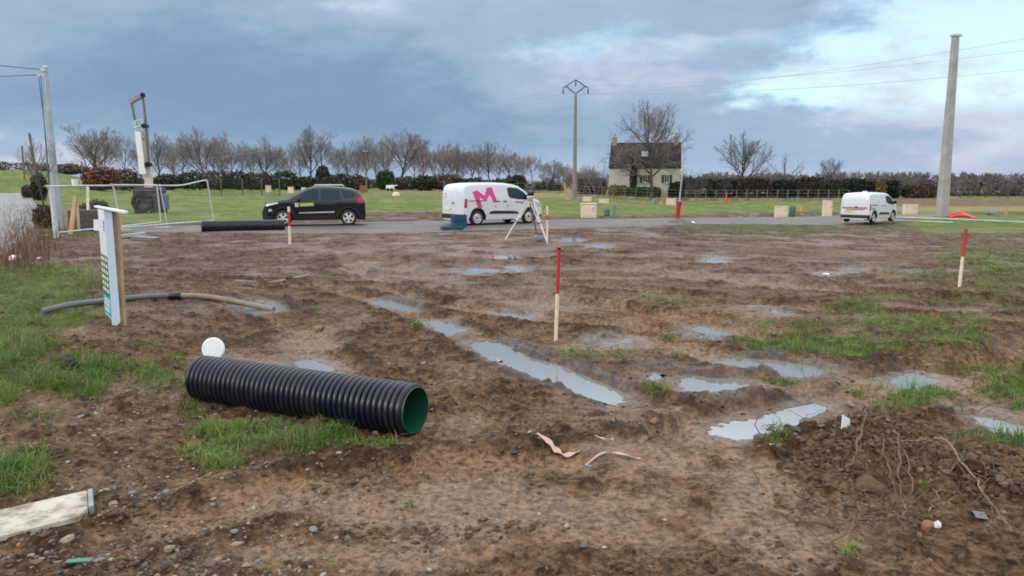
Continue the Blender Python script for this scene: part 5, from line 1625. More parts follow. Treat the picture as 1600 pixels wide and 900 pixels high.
    tp = ray(1067, 264, p.y - 0.3)
    t = thing('leaning_marker', 'leaning grey post with a red plastic sleeve, standing by the road', 'marker post', p)
    dv = tp - p
    MB().tube([(0, 0, -0.1), dv], 0.038, 10).build('post', M['steel_pole'], t, True)
    a, b = dv * 0.02, dv * 0.40
    MB().tube([a, dv * 0.28, dv * 0.31, dv * 0.385], [0.10, 0.115, 0.14, 0.145], 14).build('sleeve', M['red_paint'], t, True)
    p2 = on(1060, 349)
    rgh = np.random.default_rng(131)
    mb = MB().lathe([(0.0, 0.26), (0.12, 0.24), (0.3, 0.17), (0.55, 0.09), (0.8, 0.03), (1.0, -0.04)], 26)
    mb.v = [(a * rgh.uniform(0.9, 1.1), b * rgh.uniform(0.9, 1.1) * 0.7, c + rgh.normal(0, 0.012)) for a, b, c in mb.v]
    o = mb.build('soil_heap', mat('grey_soil', (0.12, 0.105, 0.092), 0.9, var=0.3, vscale=8, bump=0.02, bscale=12), None, True, 80)
    o.location = p2; o.scale = (1, 1, 1)
    tag(o, 'little heap of grey soil at the foot of the leaning marker', 'soil heap')
    # far strip: pale scrap and stake on the right
    # red conduits by the thick pole
    for (pts, lab) in (([(1484, 341, 0.0), (1492, 341, 0.12), (1502, 341, 0.16), (1513, 341.5, 0.12), (1524, 343, 0.02)], 'arched red plastic duct lying in the grass right of the thick concrete pole'),
                       ([(1482, 339, 0.0), (1488, 339, 0.16), (1498, 339, 0.22), (1508, 339.5, 0.16), (1518, 341, 0.02)], 'second red duct arching behind the nearer one by the thick concrete pole')):
        P = []
        for u, v, z in pts:
            q = at(u, v); P.append((q.x, q.y, q.z + 0.03 + z))
        P = spline(P, 6)
        o = MB().tube(P, [0.10 + 0.012 * (i % 2) for i in range(len(P))], 12).build('red_duct', M['orange_red'], None, True)
        tag(o, lab, 'duct', 'red ducts by the concrete pole')
    # long pale rail on the grass to the right
    P = []
    for u, v in ((1345, 340.5), (1400, 342.5), (1480, 345.5), (1560, 349.5), (1680, 356)):
        q = at(u, v); P.append((q.x, q.y, gz(q.x, q.y) + 0.14))
    o = MB().tube(spline(P, 4), 0.055, 8).build('pale_pipe', M['rail_pale'], None, True)
    tag(o, 'long thin pale grey pipe lying across the grass on the right', 'pipe', 'long pale pipes on the right')
    P = []
    for u, v in ((1318, 342.5), (1360, 344), (1420, 347), (1490, 349)):
        q = at(u, v); P.append((q.x, q.y, gz(q.x, q.y) + 0.06))
    o = MB().tube(spline(P, 4), 0.045, 8).build('pale_pipe', M['rail_pale'], None, True)
    tag(o, 'shorter pale pipe lying before the rear of the far white van', 'pipe', 'long pale pipes on the right')
    p = at(1572, 337)
    o = MB().box((0, 0, 0.4), (0.22, 0.1, 0.8), bev=0.01).build('stake', M['timber']); o.location = p
    tag(o, 'short wooden peg at the edge of the field right of the red ducts', 'peg')
    # grey scrap in the far ditch
    p = on(1550, 336)
    o = MB().box((0, 0, 0.1), (0.9, 0.4, 0.25), Matrix.Rotation(0.3, 3, 'Y'), bev=0.05).build('scrap_lump', M['barrel_grey']); o.location = p
    tag(o, 'dark grey lump of scrap at the edge of the ploughed strip', 'scrap')


build_field_things()

# ------------------------------------------------------------------ vehicles
class Shell:
    """car body as a side profile with a half width for every point of it; x forward, z up"""
    def __init__(self, prof, zb, half, nose, tail, belt, tum, rtop, hmax, axles, arch_r, wheel_r, crown=0.035, soft=0.05):
        self.px = np.array([p[0] for p in prof]); self.pz = np.array([p[1] for p in prof])
        self.zb, self.half, self.nose, self.tail = zb, half, nose, tail
        self.belt, self.tum, self.rtop, self.hmax = belt, tum, rtop, hmax
        self.axles, self.arch_r, self.wheel_r, self.crown, self.soft = axles, arch_r, wheel_r, crown, soft
        self.x0, self.x1 = prof[0][0], prof[-1][0]
    def T(self, x):
        return float(np.mean([np.interp(np.clip(x + s, self.x0, self.x1), self.px, self.pz) for s in np.linspace(-self.soft, self.soft, 7)]))
    def P(self, x):
        w = self.half
        nx0, nd = self.nose
        if x > nx0:
            t = min(1, (x - nx0) / (self.x1 - nx0)); w -= nd * (1 - math.sqrt(max(0, 1 - t ** 2.4)))
        tx0, td = self.tail
        if x < tx0:
            t = min(1, (tx0 - x) / (tx0 - self.x0)); w -= td * (1 - math.sqrt(max(0, 1 - t ** 2.4)))
        return w
    def W(self, x, z, top=None):
        top = self.T(x) if top is None else top
        w = self.P(x)
        if z < 0.5: w -= 0.05 * ((0.5 - z) / 0.3) ** 2
        if z > self.belt: w -= self.tum * ((z - self.belt) / (self.hmax - self.belt)) ** 1.25
        r = min(self.rtop, (top - self.zb) * 0.45)
        if z > top - r:
            t = min(1, (z - top + r) / r); w -= r * (1 - math.sqrt(max(0, 1 - t * t)))
        return max(w, 0.02)
    def bottom(self, x):
        b = self.zb
        if x > self.x1 - 0.35: b += 0.05 * (x - self.x1 + 0.35) / 0.35
        for a in self.axles:
            if abs(x - a) < self.arch_r:
                b = max(b, self.wheel_r + math.sqrt(self.arch_r ** 2 - (x - a) ** 2))
        return b
    def build(self, name, mats, parent, pick):
        xs = list(np.arange(self.x0, self.x1, 0.04))
        for a in self.axles:
            xs += list(a + self.arch_r * np.cos(np.linspace(0, math.pi, 25))) + [a - self.arch_r - 0.004, a + self.arch_r + 0.004]
        xs += [self.x0 + 0.01, self.x0 + 0.02, self.x1 - 0.01, self.x1 - 0.02, self.x1]
        xs = sorted(set(round(x, 4) for x in xs if self.x0 <= x <= self.x1))
        V, F, mi = [], [], []
        NS, NR, NT_ = 14, 7, 5
        for x in xs:
            top, bot = self.T(x), self.bottom(x)
            bot = min(bot, top - 0.08)
            r = min(self.rtop, (top - bot) * 0.45)
            half = [(0.0, bot), (self.W(x, bot, top) * 0.5, bot)]
            half += [(self.W(x, z, top), z) for z in np.linspace(bot, top - r, NS)]
            half += [(self.W(x, z, top), z) for z in [top - r + r * math.sin(t) for t in np.linspace(0, math.pi / 2, NR + 1)[1:]]]
            yt = half[-1][0]
            cr = self.crown * min(1, yt / 0.6)
            half += [(yt * k, top + cr * (1 - k * k)) for k in np.linspace(1, 0, NT_ + 1)[1:]]
            ring = [(x, -a, b) for a, b in half] + [(x, a, b) for a, b in half[-2:0:-1]]
            V += ring
        n = len(ring)
        for i in range(len(xs) - 1):
            for j in range(n):
                F.append((i * n + j, i * n + (j + 1) % n, (i + 1) * n + (j + 1) % n, (i + 1) * n + j))
        for i, rev in ((0, True), (len(xs) - 1, False)):
            c = len(V)
            pts = V[i * n:(i + 1) * n]
            V.append((pts[0][0], 0, sum(p[2] for p in pts) / n))
            for j in range(n):
                a, b = i * n + j, i * n + (j + 1) % n
                F.append((c, b, a) if rev else (c, a, b))
        Va = np.array(V)
        for f in F:
            c = Va[list(f)].mean(0)
            top_, bot_ = self.T(c[0]), self.bottom(c[0])
            under = c[2] < bot_ + 0.003 and abs(c[1]) < self.W(c[0], bot_) - 0.001
            mi.append(2 if under else pick(*c))
        m = MB()
        m.v, m.f, m.mi = V, F, mi
        o = m.build(name, mats, parent, True, 38)
        bm = bmesh.new(); bm.from_mesh(o.data); bmesh.ops.recalc_face_normals(bm, faces=bm.faces); bm.to_mesh(o.data); bm.free()
        o.data.set_sharp_from_angle(angle=math.radians(38))
        return o
    def patch(self, name, poly, m, parent, side=0, off=0.004, cut=4, label=None, plane='side'):
        """sheet lying on the skin: plane 'side' takes (x, z), 'top' takes (x, y), 'rear' / 'front' take (y, z)"""
        bm = bmesh.new()
        vs = [bm.verts.new((a, b, 0)) for a, b in poly]
        tris = geometry.tessellate_polygon([[Vector((a, b, 0)) for a, b in poly]])
        for t in tris:
            try: bm.faces.new([vs[i] for i in t])
            except ValueError: pass
        for _ in range(cut):
            long = [e for e in bm.edges if e.calc_length() > 0.11]
            if not long: break
            bmesh.ops.subdivide_edges(bm, edges=long, cuts=1, use_grid_fill=False)
            bmesh.ops.triangulate(bm, faces=bm.faces)
        for v in bm.verts:
            a, b = v.co.x, v.co.y
            if plane == 'side':
                v.co = (a, side * (self.W(a, b) + off), b)
            elif plane == 'top':
                top = self.T(a)
                yt = max(self.W(a, top, top), 0.05); k = min(1, abs(b) / yt)
                v.co = (a, b, top + self.crown * min(1, yt / 0.6) * (1 - k * k) + off)
            else:
                s = -1 if plane == 'rear' else 1
                # march along x to the skin at this height and width
                xs = np.linspace(self.x0, self.x0 + 1.2, 61) if s < 0 else np.linspace(self.x1, self.x1 - 1.2, 61)
                xx = xs[0]
                for x in xs:
                    if self.T(x) >= b and self.W(x, b) >= abs(a):
                        xx = x; break
                v.co = (xx + s * off, a, b)
        bmesh.ops.recalc_face_normals(bm, faces=bm.faces)
        me = bpy.data.meshes.new(name); bm.to_mesh(me); bm.free()
        # thickness so that it is a real sheet
        me.materials.append(m)
        me.polygons.foreach_set('use_smooth', [True] * len(me.polygons))
        o = bpy.data.objects.new(name, me); COL.objects.link(o); o.parent = parent
        if label: o['label'] = label
        return o


def wheel(parent, x, y, r, w, style, hub=None):
    s = 1 if y > 0 else -1
    R = Matrix.Translation((x, y, r)) @ Matrix.Rotation(-s * math.pi / 2, 4, 'X')     # local z points outwards
    o = MB().lathe([(0, -w * 0.7), (r * 0.5, -w * 0.7), (r * 0.5, -0.035), (0, -0.035)], 20, R).build('wheel', M['underside'], parent, True)
    rr = r * 0.66
    tp = [(rr, -w), (r * 0.93, -w), (r, -w * 0.86), (r, -w * 0.14), (r * 0.955, -0.012), (r * 0.88, 0.0), (rr * 1.04, -0.004), (rr, -0.014)]
    MB().lathe(tp, 32, R, closed=True).build('tyre', M['tyre'], o, True, 40)
    m = MB()
    m.lathe([(rr * 1.0, -0.012), (rr * 0.98, -0.006), (rr * 0.90, -0.012), (rr * 0.88, -0.05), (rr * 0.9, -w * 0.8)], 32, R)
    if style == 'steel':
        m.lathe([(rr * 0.88, -0.045), (rr * 0.72, -0.022), (rr * 0.42, -0.012), (rr * 0.30, -0.030), (rr * 0.2, -0.03)], 32, R)
        m.lathe([(rr * 0.2, -0.03), (rr * 0.18, -0.005), (0, -0.004)], 16, R, 1)
        for k in range(8):
            a = k * math.pi / 4
            m.lathe([(rr * 0.085, -0.006), (0, -0.006)], 8, R @ Matrix.Translation((rr * 0.60 * math.cos(a), rr * 0.60 * math.sin(a), -0.008)), 1)
    else:
        for k in range(5):
            a = k * 2 * math.pi / 5 + 0.3
            Q = R @ Matrix.Rotation(a, 4, 'Z')
            m.prism([(rr * 0.14, -rr * 0.20), (rr * 0.55, -rr * 0.17), (rr * 0.90, -rr * 0.30), (rr * 0.90, rr * 0.30), (rr * 0.55, rr * 0.17), (rr * 0.14, rr * 0.20)], 0.035, Q @ Matrix.Translation((0, 0, -0.045)))
        m.lathe([(rr * 0.24, -0.035), (rr * 0.22, -0.004), (0, -0.002)], 16, R)
    m.build('rim', [M['silver'], M['underside']], o, True, 35)
    return o


def rect(x0, x1, z0, z1):
    return [(x0, z0), (x1, z0), (x1, z1), (x0, z1)]


VAN_PROF = [(-2.20, 1.30), (-2.19, 1.52), (-2.15, 1.66), (-2.05, 1.755), (-1.80, 1.80), (-1.0, 1.825), (-0.2, 1.82), (0.25, 1.80), (0.55, 1.755), (0.78, 1.68), (1.00, 1.55), (1.25, 1.37), (1.45, 1.215),
            (1.52, 1.17), (1.70, 1.115), (1.88, 1.04), (2.02, 0.955), (2.12, 0.85), (2.18, 0.70), (2.20, 0.58)]


def make_van(name, label, loc, rz, letter):
    t = thing(name, label, 'van', loc, rz)
    t.scale = (0.96, 0.96, 0.955)
    sh = Shell(VAN_PROF, 0.24, 0.91, (1.45, 0.30), (-2.02, 0.09), 1.08, 0.13, 0.10, 1.82, (1.31, -1.475), 0.385, 0.325)
    def pick(x, y, z):
        if z < 0.50 and (x < -2.03 or (x > 1.9 and z < 0.40)): return 1
        for a in sh.axles:
            if math.hypot(x - a, z - 0.325) < 0.43 and z < 0.8: return 1
        return 0
    body = sh.build('body', [M['van_paint'], M['black_plastic'], M['underside']], t, pick)
    MB().box((-0.08, 0, 0.52), (3.75, 1.26, 0.54), bev=0.04).build('chassis', M['underside'], t)
    for x in sh.axles:
        for y in (-0.885, 0.885):
            wheel(t, x, y, 0.325, 0.20, 'steel')
    for s in (-1, 1):
        # front door glass, quarter seam lines, handles, rubbing strip
        sh.patch('side_window', [(0.26, 1.64), (0.10, 1.60), (0.16, 1.27), (0.26, 1.17), (0.72, 1.10), (1.34, 1.09), (1.24, 1.22), (0.98, 1.44), (0.70, 1.60)], M['glass'], t, s)
        sh.patch('rub_strip', [(-0.92, 0.50), (0.72, 0.47), (0.66, 0.56), (0.40, 0.60), (-0.62, 0.63), (-0.82, 0.60)], M['black_plastic'], t, s, 0.018)
        for x in (-0.42, -0.04):
            MB().box((x, s * (sh.W(x, 1.03) + 0.012), 1.03), (0.19, 0.03, 0.04), bev=0.01).build('door_handle', M['black_plastic'], t)
        sh.patch('sliding_rail', rect(-1.95, -1.02, 1.055, 1.085), M['black_plastic'], t, s, 0.008)
        for pl in (rect(-0.995, -0.985, 0.45, 1.72), rect(0.035, 0.045, 0.42, 1.70), rect(1.02, 1.03, 0.62, 1.08)):
            sh.patch('door_seam', pl, M['faint_print'], t, s, 0.003)
        sh.patch('tail_lamp', [(-2.16, 0.78), (-2.03, 0.78), (-2.01, 1.16), (-2.12, 1.16)], M['tail_lamp'], t, s, 0.014)
        sh.patch('headlamp', [(1.74, 0.80), (2.04, 0.72), (2.09, 0.82), (1.98, 0.93), (1.72, 0.98)], M['headlamp'], t, s, 0.008)
        m = MB().box((1.12, s * (sh.W(1.12, 1.15) + 0.13), 1.22), (0.11, 0.20, 0.20), bev=0.045); m.box((1.14, s * (sh.W(1.12, 1.12) + 0.03), 1.13), (0.10, 0.12, 0.05))
        m.build('mirror', M['black_plastic'], t, True)
    sh.patch('windscreen', [(0.66, -0.58), (1.42, -0.68), (1.47, -0.3), (1.48, 0.3), (1.42, 0.68), (0.66, 0.58), (0.60, 0.2), (0.60, -0.2)], M['windscreen'], t, off=0.006, plane='top')
    # rear: two doors with seam, bumper, plate, handle, brake lamp
    sh.patch('door_seam', rect(-0.006, 0.006, 0.52, 1.68), M['faint_print'], t, off=0.004, plane='rear')
    for s in (-1, 1):
        sh.patch('door_panel_line', rect(s * 0.79 - 0.006, s * 0.79 + 0.006, 0.52, 1.50), M['faint_print'], t, off=0.004, plane='rear')
    MB().box((-2.19, 0, 0.40), (0.14, 1.66, 0.20), bev=0.05).build('rear_bumper', M['black_plastic'], t, True)
    MB().box((-2.23, 0.38, 0.72), (0.02, 0.48, 0.12)).build('number_plate', M['plate'] if letter != 'M' else M['pale_plate'], t)
    sh.patch('brake_lamp', rect(-0.16, 0.16, 1.645, 1.685), M['underside'], t, off=0.01, plane='rear')
    MB().box((-2.235, -0.10, 0.98), (0.03, 0.14, 0.05), bev=0.01).build('rear_handle', M['black_plastic'], t)
    s = -1
    if letter == 'M':
        sh.patch('pink_letter', [(-1.72, 1.45), (-1.47, 1.52), (-1.10, 1.29), (-0.945, 1.63), (-0.70, 1.66), (-0.47, 1.02), (-0.66, 0.97), (-0.825, 1.34), (-1.04, 1.08), (-1.12, 1.08), (-1.385, 1.22), (-1.245, 0.78), (-1.45, 0.74)], M['pink_print'], t, s, 0.0055,
                 label='big pink letter M printed on the side')
        for k, (a, b) in enumerate(((0.52, 0.70), (0.72, 0.86), (0.88, 0.97))):
            sh.patch('pink_lettering', [(a, 0.96 - 0.02 * k), (b, 0.955 - 0.03 * k), (b, 1.02 - 0.02 * k), (a, 1.03 - 0.015 * k)], M['pink_print'], t, s, 0.0055)
        for z in (0.86, 0.80, 0.74):
            sh.patch('faint_lettering', rect(0.02, 0.17 - (0.86 - z) * 0.3, z, z + 0.03), M['faint_print'], t, s, 0.0055)
        sh.patch('faint_lettering', rect(-0.60, -0.52, 0.78, 0.83), M['pink_print'], t, s, 0.0055)
        for y, z, w in ((0.52, 1.33, 0.10), (0.52, 1.20, 0.11), (0.40, 0.92, 0.10), (0.08, 0.87, 0.09), (-0.25, 0.84, 0.08)):
            sh.patch('rear_lettering', rect(y - w / 2, y + w / 2, z, z + 0.06), M['pink_print'] if z > 1.1 else M['faint_print'], t, off=0.006, plane='rear')
    else:
        x = -0.74
        while x < 0.70:
            w = 0.05 + 0.05 * ((x * 7) % 1)
            sh.patch('maroon_lettering', [(x, 0.86), (x + w, 0.86), (x + w, 0.86 + 0.10 + 0.02 * ((x * 5) % 1)), (x, 0.955)], M['maroon_print'], t, off=0.006, plane='rear')
            x += w + 0.018
        sh.patch('maroon_lettering', rect(-0.62, 0.55, 0.78, 0.83), M['maroon_print'], t, off=0.006, plane='rear')
        for z, w, c in ((1.12, 0.52, 'faint_print'), (1.05, 0.40, 'faint_print'), (0.86, 0.42, 'maroon_print'), (0.79, 0.30, 'maroon_print')):
            x = -1.85
            while x < -1.85 + w:
                sh.patch('side_lettering', rect(x, x + 0.06, z, z + 0.05), M[c], t, s, 0.0055)
                x += 0.085
        MB().box((-0.9, 0, 1.885), (0.25, 0.25, 0.07), bev=0.03).build('roof_vent', M['van_paint'], t)
    return t


CAR_PROF = [(-2.06, 0.86), (-2.04, 1.00), (-1.97, 1.14), (-1.87, 1.28), (-1.74, 1.42), (-1.58, 1.49), (-1.2, 1.555), (-0.6, 1.60), (-0.15, 1.60), (0.12, 1.565), (0.38, 1.47), (0.70, 1.30), (0.98, 1.14), (1.06, 1.105),
            (1.30, 1.075), (1.62, 1.02), (1.84, 0.945), (1.97, 0.85), (2.04, 0.72), (2.07, 0.55)]


def make_car(loc, rz):
    t = thing('dark_car', 'dark navy blue hatchback with a lime green strip on its front door', 'car', loc, rz)
    sh = Shell(CAR_PROF, 0.24, 0.875, (1.35, 0.33), (-1.75, 0.16), 0.98, 0.19, 0.11, 1.605, (1.245, -1.36), 0.395, 0.335)
    def pick(x, y, z):
        if z < 0.42: return 1
        for a in sh.axles:
            if math.hypot(x - a, z - 0.335) < 0.465: return 1
        return 0
    sh.build('body', [M['navy_paint'], M['black_plastic'], M['underside']], t, pick)
    MB().box((-0.05, 0, 0.54), (3.4, 1.22, 0.58), bev=0.04).build('chassis', M['underside'], t)
    for x in sh.axles:
        for y in (-0.855, 0.855):
            wheel(t, x, y, 0.335, 0.20, 'alloy')
    for s in (-1, 1):
        sh.patch('side_window', [(0.02, 1.50), (-0.16, 1.51), (-0.20, 1.06), (0.72, 1.05), (0.80, 1.09), (0.42, 1.34), (0.22, 1.45)], M['glass'], t, s, 0.005)
        sh.patch('side_window', [(-0.26, 1.51), (-0.98, 1.48), (-1.12, 1.08), (-0.29, 1.06)], M['glass'], t, s, 0.005)
        sh.patch('side_window', [(-1.08, 1.47), (-1.42, 1.42), (-1.64, 1.30), (-1.60, 1.17), (-1.20, 1.10)], M['glass'], t, s, 0.005)
        sh.patch('tail_lamp', [(-1.70, 0.97), (-1.92, 0.93), (-2.02, 1.02), (-1.95, 1.18), (-1.74, 1.16)], M['tail_lamp'], t, s, 0.014)
        sh.patch('headlamp', [(1.40, 0.93), (1.80, 0.83), (1.92, 0.85), (1.78, 0.93), (1.45, 0.99)], M['headlamp'], t, s, 0.010)
        sh.patch('fog_lamp', [(1.66, 0.62), (1.80, 0.60), (1.82, 0.70), (1.68, 0.72)], M['headlamp'], t, s, 0.010)
        for x in (-0.08, -0.98):
            MB().box((x, s * (sh.W(x, 0.93) + 0.012), 0.93), (0.19, 0.03, 0.04), bev=0.01).build('door_handle', M['navy_paint'], t)
        sh.patch('side_moulding', [(-0.80, 0.55), (0.62, 0.53), (0.60, 0.565), (-0.80, 0.60)], M['galv'], t, s, 0.014)
        for pl in (rect(-0.245, -0.237, 0.40, 1.06), rect(0.80, 0.808, 0.45, 0.98), rect(-1.05, -1.042, 0.75, 1.06)):
            sh.patch('door_seam', pl, M['underside'], t, s, 0.003)
        m = MB().box((0.60, s * (sh.W(0.6, 1.06) + 0.12), 1.10), (0.12, 0.20, 0.15), bev=0.05); m.box((0.64, s * (sh.W(0.6, 1.04) + 0.03), 1.05), (0.08, 0.12, 0.04))
        m.build('mirror', M['black_plastic'], t, True)
        MB().tube([(0.0, s * 0.56, 1.625), (-0.06, s * 0.565, 1.665), (-1.15, s * 0.565, 1.665), (-1.22, s * 0.56, 1.62)], 0.022, 8).build('roof_rail', M['silver'], t, True)
        sh.patch('lime_strip', [(0.02, 0.83), (0.56, 0.81), (0.58, 0.94), (0.02, 0.96)], M['lime_print'], t, s, 0.0055, label='lime green printed strip')
        sh.patch('pale_sign', [(0.61, 0.79), (0.76, 0.79), (0.77, 0.95), (0.62, 0.95)], mat('pale_pink_print', (0.62, 0.45, 0.45), 0.4) if s < 0 else bpy.data.materials['pale_pink_print'], t, s, 0.0055)
    sh.patch('windscreen', [(0.20, -0.50), (1.00, -0.62), (1.03, 0), (1.00, 0.62), (0.20, 0.50), (0.16, 0)], M['windscreen'], t, off=0.006, plane='top')
    sh.patch('rear_window', [(-1.90, -0.50), (-1.90, 0.50), (-1.68, 0.46), (-1.68, -0.46)], M['glass'], t, off=0.006, plane='top')
    sh.patch('grille', [(-0.55, 0.68), (0.55, 0.68), (0.55, 0.74), (-0.55, 0.74)], M['silver'], t, off=0.012, plane='front')
    sh.patch('front_intake', [(-0.55, 0.36), (0.55, 0.36), (0.6, 0.56), (-0.6, 0.56)], M['underside'], t, off=0.010, plane='front')
    MB().box((2.085, 0, 0.56), (0.02, 0.46, 0.10)).build('number_plate', M['pale_plate'], t)
    for s in (-1, 1):
        MB().box((1.90, s * 0.62, 0.44), (0.10, 0.16, 0.10), bev=0.03).build('front_lamp_surround', M['silver'], t)
    return t


def build_vehicles():
    # van with the pink letter: rear wheel foot near (741, 355), front wheel near (826, 355)
    a = math.radians(36)
    p = ray(772, 354.5, 33.6); zz = float(base_z(p.x, p.y)) + 0.02
    make_van('white_van', 'white panel van with a big pink letter M on its side', (p.x, p.y, zz), a, 'M')
    p = ray(493, 354, 32.6); zz = float(base_z(p.x, p.y)) + 0.02
    make_car((p.x, p.y, zz), math.radians(180 + 13))
    p = ray(1359, 340, 47.0); zz = float(base_z(p.x, p.y)) + 0.12
    make_van('white_van', 'far white panel van with maroon lettering across its rear doors', (p.x, p.y, zz), math.radians(42), 'x')
    # blue crates behind the van with the letter
    def crate(u, v, y, sx, sy, sz, rz, lab, tilt=0.0):
        p = ray(u, v, y); p.z = gz(p.x, p.y) if v > 345 else p.z
        m = MB()
        w = 0.025
        m.box((0, 0, w / 2), (sx, sy, w))
        for s in (-1, 1):
            m.box((0, s * (sy / 2 - w / 2), sz / 2), (sx, w, sz)); m.box((s * (sx / 2 - w / 2), 0, sz / 2), (w, sy - 2 * w, sz))
            m.box((0, s * (sy / 2), sz - 0.03), (sx + 0.03, 0.03, 0.05)); m.box((s * (sx / 2), 0, sz - 0.03), (0.03, sy + 0.03, 0.05))
            for k in (-0.3, 0, 0.3):
                m.box((k * sx, s * (sy / 2 + 0.004), sz * 0.45), (0.03, 0.02, sz * 0.8))
        o = m.build('crate', M['teal'])
        o.location = p; o.rotation_euler = (tilt, 0, rz)
        tag(o, lab, 'crate', 'blue crates behind the white van')
        return o
    crate(706, 356, 29.6, 0.78, 0.50, 0.16, 0.3, 'flat blue crate on the ground in front of the stacked ones, behind the van')
    c = crate(717, 352.5, 30.6, 0.52, 0.42, 0.32, 0.4, 'lower blue crate of the stack behind the van')
    d = crate(717, 340, 30.6, 0.50, 0.40, 0.24, 0.55, 'upper blue crate on top of the stack behind the van')
    d.location = (c.location.x, c.location.y, c.location.z + 0.325)


build_vehicles()


# ------------------------------------------------------------------ tall machine behind the fence
def build_machine():
    p = at(236, 332)
    k = p.y / FPX
    t = thing('boom_machine', 'tall white folding boom with a metal loop on top, rising from a dark block', 'boom machine', p, 0.12)
    b = MB()
    # dark block with an arched hollow
    w, h, dp = 38 * k, 39 * k, 1.3
    arch = [(-w / 2, 0)] + [(-w * 0.30 + 0 * i, 0) for i in (0,)] + [(-0.16 * w + 0.30 * w * -math.cos(a) * 0.85, 0.42 * h * math.sin(a) + 0.12 * h) for a in np.linspace(0.0, math.pi, 14)] + [(0.10 * w, 0), (w / 2, 0), (w / 2 * 0.98, h * 0.93), (w * 0.42, h), (-w * 0.45, h), (-w / 2, h * 0.9)]
    Mx = Matrix(((1, 0, 0, 0), (0, 0, 1, -dp / 2), (0, 1, 0, 0), (0, 0, 0, 1)))
    b.prism(arch, dp, Mx)
    b.box((0, 0, h * 0.86), (w * 1.03, dp * 1.03, h * 0.06), bev=0.03)
    b.build('base_block', M['dark_concrete'], t)
    MB().lathe([(h * 0.30, -0.12), (h * 0.40, -0.10), (h * 0.40, 0.10), (h * 0.30, 0.12)], 28, Matrix.Translation((-0.16 * w, -dp / 2 - 0.02, 0.42 * h)) @ Matrix.Rotation(math.pi / 2, 4, 'X'), closed=True).build('tyre', M['tyre'], t, True)
    MB().box((-0.16 * w, -dp / 2 + 0.35, 0.42 * h), (h * 0.6, 0.2, h * 0.6), bev=0.05).build('hub_plate', mat('dull_hub', (0.16, 0.14, 0.12), 0.8, var=0.3), t)
    MB().box((w * 0.54, 0.1, h * 0.42), (0.25, 0.9, h * 0.62), bev=0.06).build('side_tank', mat('blue_tank', (0.09, 0.14, 0.22), 0.5, var=0.2), t)
    def q(u, v, y=0.0):
        s = ray(u, v, p.y + y)
        return Vector((s.x - p.x, y, s.z - p.z))
    def plank(pa, pb, wa, wb, th):
        dv = pb - pa
        nx = Vector((dv.z, 0, -dv.x)).normalized()
        V = []
        for P, W_ in ((pa, wa), (pb, wb)):
            for sx in (-1, 1):
                for sy in (-1, 1):
                    V.append(P + nx * sx * W_ / 2 + Vector((0, sy * th / 2, 0)))
        F = [(0, 1, 3, 2), (4, 6, 7, 5), (0, 2, 6, 4), (1, 5, 7, 3), (0, 4, 5, 1), (2, 3, 7, 6)]
        return V, F
    m = MB()
    m.add(*plank(q(233, 298), q(231, 252), 10 * k, 9.5 * k, 0.36))
    m.add(*plank(q(231, 262, -0.1), q(225, 204, -0.1), 9 * k, 8.5 * k, 0.3))
    m.build('lower_boom', M['boom_white'], t)
    MB().add(*plank(q(222.5, 272, -0.42), q(215, 206, -0.42), 8.5 * k, 8 * k, 0.26)).build('upper_boom', M['white_sheet'], t)
    g = MB()
    g.tube([q(209, 196, -0.42), q(209, 190, -0.42), q(221, 187, -0.42), q(222, 202, -0.42)], 0.05, 8)
    g.tube([q(209, 200, -0.42), q(222, 196, -0.42)], 0.05, 8); g.tube([q(212, 206, -0.42), q(211, 190, -0.42)], 0.045, 8); g.tube([q(213, 214, -0.42), q(223, 214, -0.42)], 0.05, 8)
    g.build('basket_bracket', M['galv'], t)
    l = MB()
    l.tube([q(212, 196, -0.3), q(205, 158, -0.3)], 0.075, 8)
    l.tube([q(232, 258, -0.3), q(228, 205, -0.3), q(222, 150, -0.3)], [0.085, 0.08, 0.07], 8)
    l.build('loop_leg', mat('grey_steel', (0.15, 0.155, 0.16), 0.5, metal=0.3, var=0.2), t, True)
    MB().add(*plank(q(203.5, 160, -0.3), q(223, 148, -0.3), 5.0 * k, 5.5 * k, 0.3)).build('loop_crossbar', mat('tan_steel', (0.30, 0.25, 0.19), 0.6, var=0.2), t)
    MB().box(q(222, 148.5, -0.3), (5.2 * k, 0.36, 6 * k), bev=0.05).build('loop_joint', M['underside'], t)
    MB().lathe([(0, -0.3), (0.13, -0.3), (0.13, 0.3), (0, 0.3)], 14, Matrix.Translation(q(225.5, 197, -0.3)) @ Matrix.Rotation(math.pi / 2, 4, 'X')).build('pivot', M['underside'], t)
    MB().lathe([(0, -0.3), (0.13, -0.3), (0.13, 0.3), (0, 0.3)], 14, Matrix.Translation(q(231, 257, -0.3)) @ Matrix.Rotation(math.pi / 2, 4, 'X')).build('pivot', M['underside'], t)


build_machine()


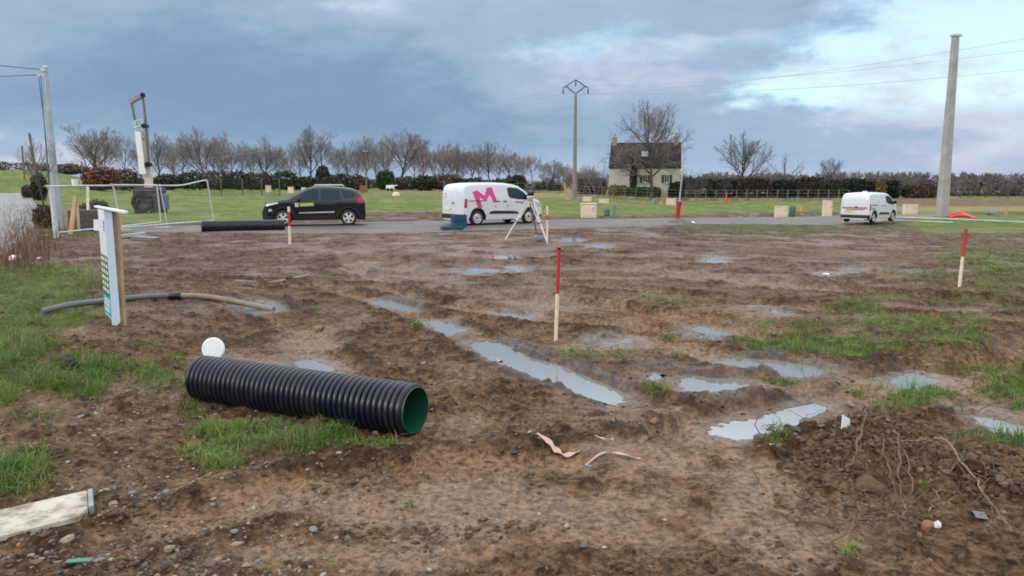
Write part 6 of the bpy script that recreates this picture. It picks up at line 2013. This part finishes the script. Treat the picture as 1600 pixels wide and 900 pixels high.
# ------------------------------------------------------------------ pipes
def build_pipes():
    def ribbed(name, A, B, R, lab, n_ribs):
        dv = B - A
        L = dv.length
        t = thing(name, lab, 'pipe', A, 0, 'black corrugated pipes')
        t.rotation_mode = 'QUATERNION'
        t.rotation_quaternion = dv.to_track_quat('Z', 'Y')
        r0 = R * 0.885
        pitch = L / n_ribs
        prof = [(r0 * 0.97, 0.0), (r0, 0.002)]
        for i in range(n_ribs):
            z = i * pitch
            for f, rr in ((0.10, r0), (0.22, r0 + (R - r0) * 0.75), (0.32, R * 0.997), (0.42, R), (0.58, R), (0.68, R * 0.997), (0.78, r0 + (R - r0) * 0.75), (0.90, r0)):
                prof.append((rr, z + f * pitch))
        prof += [(r0, L - 0.002), (r0 * 0.97, L)]
        MB().lathe(prof, 56).build('corrugated_wall', M['hdpe'], t, True, 60)
        ri = r0 * 0.955
        MB().lathe([(r0 * 0.985, 0.004), (r0 * 0.975, -0.012), (ri, -0.012), (ri, 0.02), (ri, L - 0.02), (ri, L + 0.012), (r0 * 0.975, L + 0.012), (r0 * 0.985, L - 0.004)], 56).build('green_liner', M['pipe_green'], t, True, 40)
    R = 0.200
    # near pipe: its right mouth is nearest
    A = ray(316, 590, 6.62); B = ray(648, 650, 5.62)
    A.z = gz(A.x, A.y) * 0.4 + R - 0.035; B.z = max(gz(B.x, B.y), 0) * 0.4 + R - 0.01
    ribbed('corrugated_pipe', A, B, R, 'big black corrugated pipe with a green inside lying on the grass in the foreground', 42)
    A = ray(316, 361, 28.6); B = ray(445, 360.5, 29.4); R = 0.235
    A.z = gz(A.x, A.y) + R - 0.02; B.z = gz(B.x, B.y) + R - 0.02
    ribbed('corrugated_pipe', A, B, R, 'second black corrugated pipe lying in front of the road beside the dark car', 50)
    # grey conduits
    def hose(pts, r, m, lab):
        P = []
        for u, v, dz in pts:
            q = at(u, v); P.append((q.x, q.y, max(gz(q.x, q.y), q.z) + r * 0.7 + dz))
        o = MB().tube(spline(P, 6), r, 12).build('conduit', m, None, True)
        tag(o, lab, 'conduit', 'grey conduits lying behind the sign post')
    hose([(66, 494, 0.02), (110, 487, 0.02), (170, 477, 0.03), (225, 471, 0.03), (266, 468, 0.03)], 0.042, M['conduit'], 'blue grey conduit lying in the grass behind the sign post')
    hose([(282, 468, 0.03), (330, 471, 0.02), (385, 479, 0.01), (428, 487, 0.0)], 0.042, M['conduit_muddy'], 'mud stained conduit on the bare ground, right of the blue grey one')
    P = [on(264, 468, 0), on(284, 468, 0)]
    for q in P: q.z += 0.06
    o = MB().tube([P[0], P[0].lerp(P[1], 0.1), P[0].lerp(P[1], 0.9), P[1]], [0.047, 0.056, 0.056, 0.047], 14).build('coupling', M['hdpe'], None, True)
    tag(o, 'black coupling joining the two grey conduits', 'coupling')
    o = MB().tube([on(366, 441) + Vector((0, 0, 0.03)), on(420, 438) + Vector((0, 0, 0.04)), on(482, 433) + Vector((0, 0, 0.03))], 0.035, 10).build('conduit', M['conduit_muddy'], None, True)
    tag(o, 'short muddy conduit half buried beyond the other two', 'conduit', 'grey conduits lying behind the sign post')


build_pipes()


# ------------------------------------------------------------------ stakes, tripod, sign
def build_stakes():
    def stake(u, vb, vt, w, bands, lab, lean=(0, 0), square=True):
        p = on(u, vb, 0.0)
        H = ray(u + lean[0], vt, p.y).z - p.z
        t = thing('survey_stake', lab, 'stake', p, 0, 'red and white survey stakes')
        dx = lean[0] * p.y / FPX
        t.rotation_euler = (lean[1], math.atan2(dx, H), 0.5)
        k = w * p.y / FPX * 0.62
        z = -0.18
        for j, (f, m, nm) in enumerate(bands):
            z1 = H * f
            MB().box((0, 0, (z + z1) / 2), (k, k, z1 - z), bev=k * 0.12).build(nm, M[m], t)
            z = z1
        return t
    R, W = 'red_paint', 'cream_paint'
    stake(868.5, 533, 387, 7.2, [(0.505, W, 'white_section'), (0.975, R, 'red_section'), (1.0, 'underside', 'dark_top')], 'tall red and white stake with a dark top in the middle of the mud', (4.5, 0))
    stake(1499, 448, 357, 6.2, [(0.52, W, 'white_section'), (1.0, R, 'red_section')], 'red topped white stake leaning slightly at the right edge', (5.5, 0))
    stake(453, 382, 323, 5.6, [(0.49, W, 'white_section'), (0.86, R, 'red_section'), (1.0, W, 'white_tip')], 'white stake with a red band in front of the dark car', (0.5, 0))
    stake(855, 375, 322, 4.2, [(0.58, W, 'white_section'), (0.74, 'orange_red', 'red_section'), (1.0, W, 'white_tip')], 'thin white stake with a pale red band right of the tripod', (0, 0))
    # tripod with instrument
    hd = ray(829, 306, 23.2)
    f1, f2, f3 = on(789, 377, 0.0), on(856, 380, 0.0), on(838, 364, 0.0)
    base = Vector((hd.x, hd.y, min(f1.z, f2.z)))
    t = thing('survey_tripod', 'pale survey tripod with spread legs in front of the white van', 'tripod', base)
    h = hd - base
    for f in (f1, f2, f3):
        d = f - base
        a = h + (d - h).normalized() * 0.05 + Vector((0, 0, -0.07))
        mid = a.lerp(d, 0.52)
        n = (d - a).cross(Vector((0, 1, 0))).normalized() * 0.045
        l = MB()
        l.tube([a + n, mid + n * 0.8], 0.017, 6); l.tube([a - n, mid - n * 0.8], 0.017, 6); l.tube([mid - n * 1.1, mid + n * 1.1], 0.024, 6)
        l.tube([a.lerp(d, 0.40), a.lerp(d, 0.96), d + Vector((0, 0, -0.04))], [0.030, 0.027, 0.008], 8)
        lo = l.build('leg', M['white_paint'] if f is not f3 else M['timber'], t)
        MB().tube([mid + n * 1.2, mid - n * 1.2], 0.030, 8).build('clamp', M['underside'], lo)
    MB().lathe([(0, -0.09), (0.10, -0.09), (0.115, -0.03), (0.10, 0.0), (0, 0.0)], 16, Matrix.Translation(h)).build('head', M['galv'], t, True)
    MB().tube([h + Vector((0, 0, -0.08)), h + Vector((0.04, 0, -0.75))], 0.008, 5).build('plumb_cord', M['cable'], t)
    i = thing('total_station', 'dark grey surveying instrument mounted on the pale tripod', 'instrument', hd)
    i.scale = (1.2, 1.2, 1.1)
    b = MB().lathe([(0, 0.0), (0.075, 0.0), (0.085, 0.05), (0.07, 0.075), (0, 0.075)], 16)
    b.build('tribrach', M['underside'], i, True)
    m = MB().box((-0.085, 0, 0.19), (0.05, 0.11, 0.24), bev=0.02); m.box((0.085, 0, 0.19), (0.05, 0.11, 0.24), bev=0.02); m.box((0, 0, 0.095), (0.21, 0.13, 0.05), bev=0.015); m.box((0, 0, 0.315), (0.20, 0.06, 0.03), bev=0.01)
    m.build('yoke', M['instrument'], i)
    MB().lathe([(0, -0.10), (0.045, -0.10), (0.055, 0.06), (0.05, 0.11), (0, 0.11)], 14, Matrix.Translation((0, 0, 0.21)) @ Matrix.Rotation(math.pi / 2, 4, 'X')).build('telescope', M['instrument'], i, True)
    # small case under the tripod
    p = on(843, 377)
    t = thing('instrument_case', 'small grey case on the mud under the tripod', 'case', p, 0.2)
    MB().box((0, 0, 0.075), (0.34, 0.22, 0.15), bev=0.025).build('body', M['barrel_grey'], t, True); MB().tube([(-0.06, 0, 0.15), (-0.05, 0, 0.19), (0.05, 0, 0.19), (0.06, 0, 0.15)], 0.01, 6).build('handle', M['underside'], t)


build_stakes()


def build_sign():
    d = at(183, 512)
    k = d.y / FPX
    t = thing('site_sign', 'narrow white sign board with a green and blue print, nailed to a wooden post', 'sign', (d.x, d.y, gz(d.x, d.y)))
    zo = t.location.z
    def q(u, v, y=0.0):
        s = ray(u, v, d.y + y)
        return Vector((s.x - d.x, y, s.z - zo))
    def slab(corners, depth, m, nm, parent=t, label=None):
        """front outline in the local xz plane, given depth behind it"""
        mb = MB()
        n = len(corners)
        V = [c for c in corners] + [c + depth for c in corners]
        F = [tuple(range(n - 1, -1, -1)), tuple(range(n, 2 * n))] + [(i, (i + 1) % n, n + (i + 1) % n, n + i) for i in range(n)]
        o = mb.add(V, F).build(nm, m, parent, label=label)
        bm = bmesh.new(); bm.from_mesh(o.data); bmesh.ops.recalc_face_normals(bm, faces=bm.faces); bm.to_mesh(o.data); bm.free()
        return o
    # folded edge turned towards the lens, with the slanting foot
    slab([q(163, 329), q(174.5, 331), q(188, 503), q(175.5, 516)], Vector((-0.002, 0.012, 0)), M['blue_sheet'], 'folded_edge')
    # the printed wing runs away from its left side, almost edge on
    A0, A1 = q(162.6, 329), q(174.8, 500)
    def wing(f0, f1, m, nm, s0=0.0, s1=1.0, out=0.0, label=None):
        back = Vector((-0.340, 0.50, 0))
        a, b = A0.lerp(A1, f0), A0.lerp(A1, f1)
        nrm_ = Vector((-0.50, -0.340, 0)).normalized()
        o = nrm_ * out
        slab([a + back * s0 + o, a + back * s1 + o, b + back * s1 + o, b + back * s0 + o], nrm_ * -0.008 if out == 0 else nrm_ * -0.002, m, nm, label=label)
    wing(0.0, 1.0, M['white_sheet'], 'printed_panel')
    wing(0.42, 0.80, M['sign_green'], 'green_print', out=0.003, label='green printed field with white letters')
    wing(0.80, 0.985, M['sign_blue'], 'blue_print', out=0.003, label='blue printed field with white letters')
    for i in range(6):
        f = 0.44 + i * 0.058
        for a, b in ((0.06, 0.30), (0.42, 0.62), (0.70, 0.94)):
            wing(f, f + 0.032, M['white_paint'], 'white_letter', a, b, 0.0055)
    for f, a, b in ((0.83, 0.1, 0.8), (0.87, 0.1, 0.9), (0.92, 0.2, 0.9)):
        wing(f, f + 0.028, M['white_paint'], 'white_letter', a, b, 0.0055)
    # post and boards
    pw = MB()
    a, b = q(178.5, 328, 0.05), q(190, 512, 0.05)
    for f0, f1 in ((0, 1),):
        w = Vector((0.055, 0, 0)); dp = Vector((0, 0.075, 0))
        V = [a - w / 2, a + w / 2, b + w / 2, b - w / 2]
        V += [v + dp for v in V]
        V[2] = V[2] + Vector((0, 0, -0.15)); V[3] = V[3] + Vector((0, 0, -0.15)); V[6] = V[6] + Vector((0, 0, -0.15)); V[7] = V[7] + Vector((0, 0, -0.15))
        pw.add(V, [(3, 2, 1, 0), (4, 5, 6, 7), (0, 1, 5, 4), (1, 2, 6, 5), (2, 3, 7, 6), (3, 0, 4, 7)])
    pw.build('post', M['timber'], t)
    slab([q(146, 321.5, -0.06), q(193, 330, -0.06), q(193.5, 333.5, -0.06), q(147, 324.0, -0.06)], Vector((0, 0.10, 0)), M['white_sheet'], 'cap_board')
    slab([q(146, 343, 0.04), q(161, 344, 0.04), q(161, 361, 0.04), q(146.5, 360, 0.04)], Vector((0, 0.02, 0)), M['white_sheet'], 'small_plate')
    slab([q(178, 343, 0.13), q(183.5, 344, 0.13), q(184.5, 358, 0.13), q(179, 358, 0.13)], Vector((0, 0.02, 0)), M['white_sheet'], 'small_plate')


build_sign()


# ------------------------------------------------------------------ small things in the foreground and by the lane
def build_small():
    # white disc on a peg behind the big pipe
    p = ray(337, 575, 7.35); p.z = gz(p.x, p.y)
    t = thing('marker_disc', 'round white disc showing above the left end of the big black pipe', 'marker disc', p, 0.0)
    c = ray(337, 544, 7.35).z - p.z
    MB().lathe([(0, -0.012), (0.104, -0.012), (0.110, -0.006), (0.110, 0.010), (0.10, 0.016), (0, 0.018)], 36, Matrix.Translation((0, -0.03, c)) @ Matrix.Rotation(math.radians(82), 4, 'X')).build('disc', M['white_sheet'], t, True, 12)
    MB().box((0, 0, c / 2 - 0.1), (0.035, 0.035, c + 0.2)).build('peg', M['timber'], t)
    # board in the bottom left corner
    P = [at(-6, 812), at(137, 779), at(139, 817), at(-12, 856)]
    zs = max(gz(q.x, q.y) for q in P)
    t = thing('board', 'cream coloured board smeared with mud lying in the bottom left corner', 'board', (0, 0, zs - 0.004))
    def solid(poly, z0, z1, nm, m):
        mb = MB()
        n = len(poly)
        V = [Vector((q.x, q.y, z0)) for q in poly] + [Vector((q.x, q.y, z1)) for q in poly]
        F = [tuple(range(n - 1, -1, -1)), tuple(range(n, 2 * n))] + [(i, (i + 1) % n, n + (i + 1) % n, n + i) for i in range(n)]
        o = mb.add(V, F).build(nm, m, t)
        bm = bmesh.new(); bm.from_mesh(o.data); bmesh.ops.recalc_face_normals(bm, faces=bm.faces)
        bmesh.ops.bevel(bm, geom=list(bm.edges), offset=0.004, segments=1, affect='EDGES'); bm.to_mesh(o.data); bm.free()
    R = P[2].lerp(P[3], 0.10)
    solid([P[3], R, P[2].lerp(P[1], 0.25), P[1], P[0]], 0.0, 0.034, 'panel', M['board'])
    e = (P[1] - P[0]).normalized()
    a, b = P[1] + e * 0.003, P[2].lerp(P[1], 0.25) + e * 0.003
    solid([b, b + e * 0.028, a + e * 0.028, a], 0.002, 0.040, 'edge_strip', M['board_edge'])
    # timber offcuts and dark block at the foot of the steel pole
    p = on(125, 361)
    o = MB().box((0, 0, 0.38), (1.25, 0.8, 0.95), bev=0.06).build('concrete_block', M['dark_concrete'])
    o.location = p + Vector((0.05, 0.6, -0.1)); o.rotation_euler = (0, 0, 0.15)
    tag(o, 'dark weathered concrete block between the pale steel pole and the sign post', 'concrete block')
    def timber(ua, va, ub, vb, y, w, lab, m='timber'):
        a = ray(ua, va, y); a.z = gz(a.x, a.y) - 0.05; b = ray(ub, vb, y + 0.35)
        k = y / FPX
        mb = MB(); dv = b - a
        R = dv.to_track_quat('Z', 'Y').to_matrix()
        mb.box(dv / 2, (w * k, w * k * 0.5, dv.length), R, bev=0.006)
        o = mb.build('timber_stake', M[m]); o.location = a
        tag(o, lab, 'stake', 'wooden stakes by the pale steel pole')
    timber(110, 361, 118, 307, 27.6, 7, 'yellow timber stake leaning against the dark concrete block')
    timber(121, 330, 120, 312, 28.4, 4, 'short second timber stake behind the leaning yellow one')
    timber(135, 322, 137, 289, 29.4, 4, 'thin stake with a pinkish top behind the dark concrete block', 'cream_paint')
    p = on(228, 376)
    o = MB().box((0, 0, 0.07), (0.72, 0.5, 0.12), Matrix.Rotation(0.08, 3, 'Y'), bev=0.02).build('slab', M['slate_stone']); o.location = p
    tag(o, 'blue grey slab lying on the mud in front of the bent fence panel', 'slab')
    p = on(207, 371)
    o = MB().box((0, 0, 0.06), (0.8, 0.5, 0.11), Matrix.Rotation(-0.1, 3, 'Y'), bev=0.02).build('slab', M['concrete']); o.location = p; o.rotation_euler = (0, 0, 0.3)
    tag(o, 'sandy slab lying just left of the blue grey one', 'slab')
    # litter, broken pieces
    rng = np.random.default_rng(5)
    def lump(name, u, v, size, m, lab, cat, seed, flat=0.6, grp=None, sub=1, lift=0.25, smooth=False):
        r = np.random.default_rng(seed)
        bm = bmesh.new(); bmesh.ops.create_icosphere(bm, subdivisions=2, radius=1)
        n0 = r.normal(0, 1, (9, 3))
        for w in bm.verts:
            c = np.array(w.co)
            f = 1.0
            for k in n0:
                f -= 0.42 * max(0, float(np.dot(c, nrm(k))) - 0.45)
            w.co = Vector(c * f * (1 + r.normal(0, 0.055))) * size
            w.co.z *= flat
            w.co.x *= 1.25
        me = bpy.data.meshes.new(name); bm.to_mesh(me); bm.free(); me.materials.append(m)
        o = bpy.data.objects.new(name, me); COL.objects.link(o)
        q = on(u, v); q.z += size * flat * lift
        o.location = q; o.rotation_euler = (0, 0, r.uniform(0, 6))
        return tag(o, lab, cat, grp)
    g = 'larger stones in the foreground mud'
    ST = [(372, 852, 0.034, 'stone', 'round tan stone at the bottom, left of the middle'), (367, 838, 0.028, 'slate_stone', 'flat grey stone touching the round tan one'), (105, 848, 0.055, 'stone', 'knobbly pale stone below the cream board'),
          (263, 870, 0.036, 'stone', 'tan stone pair at the bottom left, bigger one'), (278, 866, 0.022, 'stone', 'tan stone pair at the bottom left, smaller one'), (152, 862, 0.034, 'slate_stone', 'blue grey stone below the right end of the cream board'),
          (178, 790, 0.034, 'stone', 'pale flat stone right of the cream board'), (490, 830, 0.030, 'slate_stone', 'dark grey stone in the smooth mud at the bottom'), (258, 765, 0.028, 'slate_stone', 'grey stone in the gravelly patch left of the grass'),
          (205, 772, 0.030, 'slate_stone', 'grey stone at the left edge of the gravelly patch'), (130, 655, 0.04, 'slate_stone', 'grey stone in the soil left of the big pipe'), (150, 648, 0.03, 'stone', 'tan stone beside the grey one left of the big pipe'),
          (920, 735, 0.024, 'slate_stone', 'small blue grey stone below the pink tape'), (1046, 684, 0.020, 'pale_stone', 'small white pebble left of the nearest puddle on the right'), (1328, 627, 0.045, 'stone', 'pale round stone at the far edge of the root heap'),
          (1230, 742, 0.020, 'slate_stone', 'dark blue grey stone in front of the root heap'), (1205, 715, 0.018, 'pale_stone', 'white stone chip in front of the root heap'), (575, 620, 0.03, 'slate_stone', 'grey stone just beyond the mouth end of the big pipe'),
          (842, 801, 0.014, 'pale_stone', 'pale chip in the middle of the foreground mud'), (945, 856, 0.015, 'pale_stone', 'pale chip low in the foreground, right of the middle')]
    for i, (u, v, s, m, lab) in enumerate(ST):
        lump('stone', u, v, s, M[m], lab, 'stone', 700 + i, 0.62, g)
    lump('clod', 110, 583, 0.085, mat('mossy', (0.022, 0.026, 0.018), 0.9, var=0.4, vscale=20), 'dark mossy lump in the grass left of the big pipe', 'clod', 760, 0.9)
    lump('clod', 72, 470, 0.10, mat('turned_soil', (0.055, 0.034, 0.024), 0.9, var=0.4, vscale=20), 'dark brown clod in the grass left of the sign post', 'clod', 761, 0.7)
    lump('clod', 1360, 764, 0.105, mat('ochre_soil', (0.125, 0.080, 0.042), 0.85, var=0.35, vscale=14, dirt=(0.06, 0.036, 0.02), dirt_amt=0.8, dscale=10, bump=0.01), 'ochre clod of earth with straw in the front of the root heap', 'clod', 762, 0.75)
    lump('clod', 500, 512, 0.09, mat('straw_soil', (0.20, 0.145, 0.075), 0.9, var=0.4, vscale=30), 'straw coloured clump in the mud beyond the big pipe', 'clod', 763, 0.7)
    lump('brick_piece', 1450, 828, 0.045, M['brick'], 'broken orange brick piece in the lower right', 'brick', 764, 0.9, lift=0.5)
    lump('white_shard', 1463, 824, 0.028, M['litter'], 'white shard behind the orange brick piece', 'shard', 765, 0.9, lift=0.6)
    lump('brick_piece', 1022, 664, 0.05, M['brick'], 'rusty brown sliver of brick at the bend of the tracks', 'brick', 766, 0.5)
    lump('plastic_scrap', 803, 706, 0.04, mat('navy_scrap', (0.012, 0.02, 0.045), 0.5), 'dark blue scrap of plastic left of the pink tape', 'plastic scrap', 767, 0.4)
    lump('litter', 26, 411, 0.16, M['litter'], 'crumpled white litter among the brown weeds by the lane', 'litter', 768, 0.7, lift=0.8)
    lump('litter', 62, 408, 0.09, M['litter'], 'smaller white litter right of the crumpled one by the lane', 'litter', 769, 0.7, lift=0.8)
    lump('litter', 1082, 349, 0.16, M['litter'], 'white lump on the road edge right of the leaning marker', 'litter', 770, 0.9)
    lump('litter', 1292, 428, 0.09, M['litter'], 'white scrap lying in the far puddle on the right', 'litter', 771, 0.4)
    lump('tape_scrap', 827, 685, 0.020, M['pink_tape'], 'tiny pale pink scrap above the pink tape', 'tape', 772, 0.8)
    # flat shards
    def shard(u, v, pts, m, lab, lift=0.02, tilt=(0, 0, 0), cat='shard', name='shard'):
        q = on(u, v); q.z += lift
        o = MB().prism(pts, 0.006).build(name, m)
        o.location = q; o.rotation_euler = tilt
        tag(o, lab, cat)
    shard(1318, 693, [(-0.04, -0.05), (0.03, -0.06), (0.05, 0.04), (-0.02, 0.06)], mat('pale_blue_shard', (0.50, 0.55, 0.64), 0.5), 'pale blue shard of slate sticking out of the root heap', 0.05, (1.1, 0.3, 0.3))
    shard(822, 578, [(-0.10, -0.02), (0.12, -0.05), (0.06, 0.05), (-0.06, 0.05)], M['green_plastic'], 'green plastic shard at the edge of the long puddle', 0.005, (0.2, 0, -0.6), 'plastic scrap', 'plastic_scrap')
    shard(125, 892, [(-0.06, -0.01), (0.05, -0.015), (0.06, 0.012), (-0.05, 0.015)], M['green_plastic'], 'small green plastic strip at the bottom left edge', 0.02, (0.2, 0.1, 0.4), 'plastic scrap', 'plastic_scrap')
    shard(1530, 812, [(-0.05, -0.02), (0.04, -0.03), (0.06, 0.02), (-0.03, 0.03)], M['slate_stone'], 'dark slate shard right of the orange brick piece', 0.03, (0.5, 0.2, 0.4))
    # ribbons of pink tape, white strip at the puddle
    def ribbon(pts, w, m, lab, name='tape'):
        P = []
        for u, v, dz in pts:
            q = on(u, v); P.append((q.x, q.y, q.z + 0.008 + dz))
        P = [Vector((a[0], a[1], max(a[2], gz(a[0], a[1]) + 0.012))) for a in spline(P, 6)]
        V, F = [], []
        for i, a in enumerate(P):
            d = (P[min(i + 1, len(P) - 1)] - P[max(i - 1, 0)]).normalized()
            s = d.cross(Vector((0, 0, 1))).normalized()
            tw = 0.35 * math.sin(i * 0.9)
            s = s * math.cos(tw) + Vector((0, 0, 1)) * math.sin(tw)
            ww = w * (0.6 + 0.5 * abs(math.sin(i * 0.55 + 0.6)))
            V += [a - s * ww, a + s * ww, a + s * ww + Vector((0, 0, 0.004)), a - s * ww + Vector((0, 0, 0.004))]
        for i in range(len(P) - 1):
            for j in range(4):
                F.append((4 * i + j, 4 * i + (j + 1) % 4, 4 * i + 4 + (j + 1) % 4, 4 * i + 4 + j))
        F += [(3, 2, 1, 0), tuple(4 * (len(P) - 1) + j for j in range(4))]
        tag(MB().add(V, F).build(name, m, None, True, 60), lab, 'tape', 'scraps of tape in the foreground mud' if 'pink' in lab else None)
    ribbon([(839, 695, 0.01), (856, 699, 0.02), (868, 705, 0.015), (884, 709, 0.01), (905, 709, 0.0)], 0.024, M['pink_tape'], 'widest scrap of pink tape, crumpled in the centre foreground')
    ribbon([(915, 726, 0.0), (940, 719, 0.01), (965, 717, 0.01), (1000, 723, 0.0)], 0.010, M['pink_tape'], 'long thin strand of pink tape right of the widest one')
    ribbon([(930, 688, 0.0), (942, 695, 0.01), (958, 694, 0.0)], 0.009, M['pink_tape'], 'short strand of pink tape above the long thin one')
    ribbon([(765, 553, 0.0), (778, 561, 0.015), (792, 562, 0.02), (806, 570, 0.01)], 0.030, mat('dirty_white_strip', (0.50, 0.43, 0.36), 0.6, var=0.2), 'dirty white strip at the near edge of the long puddle', 'strip')
    # roots of the heap
    def root(pts, r, m, lab, top=None):
        P = []
        for u, v, dz in pts:
            q = on(u, v); P.append((q.x, q.y, q.z + dz))
        P = [(a[0], a[1], max(a[2], gz(a[0], a[1]) + r * 0.6)) for a in spline(P, 6)]
        n = len(P)
        rg = np.random.default_rng(int(abs(pts[0][0] * 7)))
        P = [(a + rg.normal(0, 0.009), b + rg.normal(0, 0.009), c + rg.normal(0, 0.007)) for a, b, c in P]
        mb = MB().tube(P, [r * (1 - 0.72 * i / n) * rg.uniform(0.85, 1.15) for i in range(n)], 7)
        for i in range(3, n - 1, 2):
            d = Vector(P[i + 1]) - Vector(P[i - 1])
            d = (d.normalized() + Vector(rg.normal(0, 0.7, 3))).normalized()
            L = rg.uniform(0.04, 0.14)
            a = Vector(P[i]); b_ = a + d * L * 0.5; c_ = b_ + (d + Vector((0, 0, -0.5)) + Vector(rg.normal(0, 0.4, 3))).normalized() * L * 0.5
            mb.tube([a, b_, c_], [r * 0.35, r * 0.25, r * 0.08], 5)
        o = mb.build('root', m, None, True)
        tag(o, lab, 'root', 'roots pulled out of the mud heap')
    root([(1325, 742, 0.0), (1340, 715, 0.05), (1352, 690, 0.09), (1358, 668, 0.16)], 0.0112, M['root'], 'thick root rising at a slant from the top of the mud heap')
    root([(1383, 715, 0.10), (1398, 735, 0.13), (1404, 770, 0.09), (1410, 800, 0.02)], 0.0105, M['root'], 'bent reddish root hanging down the front of the heap, left one')
    root([(1376, 722, 0.10), (1386, 752, 0.10), (1394, 785, 0.04), (1378, 812, 0.01)], 0.0068, M['root'], 'thin root hanging left of the bent reddish one')
    root([(1412, 738, 0.08), (1420, 770, 0.08), (1432, 800, 0.02)], 0.0068, M['root'], 'thin root hanging right of the bent reddish one')
    root([(1430, 722, 0.10), (1470, 735, 0.12), (1505, 760, 0.08), (1540, 795, 0.04), (1580, 832, 0.02)], 0.0087, M['pale_root'], 'long pale root sweeping down to the lower right')
    root([(1400, 722, 0.10), (1450, 728, 0.10), (1500, 745, 0.08), (1545, 765, 0.05)], 0.0050, M['pale_root'], 'thin pale root above the long sweeping one')
    root([(1300, 826, 0.01), (1340, 824, 0.03), (1390, 820, 0.03), (1425, 818, 0.01)], 0.0062, M['root'], 'straight brown root lying flat below the heap')
    root([(1335, 820, 0.02), (1352, 838, 0.02), (1375, 858, 0.0)], 0.0074, M['root'], 'short root branching off downwards from the flat brown one')
    root([(1410, 818, 0.02), (1418, 802, 0.05), (1432, 798, 0.03)], 0.0068, M['pale_root'], 'small hooked pale root below the heap')
    root([(1450, 800, 0.01), (1462, 784, 0.07), (1484, 780, 0.03)], 0.0050, M['pale_root'], 'arched pale rootlet right of the hanging roots')
    root([(1428, 690, 0.06), (1480, 696, 0.10), (1540, 702, 0.06)], 0.0056, M['root'], 'thin root lying along the top of the heap towards the right grass')
    root([(1140, 740, 0.03), (1128, 758, 0.01), (1085, 770, 0.0)], 0.0062, M['root'], 'lone dark twig left of the heap')
    root([(1265, 622, 0.0), (1258, 600, 0.08), (1253, 596, 0.16)], 0.0056, M['root'], 'small twig standing at the end of the nearest puddle')
    root([(1186, 664, 0.0), (1200, 668, 0.04), (1214, 660, 0.10)], 0.0099, mat('dark_root', (0.035, 0.028, 0.022), 0.8), 'dark stump of root at the near edge of the nearest puddle')
    root([(650, 742, 0.0), (647, 728, 0.06), (664, 712, 0.05)], 0.0037, M['pale_root'], 'curled straw coloured rootlet in front of the big pipe')
    # tangle of fine rootlets: nobody could count it
    rg = np.random.default_rng(21)
    m = MB()
    for i in range(650):
        u, v = rg.normal(1410, 85), rg.normal(735, 42)
        q = on(u, v)
        a = rg.uniform(0, 6.28); L = rg.uniform(0.08, 0.38)
        P = [q + Vector((0, 0, -0.02))]
        d = Vector((math.cos(a), math.sin(a), rg.uniform(-0.1, 0.7)))
        for k in range(5):
            d = (d + Vector(rg.normal(0, 0.35, 3)) + Vector((0, 0, -0.13))).normalized()
            n_ = P[-1] + d * L / 5
            P.append(n_)
        r = rg.uniform(0.002, 0.0065)
        m.tube(P, [r * (1 - 0.12 * k) for k in range(6)], 4, cap=False)
    tag(m.build('rootlets', M['rootlet'], None, True), kind='stuff')
    # dry brown weeds along the lane
    m = MB(); 
    Vs, Fs, Cs, b = [], [], [], 0
    n = 9000
    u = rg.uniform(-40, 150, n); v = rg.uniform(322, 450, n)
    w = np.exp(-((u - (52 + (v - 330) * -0.25)) / 40.0) ** 2) * (1 - sm(v, 395, 445))
    k = rg.random(n) < w
    x, y = at_np(u[k], v[k]); z = ground(x, y)
    n = len(x)
    H = rg.uniform(0.10, 0.42, n); a = rg.uniform(0, 6.28, n); ln = rg.uniform(0.1, 0.6, n)
    wd = rg.uniform(0.008, 0.022, n)
    V = np.zeros((n, 4, 3)); 
    for j, (tt, s) in enumerate(((0, 1), (0, -1), (1, -0.5), (1, 0.5))):
        V[:, j, 0] = x + np.cos(a) * ln * H * tt - np.sin(a) * wd * s * 0.5
        V[:, j, 1] = y + np.sin(a) * ln * H * tt + np.cos(a) * wd * s * 0.5
        V[:, j, 2] = z - 0.02 + H * tt
    pal = np.array([(0.15, 0.085, 0.055), (0.19, 0.13, 0.085), (0.11, 0.065, 0.045), (0.16, 0.055, 0.032), (0.10, 0.11, 0.045)])
    c = pal[rg.integers(0, 5, n)] * rg.uniform(0.7, 1.2, (n, 1))
    cc = np.repeat(np.concatenate([c, np.ones((n, 1))], 1)[:, None], 4, 1).reshape(-1, 4)
    tag(fast_mesh('dry_weeds', V.reshape(-1, 3), np.arange(n * 4).reshape(-1, 4), M['grass'], attrs={'col': ('FLOAT_COLOR', cc)}), kind='stuff')
    # brown bramble by the lane
    shrub(74, 318, 356, 40, BROWN + RUST, 'brown bramble bush between the lane and the pale steel pole', 801, d=31, name='bramble', leaf=0.05, n=3000, lump=0.5, gaps=0.25, box=0.0)
    shrub(150, 312, 344, 46, BROWN, 'grey brown bramble behind the left wire fence panel', 802, d=36, name='bramble', leaf=0.06, n=3000, lump=0.5, gaps=0.25, box=0.0)
    shrub(46, 288, 306, 22, BROWN, 'low brown bush at the far end of the lane', 803, d=75, name='bramble', leaf=0.10, n=1500, box=0.0)


build_small()
